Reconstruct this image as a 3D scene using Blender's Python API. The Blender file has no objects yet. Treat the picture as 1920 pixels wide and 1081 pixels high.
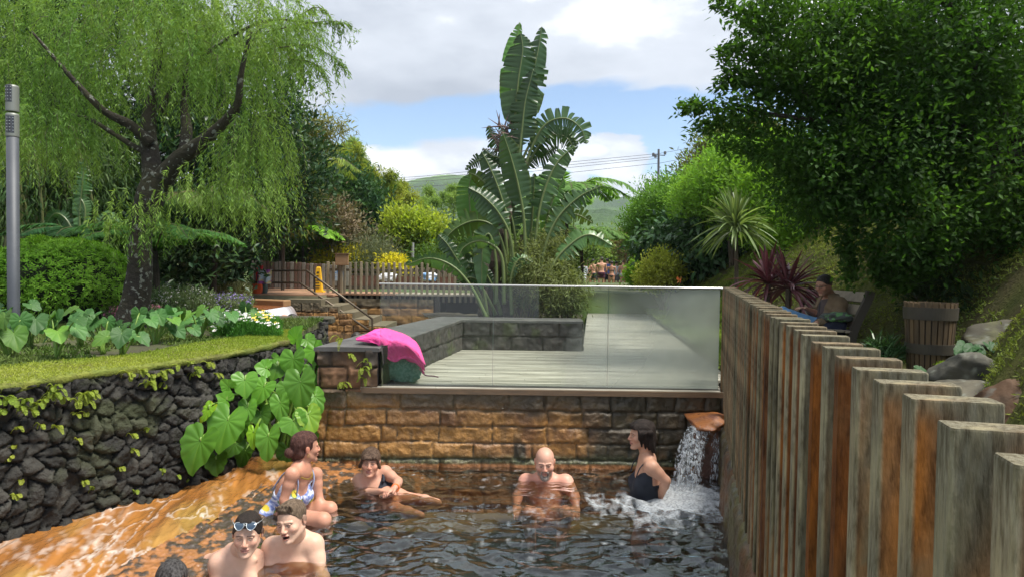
import bpy, math, random
import numpy as np
from mathutils import Vector, Matrix
R_ = np.random.RandomState(7); random.seed(7)
S = bpy.context.scene
COL = S.collection
# ---------------------------------------------------------------- camera
EYE = 1.85; PITCH = math.radians(1.59); ROLL = math.radians(.8)
cam = bpy.data.objects.new('camera', bpy.data.cameras.new('camera')); COL.objects.link(cam)
cam.data.lens = 24; cam.data.sensor_width = 36; cam.data.clip_end = 6000; cam.data.clip_start = .05
cmat = Matrix.Rotation(math.pi/2 - PITCH, 4, 'X') @ Matrix.Rotation(ROLL, 4, 'Z')
cam.matrix_world = Matrix.Translation((0, 0, EYE)) @ cmat
S.camera = cam
# ---------------------------------------------------------------- sky, sun, exposure
SUN_EL, SUN_AZ = math.radians(64), math.radians(112)     # azimuth from +Y, negative = left
S.view_settings.view_transform = 'Standard'; S.view_settings.look = 'None'
S.view_settings.gamma = 1; S.view_settings.exposure = 1.38
S.cycles.max_bounces = 8; S.cycles.transparent_max_bounces = 16
W = bpy.data.worlds.new('World'); S.world = W; W.use_nodes = True
def _world():
    nt = W.node_tree; N = nt.nodes; L = nt.links; N.clear()
    def n(t, **k):
        o = N.new(t)
        for a, b in k.items(): setattr(o, a, b)
        return o
    def m(op, a, b=None, c=None, clamp=False):
        o = n('ShaderNodeMath', operation=op); o.use_clamp = clamp
        for i, v in enumerate((a, b, c)):
            if v is None: continue
            if isinstance(v, (int, float)): o.inputs[i].default_value = v
            else: L.new(v, o.inputs[i])
        return o.outputs[0]
    tc = n('ShaderNodeTexCoord'); sp = n('ShaderNodeSeparateXYZ'); L.new(tc.outputs['Generated'], sp.inputs[0])
    x, y, z = sp.outputs
    az = m('ARCTAN2', x, y); hz = m('SQRT', m('ADD', m('MULTIPLY', x, x), m('MULTIPLY', y, y)))
    el = m('ARCTAN2', z, hz)
    comb = n('ShaderNodeCombineXYZ'); L.new(m('MULTIPLY', az, 1.0), comb.inputs[0]); L.new(m('MULTIPLY', el, 2.2), comb.inputs[1])
    def noise(sc, det, off=0, rough=.55, dist=0):
        o = n('ShaderNodeTexNoise'); o.inputs['Scale'].default_value = sc; o.inputs['Detail'].default_value = det
        o.inputs['Roughness'].default_value = rough; o.inputs['Distortion'].default_value = dist
        a = n('ShaderNodeVectorMath', operation='ADD'); L.new(comb.outputs[0], a.inputs[0]); a.inputs[1].default_value = (off, off*.7, off)
        L.new(a.outputs[0], o.inputs['Vector']); return o.outputs['Fac']
    n1 = noise(4.5, 6, 3.1); n2 = noise(1.9, 4, 9.2, .5, .4); n3 = noise(9, 7, 1.3, .62)
    # openings of blue sky between the banks of cloud
    def ell(a0, e0, ra, re, tilt=0):
        da = m('SUBTRACT', az, a0); de = m('SUBTRACT', m('SUBTRACT', el, e0), m('MULTIPLY', da, tilt))
        d = m('ADD', m('POWER', m('DIVIDE', da, ra), 2), m('POWER', m('DIVIDE', de, re), 2))
        return m('SUBTRACT', 1, d, clamp=False)
    b = m('MAXIMUM', ell(.26, .165, .30, .085, .05), ell(-.10, .213, .30, .036, .16))
    b = m('MAXIMUM', b, ell(.16, .21, .18, .05)); b = m('MAXIMUM', b, ell(-.9, .35, .3, .12)); b = m('MAXIMUM', b, ell(2.6, .5, .7, .3))
    cum = m('MAXIMUM', ell(.125, .165, .075, .035), ell(-.02, .10, .6, .052, -.06))   # low white cumulus over the hills
    wob = m('MULTIPLY', m('SUBTRACT', n1, .5), 3.4)
    blue = m('MULTIPLY', m('ADD', m('ADD', b, wob), .25), 2.2, clamp=True)
    cc = m('MULTIPLY', m('ADD', cum, m('MULTIPLY', m('SUBTRACT', n3, .45), 4.5)), 3.0, clamp=True)
    blue = m('MULTIPLY', blue, m('SUBTRACT', 1, m('MULTIPLY', cc, .92)))
    # cloud tone: grey undersides and bright patches
    ramp = n('ShaderNodeValToRGB'); e = ramp.color_ramp.elements
    e[0].position = .36; e[0].color = (.27, .30, .35, 1); e[1].position = .64; e[1].color = (1.0, .99, .96, 1)
    k = e.new(.5); k.color = (.42, .45, .50, 1)
    bright = m('ADD', m('MULTIPLY', ell(-.25, .30, .30, .10), .20), m('MULTIPLY', cum, .5))
    bright = m('MAXIMUM', bright, 0.0); bright = m('ADD', bright, m('MULTIPLY', m('MAXIMUM', ell(-.18, .13, .42, .10), 0.0), .15))
    tone = m('ADD', m('ADD', m('MULTIPLY', n2, .6), m('MULTIPLY', n1, .4)), bright)
    L.new(tone, ramp.inputs[0])
    sky = n('ShaderNodeTexSky', sky_type='NISHITA'); sky.sun_disc = False; sky.sun_elevation = SUN_EL; sky.sun_rotation = SUN_AZ
    sky.air_density = 1.0; sky.dust_density = .3; sky.ozone_density = 2.0
    bg1 = n('ShaderNodeBackground'); L.new(sky.outputs[0], bg1.inputs[0]); bg1.inputs[1].default_value = .075
    bg2 = n('ShaderNodeBackground'); L.new(ramp.outputs[0], bg2.inputs[0]); bg2.inputs[1].default_value = .76
    mx = n('ShaderNodeMixShader'); L.new(blue, mx.inputs[0]); L.new(bg2.outputs[0], mx.inputs[1]); L.new(bg1.outputs[0], mx.inputs[2])
    out = n('ShaderNodeOutputWorld'); L.new(mx.outputs[0], out.inputs[0])
_world()
W.cycles.sampling_method = 'MANUAL'; W.cycles.sample_map_resolution = 1024
sun = bpy.data.objects.new('sun', bpy.data.lights.new('sun', 'SUN')); COL.objects.link(sun)
sun.data.energy = 2.9; sun.data.angle = math.radians(18); sun.data.color = (1, .95, .85)
_sd = Vector((math.sin(SUN_AZ)*math.cos(SUN_EL), math.cos(SUN_AZ)*math.cos(SUN_EL), math.sin(SUN_EL)))
sun.rotation_euler = _sd.to_track_quat('Z', 'Y').to_euler()
# ---------------------------------------------------------------- helpers
CM = np.array(cmat.to_3x3())
def ray(px, py): return CM @ np.array([(px-960)/1280, -(py-540.5)/1280, -1.0])
def PY(px, py, Y): d = ray(px, py); return np.array([0, 0, EYE]) + d*(Y/d[1])     # the real place at distance Y
def PZ(px, py, z): d = ray(px, py); return np.array([0, 0, EYE]) + d*((z-EYE)/d[2])
def lerp(a, b, t): return a + (b-a)*t
def tag(o, label=None, cat=None, group=None, kind=None):
    if label: o['label'] = label
    if cat: o['category'] = cat
    if group: o['group'] = group
    if kind: o['kind'] = kind
    return o
def empty(name, loc, label, cat, group=None):
    o = bpy.data.objects.new(name, None); COL.objects.link(o); o.location = tuple(loc); o.empty_display_size = .1
    return tag(o, label, cat, group)
def structure(o): o['kind'] = 'structure'; return o
class MB:
    """collects vertices and faces (any mix of tris and quads), builds ONE mesh object"""
    def __init__(s): s.v = []; s.f = []; s.n = 0; s.c = []
    def add(s, v, f, col=None):
        v = np.asarray(v, float).reshape(-1, 3); s.v.append(v)
        if not isinstance(f, list): f = [f]
        for a in f:
            a = np.asarray(a, int)
            if a.size: s.f.append(a + s.n)
        if col is None: col = (1, 1, 1)
        c = np.asarray(col, float)
        if c.ndim == 1: c = np.tile(c, (len(v), 1))
        s.c.append(c); s.n += len(v); return s
    def box(s, c, h, R=None, col=None, taper=1.0):
        q = np.array([[x, y, z] for z in (-1, 1) for y in (-1, 1) for x in (-1, 1)], float)
        q[4:, :2] *= taper
        q = q*np.asarray(h, float)
        if R is not None: q = q @ np.asarray(R).T
        return s.add(q + np.asarray(c, float), np.array([[0, 2, 3, 1], [4, 5, 7, 6], [0, 1, 5, 4], [2, 6, 7, 3], [0, 4, 6, 2], [1, 3, 7, 5]]), col)
    def bbox(s, c, h, b=.006, R=None, col=None):
        """box with chamfered edges"""
        h = np.asarray(h, float); b = min(b, h.min()*.45); V = []; F = []
        for ax in range(3):
            o1, o2 = (ax+1) % 3, (ax+2) % 3
            for sg in (-1, 1):
                i = len(V)
                for a, d in ((-1, -1), (1, -1), (1, 1), (-1, 1)):
                    p = np.zeros(3); p[ax] = sg*h[ax]; p[o1] = a*(h[o1]-b); p[o2] = d*(h[o2]-b); V.append(p)
                F.append([i, i+1, i+2, i+3] if sg > 0 else [i+3, i+2, i+1, i])
        V = np.array(V); key = {}
        def vi(ax, sg, a, d): return (ax*2+(1 if sg > 0 else 0))*4 + {(-1, -1): 0, (1, -1): 1, (1, 1): 2, (-1, 1): 3}[(a, d)]
        for ax in range(3):
            o1, o2 = (ax+1) % 3, (ax+2) % 3
            for s1 in (-1, 1):
                for s2 in (-1, 1):   # edge between face o1:s1 and face o2:s2, running along ax
                    # on face o1 its axes are (o2, ax); on face o2 its axes are (ax, o1)
                    F.append([vi(o1, s1, s2, -1), vi(o1, s1, s2, 1), vi(o2, s2, 1, s1), vi(o2, s2, -1, s1)])
        T = []
        for sx in (-1, 1):
            for sy in (-1, 1):
                for sz in (-1, 1): T.append([vi(0, sx, sy, sz), vi(1, sy, sz, sx), vi(2, sz, sx, sy)])
        if R is not None: V = V @ np.asarray(R).T
        return s.add(V + np.asarray(c, float), [np.array(F), np.array(T)], col)
    def tube(s, pts, rad, n=8, col=None, cap=True):
        pts = np.asarray(pts, float); m = len(pts); rad = np.broadcast_to(np.asarray(rad, float), (m,))
        T = np.gradient(pts, axis=0); T /= np.linalg.norm(T, axis=1)[:, None] + 1e-12
        up = np.array([0, 0, 1.]) if abs(T[0][2]) < .9 else np.array([1., 0, 0])
        V = []
        u = np.cross(T[0], up); u /= np.linalg.norm(u)
        a = np.linspace(0, 2*np.pi, n, endpoint=False)
        for i in range(m):
            u = u - T[i]*np.dot(u, T[i]); u /= np.linalg.norm(u) + 1e-12; w = np.cross(T[i], u)
            V.append(pts[i] + rad[i]*(np.cos(a)[:, None]*u + np.sin(a)[:, None]*w))
        V = np.concatenate(V); i, j = np.meshgrid(np.arange(m-1), np.arange(n), indexing='ij'); i = i.ravel(); j = j.ravel(); k = (j+1) % n
        F = [np.stack([i*n+j, i*n+k, (i+1)*n+k, (i+1)*n+j], 1)]
        if cap:
            V = np.concatenate([V, pts[:1], pts[-1:]]); jj = np.arange(n)
            F.append(np.stack([np.full(n, m*n), (jj+1) % n, jj], 1)); F.append(np.stack([np.full(n, m*n+1), (m-1)*n+jj, (m-1)*n+(jj+1) % n], 1))
        return s.add(V, F, col)
    def lathe(s, prof, c=(0, 0, 0), n=16, col=None):
        prof = np.asarray(prof, float); a = np.linspace(0, 2*np.pi, n, endpoint=False); m = len(prof)
        V = np.stack([prof[:, 0, None]*np.cos(a), prof[:, 0, None]*np.sin(a), np.repeat(prof[:, 1, None], n, 1)], -1).reshape(-1, 3) + np.asarray(c, float)
        i, j = np.meshgrid(np.arange(m-1), np.arange(n), indexing='ij'); i = i.ravel(); j = j.ravel(); k = (j+1) % n
        return s.add(V, np.stack([i*n+j, i*n+k, (i+1)*n+k, (i+1)*n+j], 1), col)
    def grid(s, P, col=None, flip=False):
        """P: (a,b,3)"""
        a, b = P.shape[:2]; i, j = np.meshgrid(np.arange(a-1), np.arange(b-1), indexing='ij'); i = i.ravel(); j = j.ravel()
        F = np.stack([i*b+j, (i+1)*b+j, (i+1)*b+j+1, i*b+j+1], 1)
        if flip: F = F[:, ::-1]
        if col is not None and np.ndim(col) == 3: col = np.asarray(col).reshape(-1, 3)
        return s.add(P.reshape(-1, 3), F, col)
    def build(s, name, mat, parent=None, smooth=False, loc=None):
        me = bpy.data.meshes.new(name); V = np.concatenate(s.v) if s.v else np.zeros((0, 3))
        if loc is not None: V = V - np.asarray(loc)
        me.vertices.add(len(V)); me.vertices.foreach_set('co', V.astype(np.float32).ravel())
        li = np.concatenate([f.ravel() for f in s.f]).astype(np.int32); sz = np.concatenate([np.full(len(f), f.shape[1]) for f in s.f]).astype(np.int32)
        me.loops.add(len(li)); me.loops.foreach_set('vertex_index', li); me.polygons.add(len(sz))
        me.polygons.foreach_set('loop_start', np.concatenate([[0], np.cumsum(sz)[:-1]]).astype(np.int32))
        try: me.polygons.foreach_set('loop_total', sz)
        except Exception: pass
        me.polygons.foreach_set('use_smooth', np.full(len(sz), bool(smooth)))
        C = np.concatenate(s.c)
        if True:
            at = me.color_attributes.new('col', 'FLOAT_COLOR', 'POINT'); at.data.foreach_set('color', np.concatenate([C, np.ones((len(C), 1))], 1).astype(np.float32).ravel())
        me.update(calc_edges=True); me.materials.append(mat)
        o = bpy.data.objects.new(name, me); COL.objects.link(o)
        if loc is not None: o.location = tuple(loc)
        if parent is not None:
            o.parent = parent; pl = Vector(parent.location)
            if parent.parent is not None: pl = pl + Vector(parent.parent.location)
            o.location = Vector(o.location) - pl
        return o
def spline(pts, n):
    """Catmull-Rom through the points"""
    P = np.asarray(pts, float)
    if len(P) == 2: return P[0] + (P[1]-P[0])*np.linspace(0, 1, n)[:, None]
    Q = np.concatenate([[2*P[0]-P[1]], P, [2*P[-1]-P[-2]]]); t = np.linspace(0, len(P)-1-1e-9, n); i = t.astype(int); u = (t-i)[:, None]
    a, b, c, d = Q[i], Q[i+1], Q[i+2], Q[i+3]
    return .5*(2*b + (c-a)*u + (2*a-5*b+4*c-d)*u**2 + (3*b-a-3*c+d)*u**3)
def unit(v): v = np.asarray(v, float); return v/(np.linalg.norm(v, axis=-1, keepdims=True)+1e-12)
def rotz(a): c, s = math.cos(a), math.sin(a); return np.array([[c, -s, 0], [s, c, 0], [0, 0, 1]])
def rotx(a): c, s = math.cos(a), math.sin(a); return np.array([[1, 0, 0], [0, c, -s], [0, s, c]])
def roty(a): c, s = math.cos(a), math.sin(a); return np.array([[c, 0, s], [0, 1, 0], [-s, 0, c]])
# value noise on the lattice, any dimension 2 or 3
_perm = np.random.RandomState(3).rand(64, 64, 64)
def vnoise(x, y, z=0, o=3, g=.5):
    x = np.asarray(x, float); y = np.asarray(y, float); z = np.asarray(z, float) + np.zeros_like(x); t = 0; A = 1; N = 0
    for k in range(o):
        i, j, l = np.floor(x).astype(int), np.floor(y).astype(int), np.floor(z).astype(int); u, v, w = x-i, y-j, z-l
        u = u*u*(3-2*u); v = v*v*(3-2*v); w = w*w*(3-2*w); i &= 63; j &= 63; l &= 63; i1 = (i+1) & 63; j1 = (j+1) & 63; l1 = (l+1) & 63; p = _perm
        a = lerp(lerp(p[i, j, l], p[i1, j, l], u), lerp(p[i, j1, l], p[i1, j1, l], u), v); b = lerp(lerp(p[i, j, l1], p[i1, j, l1], u), lerp(p[i, j1, l1], p[i1, j1, l1], u), v)
        t = t + A*lerp(a, b, w); N += A; A *= g; x = x*2.03+7.1; y = y*2.03+3.7; z = z*2.03+1.9
    return t/N
def vor(x, y, seed=1):
    """F1, F2, cell id on jittered lattice"""
    rs = np.random.RandomState(seed); J = rs.rand(128, 128, 3); i, j = np.floor(x).astype(int), np.floor(y).astype(int)
    f1 = np.full(x.shape, 9.); f2 = np.full(x.shape, 9.); cid = np.zeros(x.shape)
    for a in (-2, -1, 0, 1, 2):
        for b in (-2, -1, 0, 1, 2):
            q = J[(i+a) % 128, (j+b) % 128]; d = np.hypot(i+a+.5+(q[..., 0]-.5)*.92-x, j+b+.5+(q[..., 1]-.5)*.92-y)
            n = d < f1; f2 = np.where(n, f1, np.minimum(f2, d)); cid = np.where(n, q[..., 2], cid); f1 = np.where(n, d, f1)
    return f1, f2, cid
# ---------------------------------------------------------------- materials
def mat(name, c1, c2=None, rough=.6, scale=6, bump=0, bscale=None, bdist=.01, island=0, attr=False, transl=0, spec=.5, metal=0, stretch=None, det=5, lo=.35, hi=.65, c3=None, s3=1.2, tcol=None, coat=0, sub=0):
    m = bpy.data.materials.new(name); m.use_nodes = True; nt = m.node_tree; N = nt.nodes; L = nt.links
    b = N['Principled BSDF']; b.inputs['Roughness'].default_value = rough; b.inputs['Metallic'].default_value = metal
    b.inputs['Specular IOR Level'].default_value = spec; b.inputs['Coat Weight'].default_value = coat
    if sub: b.inputs['Subsurface Weight'].default_value = sub; b.inputs['Subsurface Radius'].default_value = (.02, .008, .004); b.inputs['Subsurface Scale'].default_value = 1
    tc = N.new('ShaderNodeTexCoord'); vec = tc.outputs['Object']
    if stretch:
        mp = N.new('ShaderNodeMapping'); mp.inputs['Scale'].default_value = stretch; L.new(vec, mp.inputs[0]); vec = mp.outputs[0]
    def noise(sc, det=det):
        o = N.new('ShaderNodeTexNoise'); o.inputs['Scale'].default_value = sc; o.inputs['Detail'].default_value = det; o.inputs['Roughness'].default_value = .6; L.new(vec, o.inputs['Vector']); return o.outputs['Fac']
    def mixc(f, a, b_, mode='MIX'):
        o = N.new('ShaderNodeMix'); o.data_type = 'RGBA'; o.blend_type = mode
        for s_, v in ((o.inputs[0], f), (o.inputs[6], a), (o.inputs[7], b_)):
            if isinstance(v, (int, float)): s_.default_value = v
            elif isinstance(v, tuple): s_.default_value = (*v, 1)
            else: L.new(v, s_)
        return o.outputs[2]
    col = c1
    if c2 is not None:
        mr = N.new('ShaderNodeMapRange'); mr.inputs[1].default_value = lo; mr.inputs[2].default_value = hi; L.new(noise(scale), mr.inputs[0]); col = mixc(mr.outputs[0], c1, c2)
    if c3 is not None:
        mr = N.new('ShaderNodeMapRange'); mr.inputs[1].default_value = .45; mr.inputs[2].default_value = .65; L.new(noise(s3), mr.inputs[0]); col = mixc(mr.outputs[0], col if not isinstance(col, tuple) else col, c3)
    if island:
        g = N.new('ShaderNodeNewGeometry'); mr = N.new('ShaderNodeMapRange'); mr.inputs[3].default_value = 1-island; mr.inputs[4].default_value = 1+island; L.new(g.outputs['Random Per Island'], mr.inputs[0])
        vm = N.new('ShaderNodeVectorMath'); vm.operation = 'SCALE'; L.new(mr.outputs[0], vm.inputs['Scale'])
        if isinstance(col, tuple): vm.inputs[0].default_value = col
        else: L.new(col, vm.inputs[0])
        col = vm.outputs[0]
    if attr:
        a = N.new('ShaderNodeAttribute'); a.attribute_name = 'col'; col = mixc(1.0, col, a.outputs['Color'], 'MULTIPLY')
    if isinstance(col, tuple): b.inputs['Base Color'].default_value = (*col, 1)
    else: L.new(col, b.inputs['Base Color'])
    if bump:
        bp = N.new('ShaderNodeBump'); bp.inputs['Strength'].default_value = bump; bp.inputs['Distance'].default_value = bdist; L.new(noise(bscale or scale*4, 6), bp.inputs['Height']); L.new(bp.outputs[0], b.inputs['Normal'])
    if transl:
        t = N.new('ShaderNodeBsdfTranslucent'); vm = mixc(1.0, col if not isinstance(col, tuple) else col, tcol or (1.6, 1.6, .8), 'MULTIPLY'); L.new(vm, t.inputs[0])
        mx = N.new('ShaderNodeMixShader'); mx.inputs[0].default_value = transl; L.new(b.outputs[0], mx.inputs[1]); L.new(t.outputs[0], mx.inputs[2]); L.new(mx.outputs[0], N['Material Output'].inputs[0])
    m['p'] = 1
    return m
def leafm(name, c1, c2, transl=.35, rough=.6, isl=.35, spec=.18, scale=.9, **k): return mat(name, c1, c2, rough=rough, scale=scale, island=isl, transl=transl, spec=spec, det=2, lo=.4, hi=.6, **k)
# ================================================================ THE PLACE
DECK = .74; WALLY = 6.38
def fenceX(y): return .315 + .263*y
def fenceZ(y): return 1.668 + .005*y
# ---- ground sheet out to the horizon
def gh(x, y):
    base = -1.3 + 2.35*np.clip((y-15.5)/3.0, 0, 1)
    left = np.clip((-x-6.5)/4, 0, 1)*np.clip((y-3)/4, 0, 1); base = np.maximum(base, -1.3+2.2*left)
    e = 5.2 + .112*np.maximum(y-9, 0); rise = np.maximum(-x-10-.05*y, 0)*.35 + np.maximum(x-e-5, 0)*.3
    return base + np.minimum(rise, 14+.02*y)*np.clip((y-4)/6, 0, 1) + .3*vnoise(x*.15, y*.15)
ys = np.concatenate([np.linspace(-30, 30, 90), 30*np.exp(np.linspace(.03, 3.5, 90))]); xs = np.concatenate([-30*np.exp(np.linspace(3.5, .05, 50)), np.linspace(-30, 30, 90), 30*np.exp(np.linspace(.05, 3.5, 50))])
XX, YY = np.meshgrid(xs, ys, indexing='ij')
g = MB(); g.grid(np.stack([XX, YY, gh(XX, YY)], -1))
structure(g.build('ground', mat('ground_soil', (.05, .075, .02), (.07, .055, .03), rough=.95, scale=.6, bump=.5, bscale=8, c3=(.06, .11, .02), s3=.08), smooth=True))
# ---- hills
def hill(name, Y0, prof, depth, seed, m):
    px = np.linspace(-400, 2400, 420); top = np.interp(px, *zip(*prof)); t = np.linspace(0, 1, 46)
    X = (px[:, None]-960)/1280*Y0*(1+t*depth/Y0); Yv = Y0 + t[None]*depth + 0*X
    Hh = (505-top)/1280*Y0
    prof_t = np.sin(t*np.pi/2)**.8
    Z = 1 + (Hh[:, None]*(1+depth/Y0)*1.0)*prof_t[None] * (1+.18*(vnoise(X*.006+seed, Yv*.006, 0, 4)-.5)*(t < .96)) + (vnoise(X*.09, Yv*.09, 0, 2)-.5)*2.8
    Z[:, 0] = -2
    h = MB(); h.grid(np.stack([X, Yv, Z], -1)); return structure(h.build(name, m, smooth=True))
hm = mat('hill_forest', (.035, .065, .03), (.055, .10, .035), rough=1, scale=.02, c3=(.12, .22, .05), s3=.008, bump=1, bscale=.25, bdist=4, spec=.1)
hill('hill', 620, [(-400, 300), (300, 380), (700, 372), (760, 350), (800, 340), (850, 334), (900, 340), (1000, 362), (1100, 372), (1180, 372), (1240, 384), (1400, 372), (2400, 330)], 200, 1, hm)
hill('hill', 330, [(-400, 400), (600, 420), (800, 425), (1000, 412), (1090, 392), (1130, 388), (1180, 396), (1300, 400), (2400, 360)], 120, 5, hm)
# ---- dressed stone walls
def ashlar(mb, A, B, z0, z1, rows, bw, seed, colf, res=.014, amp=.028, flip=False, top=None):
    """courses of rough blocks between plan points A and B; real relief, returns nothing"""
    A = np.array(A, float); B = np.array(B, float); Ln = np.linalg.norm(B-A); d = (B-A)/Ln; nrm = np.array([d[1], -d[0]])
    rs = np.random.RandomState(seed); ns = max(8, int(Ln/res)); nz = max(6, int((z1-z0)/res)); s = np.linspace(0, Ln, ns); z = np.linspace(z0, z1, nz); SS, ZZ = np.meshgrid(s, z, indexing='ij')
    ws = SS + (vnoise(SS*9+seed, ZZ*9, 1, 2)-.5)*.03; wz = ZZ + (vnoise(SS*5+seed, ZZ*9, 7, 2)-.5)*.03
    rb = [z0-.3]; k = 0
    while rb[-1] < z1+.3: rb.append(rb[-1] + rows*rs.uniform(.88, 1.12))
    if top is not None:     # joints of the courses placed as seen
        rb = list(top)
    rb = np.array(rb); ri = np.clip(np.searchsorted(rb, wz)-1, 0, len(rb)-2); dz = np.minimum(wz-rb[ri], rb[ri+1]-wz)
    dx = np.zeros_like(SS); bid = np.zeros_like(SS)
    for r in range(len(rb)-1):
        j = [-.6]
        while j[-1] < Ln+.6: j.append(j[-1] + bw*rs.choice([.45, .8, 1, 1.15, 1.5]))
        j = np.array(j)+rs.uniform(-.2, .2); mk = ri == r
        bi = np.clip(np.searchsorted(j, ws[mk])-1, 0, len(j)-2); dx[mk] = np.minimum(ws[mk]-j[bi], j[bi+1]-ws[mk]); bid[mk] = r*57+bi
    dd = np.minimum(dx, dz) + (vnoise(SS*30, ZZ*30, seed, 2)-.5)*.012; e = np.clip(dd/.022, 0, 1); e = 1-(1-e)**2
    hsh = (np.sin(bid*12.9898+seed)*43758.5453) % 1; hs2 = (np.sin(bid*78.233+seed)*12543.123) % 1
    face = (vnoise(SS*7+bid, ZZ*7, seed, 4)-.5)*1.3 + (hsh-.5)*.5 + np.abs(vnoise(SS*14+bid, ZZ*14+2, seed, 2)-.5)*.9
    hgt = amp*(e*(1+face*1.25)) + (vnoise(SS*60, ZZ*60, 2, 2)-.5)*.007
    P = np.stack([A[0]+d[0]*SS + nrm[0]*hgt, A[1]+d[1]*SS+nrm[1]*hgt, ZZ], -1)
    mb.grid(P, colf(A[0]+d[0]*SS, A[1]+d[1]*SS, ZZ, e, hsh, hs2), flip=flip)
def c3(*a): return np.array(a, float)
def front_col(x, y, z, e, h, h2):
    sh = x.shape; X = x[..., None]; o = lerp(c3(.40, .20, .05), c3(.22, .115, .05), h[..., None]); o = lerp(o, c3(.16, .07, .03), np.clip((vnoise(x*6, z*9, 8, 4)-.55)*5, 0, 1)[..., None]*.7); br = lerp(c3(.12, .095, .05), c3(.075, .066, .042), h2[..., None])
    t = np.clip((z-.50)/.14 + (h-.5)*.6, 0, 1)[..., None]; c = lerp(o*.86, br, t*.85)                     # weathered top course
    n = vnoise(x*2.2, z*3.5, 3, 4); dark = np.clip((x-.05+(n-.5)*3.2 - .5*np.abs(z-.34))/1.2, 0, 1)[..., None]
    c = lerp(c, lerp(c3(.035, .036, .022), c3(.055, .042, .025), h[..., None]), dark*.94)            # black algae by the spout
    fine = vnoise(x*22, z*22, 5, 3)[..., None]; c = c*(.62+.76*fine)
    st = np.clip((vnoise(x*14, z*1.6, 9, 3)-.60)*9, 0, 1)*np.clip((.42-z)*4, 0, 1)*np.clip((x+1.25)*3, 0, 1); c = lerp(c, c3(.02, .022, .014), st[..., None]*.9)
    mort = lerp(c3(.17, .13, .065), c3(.035, .028, .015), np.clip(dark[..., 0]+(z < .48)*.75, 0, 1)[..., None]); c = lerp(mort, c, np.clip(e*1.6, 0, 1)[..., None])
    gl = np.clip((.13+(n-.5)*.08-z)/.05, 0, 1)[..., None]; c = lerp(c, lerp(c3(.03, .035, .012), c3(.10, .11, .05), np.clip((vnoise(x*50, z*50, 2, 2)-.55)*6, 0, 1)[..., None]), gl*.9)
    rl = np.clip((.035-z+(n-.5)*.03)/.012, 0, 1)[..., None]; c = lerp(c, c3(.34, .13, .04), rl*.75)
    return c
stone = mat('stone_rough', (1, 1, 1), rough=.78, attr=True, bump=.55, bscale=60, bdist=.006, spec=.35)
stonewet = mat('stone_wet', (1, 1, 1), rough=.42, attr=True, bump=.9, bscale=38, bdist=.014, spec=.6)
wallthing = empty('retaining_wall', (0, WALLY, 0), 'ochre and black stained block wall at the back of the pool under the glass', 'wall')
w = MB(); ashlar(w, (-1.80, WALLY), (2.02, WALLY), -.9, .70, .2, .34, 4, front_col, top=[-1, -.8, -.6, -.4, -.2, -.05, .07, .225, .375, .53, .74], res=.0125)
w.build('stone_face', stonewet, wallthing, smooth=True)
b = MB(); b.box((.1, WALLY+.27, -.2), (1.9, .24, .86), col=(.05, .04, .03)); b.build('core', stone, wallthing)
def pill_col(x, y, z, e, h, h2):
    c = lerp(c3(.20, .10, .05), c3(.10, .075, .05), h[..., None]); d = np.clip((z-.86+(vnoise(x*3+y*2, z*3, 3, 3)-.5)*.35)/.22, 0, 1)[..., None]; c = lerp(c, c3(.055, .048, .042), d*.85)
    lo = np.clip((.62-z)/.12, 0, 1)[..., None]; c = lerp(c, lerp(c3(.44, .19, .045), c3(.26, .12, .05), h2[..., None]), lo)
    c = c*(.6+.8*vnoise(x*20+y*9, z*20, 5, 3)[..., None]); return lerp(c3(.03, .025, .018), c, np.clip(e*1.4, 0, 1)[..., None])
def dark_col(x, y, z, e, h, h2):
    c = lerp(c3(.062, .056, .05), c3(.040, .038, .037), h[..., None])*(.6+.8*vnoise(x*16, z*16+y*7, 5, 3)[..., None])
    ms = np.clip((vnoise(x*5+y*3, z*5, 11, 3)-.62)*7, 0, 1)[..., None]; c = lerp(c, c3(.07, .09, .03), ms*.5); return lerp(c3(.02, .022, .012), c, np.clip(e*1.4, 0, 1)[..., None])
pw = empty('planter_wall', (-1.5, 6.5, 0), 'dark basalt bench wall with flat cap that bends around the banana clump', 'wall')
w = MB(); ashlar(w, (-1.80, WALLY), (-1.24, WALLY), .69, 1.085, .2, .27, 9, pill_col, top=[.4, .72, .92, 1.2], amp=.04)
ashlar(w, (-1.24, WALLY), (-.69, 9.40), .70, 1.115, .2, .36, 12, dark_col, top=[.4, .72, .92, 1.3])
ashlar(w, (-.69, 9.40), (.97, 9.42), .70, 1.12, .2, .38, 13, dark_col, top=[.4, .72, .93, 1.3])
ashlar(w, (.97, 9.42), (.99, 9.86), .70, 1.12, .2, .3, 14, dark_col)
ashlar(w, (-1.55, 7.80), (-1.80, WALLY), -.3, 1.09, .2, .3, 15, pill_col); ashlar(w, (-1.0, 9.86), (-1.55, 7.80), -.3, 1.10, .2, .3, 16, dark_col)
w.build('stone_blocks', stone, pw, smooth=True)
inner = [(-1.225, WALLY-.058), (-.67, 9.365), (.985, 9.385)]; outer = [(-1.835, WALLY-.058), (-1.57, 7.8), (-1.02, 9.89), (1.0, 9.89)]
def capz(y): return lerp(1.075, 1.125, np.clip((y-6.3)/3, 0, 1))
ti = np.linspace(0, 1, 90); ip = np.array([np.interp(ti, [0, .62, 1], [p[k] for p in inner]) for k in (0, 1)]).T
op = np.array([np.interp(ti, [0, .26, .62, 1], [p[k] for p in outer]) for k in (0, 1)]).T
rows_ = []
for f, dz in ((0, -.004), (0, .026), (.03, .034), (.35, .036), (.65, .036), (.97, .034), (1, .026), (1, -.004)):
    q = lerp(ip, op, f); rows_.append(np.column_stack([q, capz(q[:, 1]) + dz + (vnoise(q[:, 0]*12, q[:, 1]*12, f*9, 2)-.5)*.008]))
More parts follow.
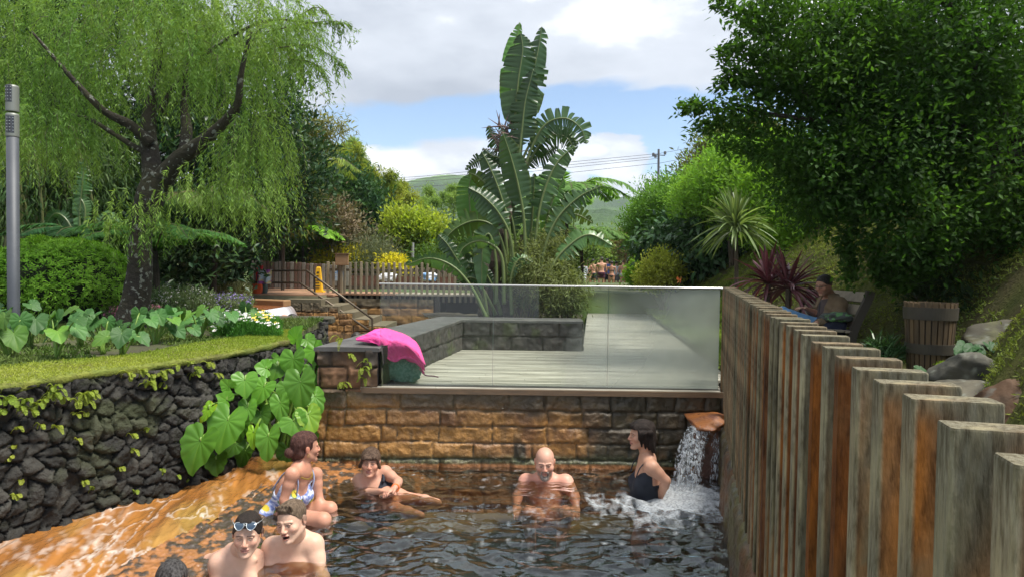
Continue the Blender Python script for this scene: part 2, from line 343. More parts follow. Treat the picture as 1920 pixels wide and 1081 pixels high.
c = MB(); c.grid(np.stack(rows_, 1), col=(.9, .9, .9)); q0 = np.stack(rows_, 1)
c.add(q0[0], [np.array([[0, 1, 6, 7], [1, 2, 5, 6], [2, 3, 4, 5]])]); c.add(q0[-1], [np.array([[7, 6, 1, 0], [6, 5, 2, 1], [5, 4, 3, 2]])])
c.build('cap', mat('cap_stone', (.10, .097, .093), (.055, .054, .052), rough=.6, scale=5, bump=.6, bscale=150, bdist=.003), pw, smooth=False)
# soil inside the planter
co = MB(); ctop = np.array([[-1.79, WALLY+.01], [-1.25, WALLY+.01], [-.70, 9.43], [.96, 9.45], [.96, 9.84], [-1.0, 9.84], [-1.54, 7.8]]); nC = len(ctop); cz = np.where(ctop[:, 1] > 9, 1.10, np.where(ctop[:, 1] > 7, 1.08, 1.07)); co.add(np.concatenate([np.column_stack([ctop, cz*0+.2]), np.column_stack([ctop, cz])]), [np.array([[i, (i+1) % nC, nC+(i+1) % nC, nC+i] for i in range(nC)]), np.array([[nC, nC+1, nC+2, nC+6]]), np.array([[nC+2, nC+5, nC+6]]), np.array([[nC+2, nC+3, nC+4, nC+5]])], (.05, .045, .04)); co.build('core', stone, pw)
s_ = MB(); gx, gy = np.meshgrid(np.linspace(-1.0, 1.0, 30), np.linspace(9.87, 12.6, 50), indexing='ij'); gx2 = gx + np.where(gx < 0, -.25, .118)*(gy-9.87)*np.abs(gx)
s_.grid(np.stack([gx2, gy, .98+.1*vnoise(gx2*4, gy*4)], -1)); structure(s_.build('planter_soil', mat('soil_dark', (.03, .022, .014), (.05, .04, .02), rough=.95, bump=1, bscale=30, bdist=.02), smooth=True))
# ---- wooden deck and boardwalk
def deckR(y): return np.where(y < 7, fenceX(y)-.02, 2.30+.112*(y-7.05))
def deckL(y): return np.where(y < 9.36, -1.24 + (y-6.38)*.1815, .99+.118*(y-9.4))
d = MB(); y = 6.335; k = 0; rs = np.random.RandomState(5)
while y < 44:
    pw_ = .088; x0, x1 = float(deckL(np.array(y))), float(deckR(np.array(y)))
    if y < 6.42: x0 = -1.40
    red = 27.3 < y < 29.6; t = rs.uniform(.75, 1.12); c_ = np.array((.36, .35, .32))*t if not red else np.array((.30, .12, .08))*t
    cuts = [x0] + sorted(rs.uniform(x0, x1, 1 if x1-x0 < 2 else 2)) + [x1]
    for a, e_ in zip(cuts[:-1], cuts[1:]):
        if e_-a < .06: continue
        d.box(((a+e_)/2, y+pw_/2, DECK-.014+rs.uniform(-.0015, .0015)), ((e_-a)/2-.0015, (pw_+.005)/2, .014), col=c_*rs.uniform(.90, 1.10))
    y += .1 if y < 20 else .12
wood_grey = mat('deck_wood', (1.35, 1.33, 1.25), (.80, .78, .68), rough=.42, scale=2.2, stretch=(1, 9, 9), attr=True, bump=.35, bscale=26, bdist=.004, spec=.6, lo=.3, hi=.62, c3=(.75, .72, .65), s3=2.2)
structure(d.build('boardwalk', wood_grey))
f = MB(); f.box((.31, 6.325, .712), (1.70, .012, .024)); fo = f.build('deck_fascia', mat('fascia_wood', (.16, .10, .055), (.10, .07, .045), rough=.6, stretch=(.6, 8, 8), bump=.3)); structure(fo)
u = MB(); u.box((.5, 8.1, .60), (1.75, 1.6, .06), col=(.2, .2, .2)); u.box((4.2, 26.2, .60), (.01, .01, .01)); yy_ = np.linspace(9.6, 44, 40)
P = np.stack([np.stack([deckL(yy_), yy_, 0*yy_+.69], -1), np.stack([deckR(yy_), yy_, 0*yy_+.69], -1)], 1); u.grid(P, flip=True, col=(.2, .2, .2)); structure(u.build('deck_substructure', mat('under_wood', (.03, .025, .02), rough=.9)))
# ---- glass balustrade
def glassmat(name, fog):
    m = bpy.data.materials.new(name); m.use_nodes = True; nt = m.node_tree; N = nt.nodes; L = nt.links; N.clear()
    out = N.new('ShaderNodeOutputMaterial'); tr = N.new('ShaderNodeBsdfTransparent'); tr.inputs[0].default_value = (.94, .97, .955, 1)
    gl = N.new('ShaderNodeBsdfGlossy'); gl.inputs['Roughness'].default_value = .02; fr = N.new('ShaderNodeFresnel'); fr.inputs[0].default_value = 1.45
    mx = N.new('ShaderNodeMixShader'); L.new(fr.outputs[0], mx.inputs[0]); L.new(tr.outputs[0], mx.inputs[1]); L.new(gl.outputs[0], mx.inputs[2])
    # condensation: densest low down and towards the fence, where the hot spout steams
    tc = N.new('ShaderNodeTexCoord'); sp = N.new('ShaderNodeSeparateXYZ'); L.new(tc.outputs['Object'], sp.inputs[0])
    no = N.new('ShaderNodeTexNoise'); no.inputs['Scale'].default_value = 1.6; no.inputs['Detail'].default_value = 3; L.new(tc.outputs['Object'], no.inputs['Vector'])
    def m_(op, a, b, cl=False):
        o = N.new('ShaderNodeMath'); o.operation = op; o.use_clamp = cl
        for i, v in enumerate((a, b)):
            if isinstance(v, (int, float)): o.inputs[i].default_value = v
            else: L.new(v, o.inputs[i])
        return o.outputs[0]
    x, _, z = sp.outputs
    f1 = m_('ADD', m_('MULTIPLY', m_('SUBTRACT', x, 1.75), .38), m_('MULTIPLY', m_('SUBTRACT', .50, z), .28)); f1 = m_('ADD', f1, m_('MULTIPLY', m_('SUBTRACT', no.outputs['Fac'], .5), .7)); f1 = m_('MINIMUM', m_('MAXIMUM', f1, .012), .72)
    d1 = N.new('ShaderNodeBsdfDiffuse'); d1.inputs[0].default_value = (.62, .66, .60, 1); d2 = N.new('ShaderNodeBsdfTranslucent'); d2.inputs[0].default_value = (.62, .66, .60, 1); dm = N.new('ShaderNodeMixShader'); dm.inputs[0].default_value = .5
    L.new(d1.outputs[0], dm.inputs[1]); L.new(d2.outputs[0], dm.inputs[2])
    m2 = N.new('ShaderNodeMixShader'); L.new(f1, m2.inputs[0]); L.new(mx.outputs[0], m2.inputs[1]); L.new(dm.outputs[0], m2.inputs[2]); L.new(m2.outputs[0], out.inputs[0]); return m
gm = glassmat('balustrade_glass', 1)
gb = empty('glass_balustrade', (-1.25, 6.42, DECK), 'frameless glass balustrade with thin metal handrail, steamed up towards the right', 'glass railing')
metal = mat('brushed_metal', (.55, .55, .54), rough=.35, metal=.9)
GY = 6.415
for a, e_ in ((-1.235, -.178), (-.166, .904), (.916, 1.955)):
    m_ = MB(); m_.box(((a+e_)/2, GY, (DECK+1.69)/2), ((e_-a)/2, .006, (1.69-DECK)/2)); m_.build('glass_panel', gm, gb, loc=(-1.25, GY, DECK))
m_ = MB()
jm = mat('joint_green', (.10, .16, .13), rough=.3)
for xx in (-.172, .910): m_ = MB(); m_.box((xx, GY, (DECK+1.69)/2), (.0015, .007, (1.69-DECK)/2)); m_.build('pane_joint', jm, gb)
m_ = MB(); m_.bbox((.365, GY, 1.70), (1.615, .018, .008), .004); m_.build('handrail', metal, gb)
m_ = MB(); m_.box((.36, GY, DECK+.006), (1.6, .012, .008)); m_.build('base_channel', mat('channel_dark', (.12, .12, .11), rough=.4, metal=.5), gb)
# ---- slatted fence on the right
fence = empty('timber_fence', (fenceX(3.5), 3.5, .45), 'tall fence of thick weathered timber slats running beside the pool to the glass', 'fence')
ang = -math.atan(.263); RF = rotz(ang)
fm = mat('fence_timber', (1, 1, 1), (.42, .38, .32), rough=.85, scale=34, stretch=(4, 4, .7), attr=True, bump=.9, bscale=44, bdist=.006, spec=.2, lo=.37, hi=.63, det=10, c3=(1.25, 1.2, 1.05), s3=9)
GREY = c3(.155, .145, .105); DGREY = c3(.105, .095, .06); RUST = c3(.25, .085, .02); BRN = c3(.14, .06, .028); ORG = c3(.42, .14, .015)
near_cols = {0: GREY, 1: GREY, 2: GREY, 3: GREY*.95, 4: GREY, 5: RUST*1.0, 6: GREY, 7: RUST*.8, 8: GREY, 9: BRN*1.3, 10: RUST*.75, 11: BRN*1.2, 12: DGREY, 13: DGREY*1.1, 14: BRN*1.2, 15: RUST, 16: DGREY}
rs = np.random.RandomState(11); y = .66; k = 0
def post_geo(mb, cx, cy, ztop, zb, base, kk):
    """a slat with cut grid so that stains and end grain can sit on it"""
    hx, hy = .059+rs.uniform(-.002, .002), .025; nz = 46; z = np.concatenate([np.linspace(zb, ztop-.06, nz-8), np.linspace(ztop-.055, ztop-.003, 8)]); b_ = .003
    ring = np.array([[-hx, -hy+b_], [-hx+b_, -hy], [-hx+3*b_, -hy], [-hx/3, -hy], [hx/3, -hy], [hx-b_, -hy], [hx, -hy+b_], [hx, hy-b_], [hx-b_, hy], [-hx+b_, hy], [-hx, hy-b_]])
    V = np.array([[*(r*1.0), zz] for zz in z for r in ring] + [[*(r*.985), ztop] for r in ring]); n = len(ring); m = nz+1
    i, j = np.meshgrid(np.arange(m-1), np.arange(n), indexing='ij'); i = i.ravel(); j = j.ravel(); kq = (j+1) % n; F = [np.stack([i*n+j, i*n+kq, (i+1)*n+kq, (i+1)*n+j], 1), (m-1)*n + np.array([[0, 1, 9, 10], [1, 2, 8, 9], [2, 3, 4, 8], [4, 6, 7, 8]]), (m-1)*n + np.array([[4, 5, 6]])]
    Q = V.copy(); Q[:, :2] = V[:, :2] @ RF[:2, :2].T; Q += np.array([cx, cy, 0])
    side = V[:, 0] < -hx+b_*1.5; c_ = np.tile(base, (len(V), 1))
    st = np.clip((vnoise(V[:, 0]*14+kk*3.3, V[:, 2]*1.5+kk, kk, 3)-.52)*6, 0, 1)[:, None]*(rs.uniform(.2, 1)); c_ = lerp(c_, ORG*rs.uniform(.7, 1), st*.8)
    pale_speck = np.clip((vnoise(V[:, 0]*30+kk, V[:, 2]*9+kk*2, kk+5, 3)-.5)*3, 0, 1)[:, None]; c_ = lerp(c_, GREY*1.25, pale_speck*(.55 if kk in (0, 1, 2, 3, 4, 6, 8) else .18))  # random pale grey weathering speckles
    if kk in (2, 3, 4): sx_ = np.clip((.020-np.abs(V[:, 0]+.036))*60+(vnoise(V[:, 2]*5, V[:, 0]*30, kk, 3)-.58)*5, 0, 1)[:, None]; c_ = lerp(c_, ORG*1.05, sx_*(.9 if kk == 2 else .55))
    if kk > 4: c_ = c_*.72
    if rs.rand() < .85: c_[side] = lerp(c_[side], GREY*2.0, .85 if kk < 12 else .5)  # left side painted paler than the face, side light put into the colour
    c_ = c_*(.35+1.25*vnoise(V[:, 0]*60+kk, V[:, 2]*5, kk, 4)[:, None])
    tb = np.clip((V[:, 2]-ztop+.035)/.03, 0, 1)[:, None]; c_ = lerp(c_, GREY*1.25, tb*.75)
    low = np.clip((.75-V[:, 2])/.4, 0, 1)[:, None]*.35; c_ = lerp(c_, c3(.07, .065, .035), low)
    mb.add(Q, F, c_)
while y < 6.95:
    x = fenceX(y) + .060; base = near_cols.get(k, None)
    if base is None: base = [RUST*.8, RUST*.65, BRN*1.1, DGREY*.8, BRN*.9, BRN*1.3][rs.randint(6)]
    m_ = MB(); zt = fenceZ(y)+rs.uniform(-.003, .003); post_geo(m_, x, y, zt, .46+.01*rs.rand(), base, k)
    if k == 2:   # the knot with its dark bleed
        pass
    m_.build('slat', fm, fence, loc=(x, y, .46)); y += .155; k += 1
for zz in (.62, 1.42):
    m_ = MB(); a, e_ = np.array([fenceX(.4)+.16, .4, zz]), np.array([fenceX(6.9)+.16, 6.9, zz]); c_ = (a+e_)/2; m_.box(c_, (.02, np.linalg.norm(e_-a)/2, .045), R=RF, col=(.12, .09, .06)); m_.build('rail', fm, fence)
# wet rock wall under the fence
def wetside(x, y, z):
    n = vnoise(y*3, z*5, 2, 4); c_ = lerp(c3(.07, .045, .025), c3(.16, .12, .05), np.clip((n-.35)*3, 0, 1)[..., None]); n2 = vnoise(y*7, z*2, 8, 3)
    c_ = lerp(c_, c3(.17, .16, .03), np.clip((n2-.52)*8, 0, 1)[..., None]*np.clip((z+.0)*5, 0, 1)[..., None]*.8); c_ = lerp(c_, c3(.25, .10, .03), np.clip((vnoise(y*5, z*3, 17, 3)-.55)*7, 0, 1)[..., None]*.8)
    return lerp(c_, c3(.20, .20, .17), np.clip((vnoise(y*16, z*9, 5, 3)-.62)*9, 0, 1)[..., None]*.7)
yv = np.linspace(2.2, 6.36, 330); zv = np.concatenate([np.linspace(-.9, .0, 12), np.linspace(.015, .42, 40)]); YY2, ZZ2 = np.meshgrid(yv, zv, indexing='ij')
off = .05 + .03*ZZ2 + .05*(vnoise(YY2*2.5, ZZ2*2.2, 1, 3)-.5) + .05*(vnoise(YY2*13, ZZ2*9, 4, 4)-.5)
XX2 = fenceX(YY2) - .055 + off*.9 - .03
prof = [np.stack([XX2, YY2, ZZ2], -1)]
tops = [np.stack([XX2[:, -1]+a, yv, .42+b_+.045*(vnoise(yv*9, a*30, 3, 3)-.3)], -1) for a, b_ in ((.012, .02), (.03, .035), (.055, .045), (.09, .05), (.14, .05), (.22, .05))]
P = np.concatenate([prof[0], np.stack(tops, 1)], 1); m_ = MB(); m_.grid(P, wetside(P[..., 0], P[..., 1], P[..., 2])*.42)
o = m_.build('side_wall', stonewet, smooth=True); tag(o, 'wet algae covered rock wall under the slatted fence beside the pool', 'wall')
# ---- right bank
def bank_x0(y): return np.interp(y, [0, 3, 4.6, 5.6, 6.6, 7.6, 9, 12, 20, 44], [2.2, 2.7, 3.1, 3.8, 4.35, 4.55, 4.5, 3.6, 4.1, 6.7])
def bankz(x, y):
    edge = np.where(y < 7, fenceX(y)+.12, deckR(y)+.02); d_ = x-bank_x0(y); dd = np.maximum(d_, 0)
    zf = .80 + .05*np.clip((x-edge)/2, 0, 1) + .05*vnoise(x*1.5, y*1.5)
    fade = np.clip((y-9)/6, 0, 1); return zf + (1-fade*.25)*(2.1*(1-np.exp(-dd/1.7)) + .35*dd) + .30*(vnoise(x*1.3, y*1.3, 3)-.5)*np.clip(dd, 0, 1)
yb = np.concatenate([np.linspace(-1, 14, 150), np.linspace(14.3, 44, 90)]); t = np.linspace(0, 1, 90)**1.4; E_ = np.where(yb < 7.05, fenceX(yb)+.14, deckR(yb)+.03); XB = E_[:, None] + t[None]*(16-E_[:, None]*.2); YB = np.repeat(yb[:, None], 90, 1); ZB = bankz(XB, YB)
P = np.stack([XB, YB, ZB], -1); sk = P[:, :1].copy(); sk[..., 2] = .3; P = np.concatenate([sk, P], 1)
moss1 = mat('moss_bank', (.05, .06, .018), (.10, .11, .028), rough=.95, scale=2.2, c3=(.06, .05, .03), s3=1.1, bump=1, bscale=26, bdist=.05, spec=.1)
m_ = MB(); m_.grid(P); structure(m_.build('mossy_bank', moss1, smooth=True))
# ---- garden terrace on the left, its rubble wall
WL = np.array([(-4.55, 1.9), (-3.38, 4.35), (-2.88, 5.2), (-2.54, 5.98), (-2.33, 7.05), (-2.50, 8.3), (-2.68, 9.8)])
def wl_x(y): return np.interp(y, WL[:, 1], WL[:, 0])
sw = spline(WL, 900); seg = np.r_[0, np.cumsum(np.linalg.norm(np.diff(sw, axis=0), axis=1))]; Ls = seg[-1]
ns = int(Ls/.011); nz = 96; s = np.linspace(0, Ls, ns); z = np.linspace(-.15, 1.03, nz); SS, ZZ = np.meshgrid(s, z, indexing='ij')
px_, py_ = np.interp(s, seg, sw[:, 0]), np.interp(s, seg, sw[:, 1]); dx_, dy_ = np.gradient(px_), np.gradient(py_); ln = np.hypot(dx_, dy_); nx_, ny_ = dy_/ln, -dx_/ln
wu = SS*8.6 + (vnoise(SS*2.3, ZZ*2.3, 1, 2)-.5)*2.4; wv = ZZ*10.2 + (vnoise(SS*2.3+9, ZZ*2.3, 5, 2)-.5)*2.4
f1, f2, cid = vor(wu, wv, 2); edge = f2-f1; e = np.clip(edge/.22, 0, 1); e = 1-(1-e)**2.2; cid2 = (cid*97.3) % 1
hh = .060*e*(.55+.9*cid) + (vnoise(SS*11+cid*9, ZZ*11, 3, 4)-.5)*.075*e + (vnoise(SS*38, ZZ*38, 3, 3)-.5)*.02
slope_ = (1.03-ZZ)*.06
PW = np.stack([px_[:, None] + nx_[:, None]*(hh+slope_-.03), py_[:, None]+ny_[:, None]*(hh+slope_-.03), ZZ], -1)
cc = lerp(c3(.018, .0175, .016), c3(.055, .052, .045), (cid2**1.6)[..., None])*(.55+.9*vnoise(SS*18, ZZ*18, 7, 3)[..., None]); cc = lerp(c3(.007, .007, .006), cc, np.clip(e*1.3-.1, 0, 1)[..., None])
ms = np.clip((vnoise(SS*3.5, ZZ*4.5, 21, 4)-.60)*9, 0, 1)*np.clip(.3+ZZ*.7, 0, 1); cc = lerp(cc, c3(.055, .07, .02), ms[..., None]*.5)
wt = np.clip((.22-ZZ)/.15, 0, 1)[..., None]; cc = cc*(1-.45*wt)
rub = mat('basalt_rubble', (1, 1, 1), rough=.72, attr=True, bump=1, bscale=42, bdist=.02, spec=.3)
m_ = MB(); m_.grid(PW, cc); o = m_.build('rubble_wall', rub, smooth=True); tag(o, 'curving wall of dark basalt rubble holding up the mossy lawn by the orange stream', 'wall')
def gz(x, y): return 1.03 + .012*(y-5) + .03*vnoise(x*1.2, y*1.2) + np.clip((-x-5.5)/5, 0, 1)*.5 + np.clip((y-10)/6, 0, 1)*.05
yb = np.linspace(1.2, 17.5, 170); t = np.linspace(0, 1, 60)**1.3; EX = wl_x(yb); EX = np.where(yb > 9.85, -4.75, EX) + .02; EX = np.where(yb > 11.45, -6.75, EX) - .09
XB = EX[:, None] - t[None]*14; YB = np.repeat(yb[:, None], 60, 1); ZB = gz(XB, YB); P = np.stack([XB, YB, ZB], -1); sk = P[:, :1].copy(); sk[..., 2] = -.2; P = np.concatenate([sk, P], 1)
m_ = MB(); m_.grid(P, flip=True); structure(m_.build('garden_soil', mat('garden_earth', (.045, .04, .022), (.06, .075, .02), rough=.95, scale=3, bump=1, bscale=30, bdist=.02), smooth=True))
# mossy lawn strip
yl = np.linspace(1.9, 8.0, 160); wd = np.interp(yl, [1.9, 5, 7, 8.0], [.85, .80, .55, .25]); t = np.linspace(0, 1, 26); XL = wl_x(yl)[:, None] + .02 + .05*(vnoise(yl*5, yl*0)[:, None]-.5) - t[None]*(wd[:, None] + .12*vnoise(yl*2, yl*0)[:, None]); YL = np.repeat(yl[:, None], 26, 1)
ZL = gz(XL, YL) + .022 + .012*vnoise(XL*9, YL*9) - .02*np.clip(1-t[None]*9, 0, 1)**2; P = np.stack([XL, YL, ZL], -1); sk = P[:, :1].copy(); sk[..., 0] -= .03; sk[..., 2] -= .03 + .03*vnoise(yl*8, yl*0)[:, None]; P = np.concatenate([sk, P], 1)
m_ = MB(); m_.grid(P, flip=True); o = m_.build('lawn', mat('lawn_moss', (.13, .17, .025), (.20, .22, .035), rough=.95, scale=5, bump=1, bscale=60, bdist=.02, c3=(.10, .085, .03), s3=2.4), smooth=True); structure(o)
LAWN = (yl, XL, ZL)
# ---- river bed with running orange water
def ledgeL(y): return np.interp(y, [2, 4.0, 4.8, 5.4, 6.2, 6.4, 7.2, 9.9], [-2.45, -2.28, -2.10, -2.02, -1.86, -1.84, -1.70, -1.30])
yr = np.linspace(2.0, 9.9, 520); t = np.linspace(0, 1, 110); XR = lerp(wl_x(yr)[:, None]-.12, ledgeL(yr)[:, None]+.04, t[None]); YR = np.repeat(yr[:, None], 110, 1)
fx, fy = XR + .28*YR, YR
flow = vnoise(fx*9, fy*2.2, 1, 4); fl2 = vnoise(fx*3.2+3, fy*1.3, 4, 3); ZR = .03 + .012*(YR-4) + .085*(fl2-.5) + .035*(flow-.5) + .012*(vnoise(fx*26, fy*9, 2, 3)-.5) + .22*np.clip((YR-6.9)/.4, 0, 1)
foam = np.clip((vnoise(fx*7.5+2, fy*3.6, 12, 4) - .49)*8, 0, 1)*np.clip((vnoise(fx*30, fy*14, 5, 3)-.36)*4, 0, 1)*np.clip((vnoise(fx*1.7, fy*1.7, 33, 2)-.42)*6, 0, 1)
oc = lerp(c3(.34, .145, .036), c3(.23, .095, .028), np.clip((fl2-.35)*2.5, 0, 1)[..., None]); oc = lerp(oc, c3(.38, .25, .07), np.clip((vnoise(fx*2.4, fy*1.1, 40, 3)-.55)*6, 0, 1)[..., None]*.6)
stk = vnoise(fx*34, fy*3.4, 61, 4); oc = oc*(.8+.4*flow[..., None])*(.62+.76*stk[..., None]); rdg = 1-np.abs(2*vnoise(fx*13+1.5*fl2, fy*4.5, 71, 4)-1); foam = np.clip(foam*.55 + np.clip((rdg-.90)*9, 0, 1)*np.clip((vnoise(fx*2.3, fy*2.0, 81, 3)-.46)*7, 0, 1), 0, 1); ZR = ZR + .014*(rdg-.6) + .010*(stk-.5); oc = lerp(oc, c3(.66, .60, .55), foam[..., None]*.72)  # foam plus thin pale ridges, glints painted into the water colour
m_ = MB(); m_.grid(np.stack([XR, YR, ZR], -1), oc, flip=True); structure(m_.build('river', mat('river_water', (1, 1, 1), rough=.12, attr=True, bump=.5, bscale=26, bdist=.012, spec=.6, stretch=(1, .45, 1), coat=.3), smooth=True))
# pebbly crest between river and pool, with the shelf at the wall foot
def crest(Xc, Yc):
    f1, f2, cid = vor(Xc*34+2*vnoise(Xc*9, Yc*9), Yc*40, 6); return f1, f2, cid
yc = np.linspace(2.0, 6.42, 520); t = np.linspace(0, 1, 80); x1 = np.interp(yc, [2, 4, 5.5, 6.0, 6.12, 6.42], [-1.75, -1.62, -1.50, -1.25, -.80, -.62]); XC = lerp(ledgeL(yc)[:, None]-.02, x1[:, None], t[None]); YC = np.repeat(yc[:, None], 80, 1)
f1, f2, cid = crest(XC, YC); dist = XC-ledgeL(yc)[:, None]
ZC = .052 - .10*dist + .012*(1-f1**2)*cid + .03*(vnoise(XC*7, YC*7, 3, 3)-.5) + .01*(vnoise(XC*40, YC*40, 3, 2)-.5) - .12*np.clip((t[None]-.85)/.15, 0, 1) - .02*np.clip(YC-5.9, 0, 1)
dk = np.clip((vnoise(XC*24, YC*17, 15, 4)-.49+.10*(YC < 5.9))*8 + (cid-.5)*1.0, 0, 1)[..., None]; cc = lerp(c3(.26, .11, .036), c3(.045, .032, .022), dk)*(.7+.6*vnoise(XC*30, YC*30, 2, 2)[..., None])
m_ = MB(); m_.grid(np.stack([XC, YC, ZC], -1), cc, flip=True); structure(m_.build('pebble_ledge', mat('wet_pebbles', (1, 1, 1), rough=.38, attr=True, spec=.7, bump=.5, bscale=70, bdist=.005), smooth=True))
# ---- pool basin and water
m_ = MB(); m_.box((.2, 3.2, -1.0), (2.6, 3.3, .1), col=(1, 1, 1)); structure(m_.build('pool_floor', mat('pool_silt', (.012, .010, .007), (.024, .019, .010), rough=.8, scale=3)))
m_ = MB(); m_.bbox((.2, 6.13, -.66), (1.75, .22, .24), .03); structure(m_.build('pool_seat', mat('pool_seat_stone', (.12, .09, .03), (.07, .05, .02), rough=.8, scale=4, bump=.5)))
SP = np.array([1.50, 5.72])
def wave(x, y):
    w_ = .0
    a = vnoise(x*3.4+.8*y, y*5.4, 2, 2, .4); b_ = vnoise(x*7.5-1.5*y, y*12, 7, 2); c_ = vnoise(x*17, y*26, 11, 2); r = np.hypot(x-SP[0], (y-SP[1]))
    rid = lambda q: (1-np.abs(2*q-1))
    calm = np.clip((6.35-y)/1.2, .25, 1)
    w_ = .040*(rid(a)-.6)*calm + .022*(b_-.5)*calm + .007*(c_-.5)
    turb = np.exp(-(r/.62)**2); w_ = w_ + turb*(.035*(vnoise(x*11, y*11, 3, 4)-.42)) + .012*np.sin(r*34+3*vnoise(x*4, y*4))*np.exp(-((r-.55)/.35)**2)
    return w_ - .004
xw = np.linspace(-1.95, 2.05, 400); yw = np.linspace(2.2, 6.40, 420); XW, YW = np.meshgrid(xw, yw, indexing='ij'); ZW = wave(XW, YW)
r = np.hypot(XW-SP[0], (YW-SP[1])*1.0); th = np.arctan2(YW-SP[1], XW-SP[0]); fo_ = np.exp(-(r/.27)**2)*1.1 + .80*np.exp(-(((XW-1.28)/.50)**2+((YW-5.42)/.30)**2)) + .25*np.exp(-(((XW-1.1)/.8)**2+((YW-5.2)/.55)**2))
fn = vnoise(XW*10+2*np.cos(th)*r*6, YW*10+r*3, 6, 4); fr_ = 1-np.abs(2*vnoise(XW*9+r*8, YW*9, 14, 3)-1)
foam = np.clip((fo_*1.15 - .40 + (fn-.5)*1.2 + (fr_-.72)*.9)*1.15, 0, .80)
def watermat():
    m = bpy.data.materials.new('pool_water'); m.use_nodes = True; nt = m.node_tree; N = nt.nodes; L = nt.links; N.clear(); out = N.new('ShaderNodeOutputMaterial')
    tr = N.new('ShaderNodeBsdfTransparent'); tr.inputs[0].default_value = (.67, .64, .53, 1); gl = N.new('ShaderNodeBsdfGlossy'); gl.inputs['Roughness'].default_value = .03; gl.inputs['Color'].default_value = (.86, .94, 1, 1)
    fr = N.new('ShaderNodeFresnel'); fr.inputs[0].default_value = 1.36; tc = N.new('ShaderNodeTexCoord'); no = N.new('ShaderNodeTexNoise'); no.inputs['Scale'].default_value = 34; no.inputs['Detail'].default_value = 3; L.new(tc.outputs['Object'], no.inputs['Vector'])
    bp = N.new('ShaderNodeBump'); bp.inputs['Strength'].default_value = .35; bp.inputs['Distance'].default_value = .006; L.new(no.outputs['Fac'], bp.inputs['Height']); L.new(bp.outputs[0], gl.inputs['Normal']); L.new(bp.outputs[0], fr.inputs['Normal'])
    mx = N.new('ShaderNodeMixShader'); mu = N.new('ShaderNodeMath'); mu.operation = 'MULTIPLY'; mu.inputs[1].default_value = 2.4; mu.use_clamp = True; L.new(fr.outputs[0], mu.inputs[0]); L.new(mu.outputs[0], mx.inputs[0]); L.new(tr.outputs[0], mx.inputs[1]); L.new(gl.outputs[0], mx.inputs[2])
    d1 = N.new('ShaderNodeBsdfDiffuse'); d1.inputs[0].default_value = (.62, .66, .70, 1); at = N.new('ShaderNodeAttribute'); at.attribute_name = 'col'; sp = N.new('ShaderNodeSeparateColor'); L.new(at.outputs['Color'], sp.inputs[0])
    n2 = N.new('ShaderNodeTexNoise'); n2.inputs['Scale'].default_value = 60; n2.inputs['Detail'].default_value = 4; L.new(tc.outputs['Object'], n2.inputs['Vector']); ml = N.new('ShaderNodeMath'); ml.operation = 'MULTIPLY'; ml.use_clamp = True; mr = N.new('ShaderNodeMapRange'); mr.inputs[1].default_value = .30; mr.inputs[2].default_value = .65; mr.inputs[3].default_value = .45; L.new(n2.outputs['Fac'], mr.inputs[0]); L.new(mr.outputs[0], ml.inputs[0]); L.new(sp.outputs[0], ml.inputs[1])
    m2 = N.new('ShaderNodeMixShader'); L.new(ml.outputs[0], m2.inputs[0]); L.new(mx.outputs[0], m2.inputs[1]); L.new(d1.outputs[0], m2.inputs[2]); L.new(m2.outputs[0], out.inputs[0]); return m
m_ = MB(); m_.grid(np.stack([XW, YW, ZW], -1), np.repeat(foam[..., None], 3, 2)*.98); structure(m_.build('pool_water', watermat(), smooth=True))
# ---- spout rock and falling water
sr = MB(); a = np.linspace(0, 1, 30); b_ = np.linspace(0, 2*np.pi, 44, endpoint=False)
def rock(mb, c_, r_, seed, col, n=34, R=None, rough=.25, flat=1.0):
    u = np.linspace(0, np.pi, n); v = np.linspace(0, 2*np.pi, 2*n+1); U, V = np.meshgrid(u, v, indexing='ij'); D = np.stack([np.sin(U)*np.cos(V), np.sin(U)*np.sin(V), np.cos(U)], -1)
    rs_ = np.random.RandomState(seed+50); nn = unit(rs_.randn(22, 3)); hp_ = rs_.uniform(.62, .95, 22); q = D*np.minimum(1.12, (hp_/np.maximum(D @ nn.T, .05)).min(-1))[..., None]*1.08; k = 1 + .45*rough*(vnoise(D[..., 0]*1.6+seed, D[..., 1]*1.6+seed*2, D[..., 2]*1.6+5, 4)-.5)*2; q = q*(k+.05*(vnoise(D[..., 0]*7+seed, D[..., 1]*7, D[..., 2]*7, 3)-.5))[..., None]*np.asarray(r_)
    if R is not None: q = q @ np.asarray(R).T
    mb.grid(q+np.asarray(c_), col(q+np.asarray(c_)) if callable(col) else col, flip=True)
def spcol(p): n = vnoise(p[..., 0]*12, p[..., 1]*12, p[..., 2]*12, 3)[..., None]; return lerp(c3(.32, .115, .03), c3(.13, .05, .03), np.clip((n-.4)*3 + np.clip((.42-p[..., 2:3])*5, 0, .9), 0, 1))
rock(sr, (1.76, 6.17, .50), (.20, .22, .075), 6, spcol); rock(sr, (1.84, 6.22, .10), (.16, .16, .52), 8, lambda p: spcol(p)*.55)
o = sr.build('spout_rock', stonewet, smooth=True); tag(o, 'rusty orange rock spout in the pool corner below the fence', 'rock')
wf = MB(); rs = np.random.RandomState(21)
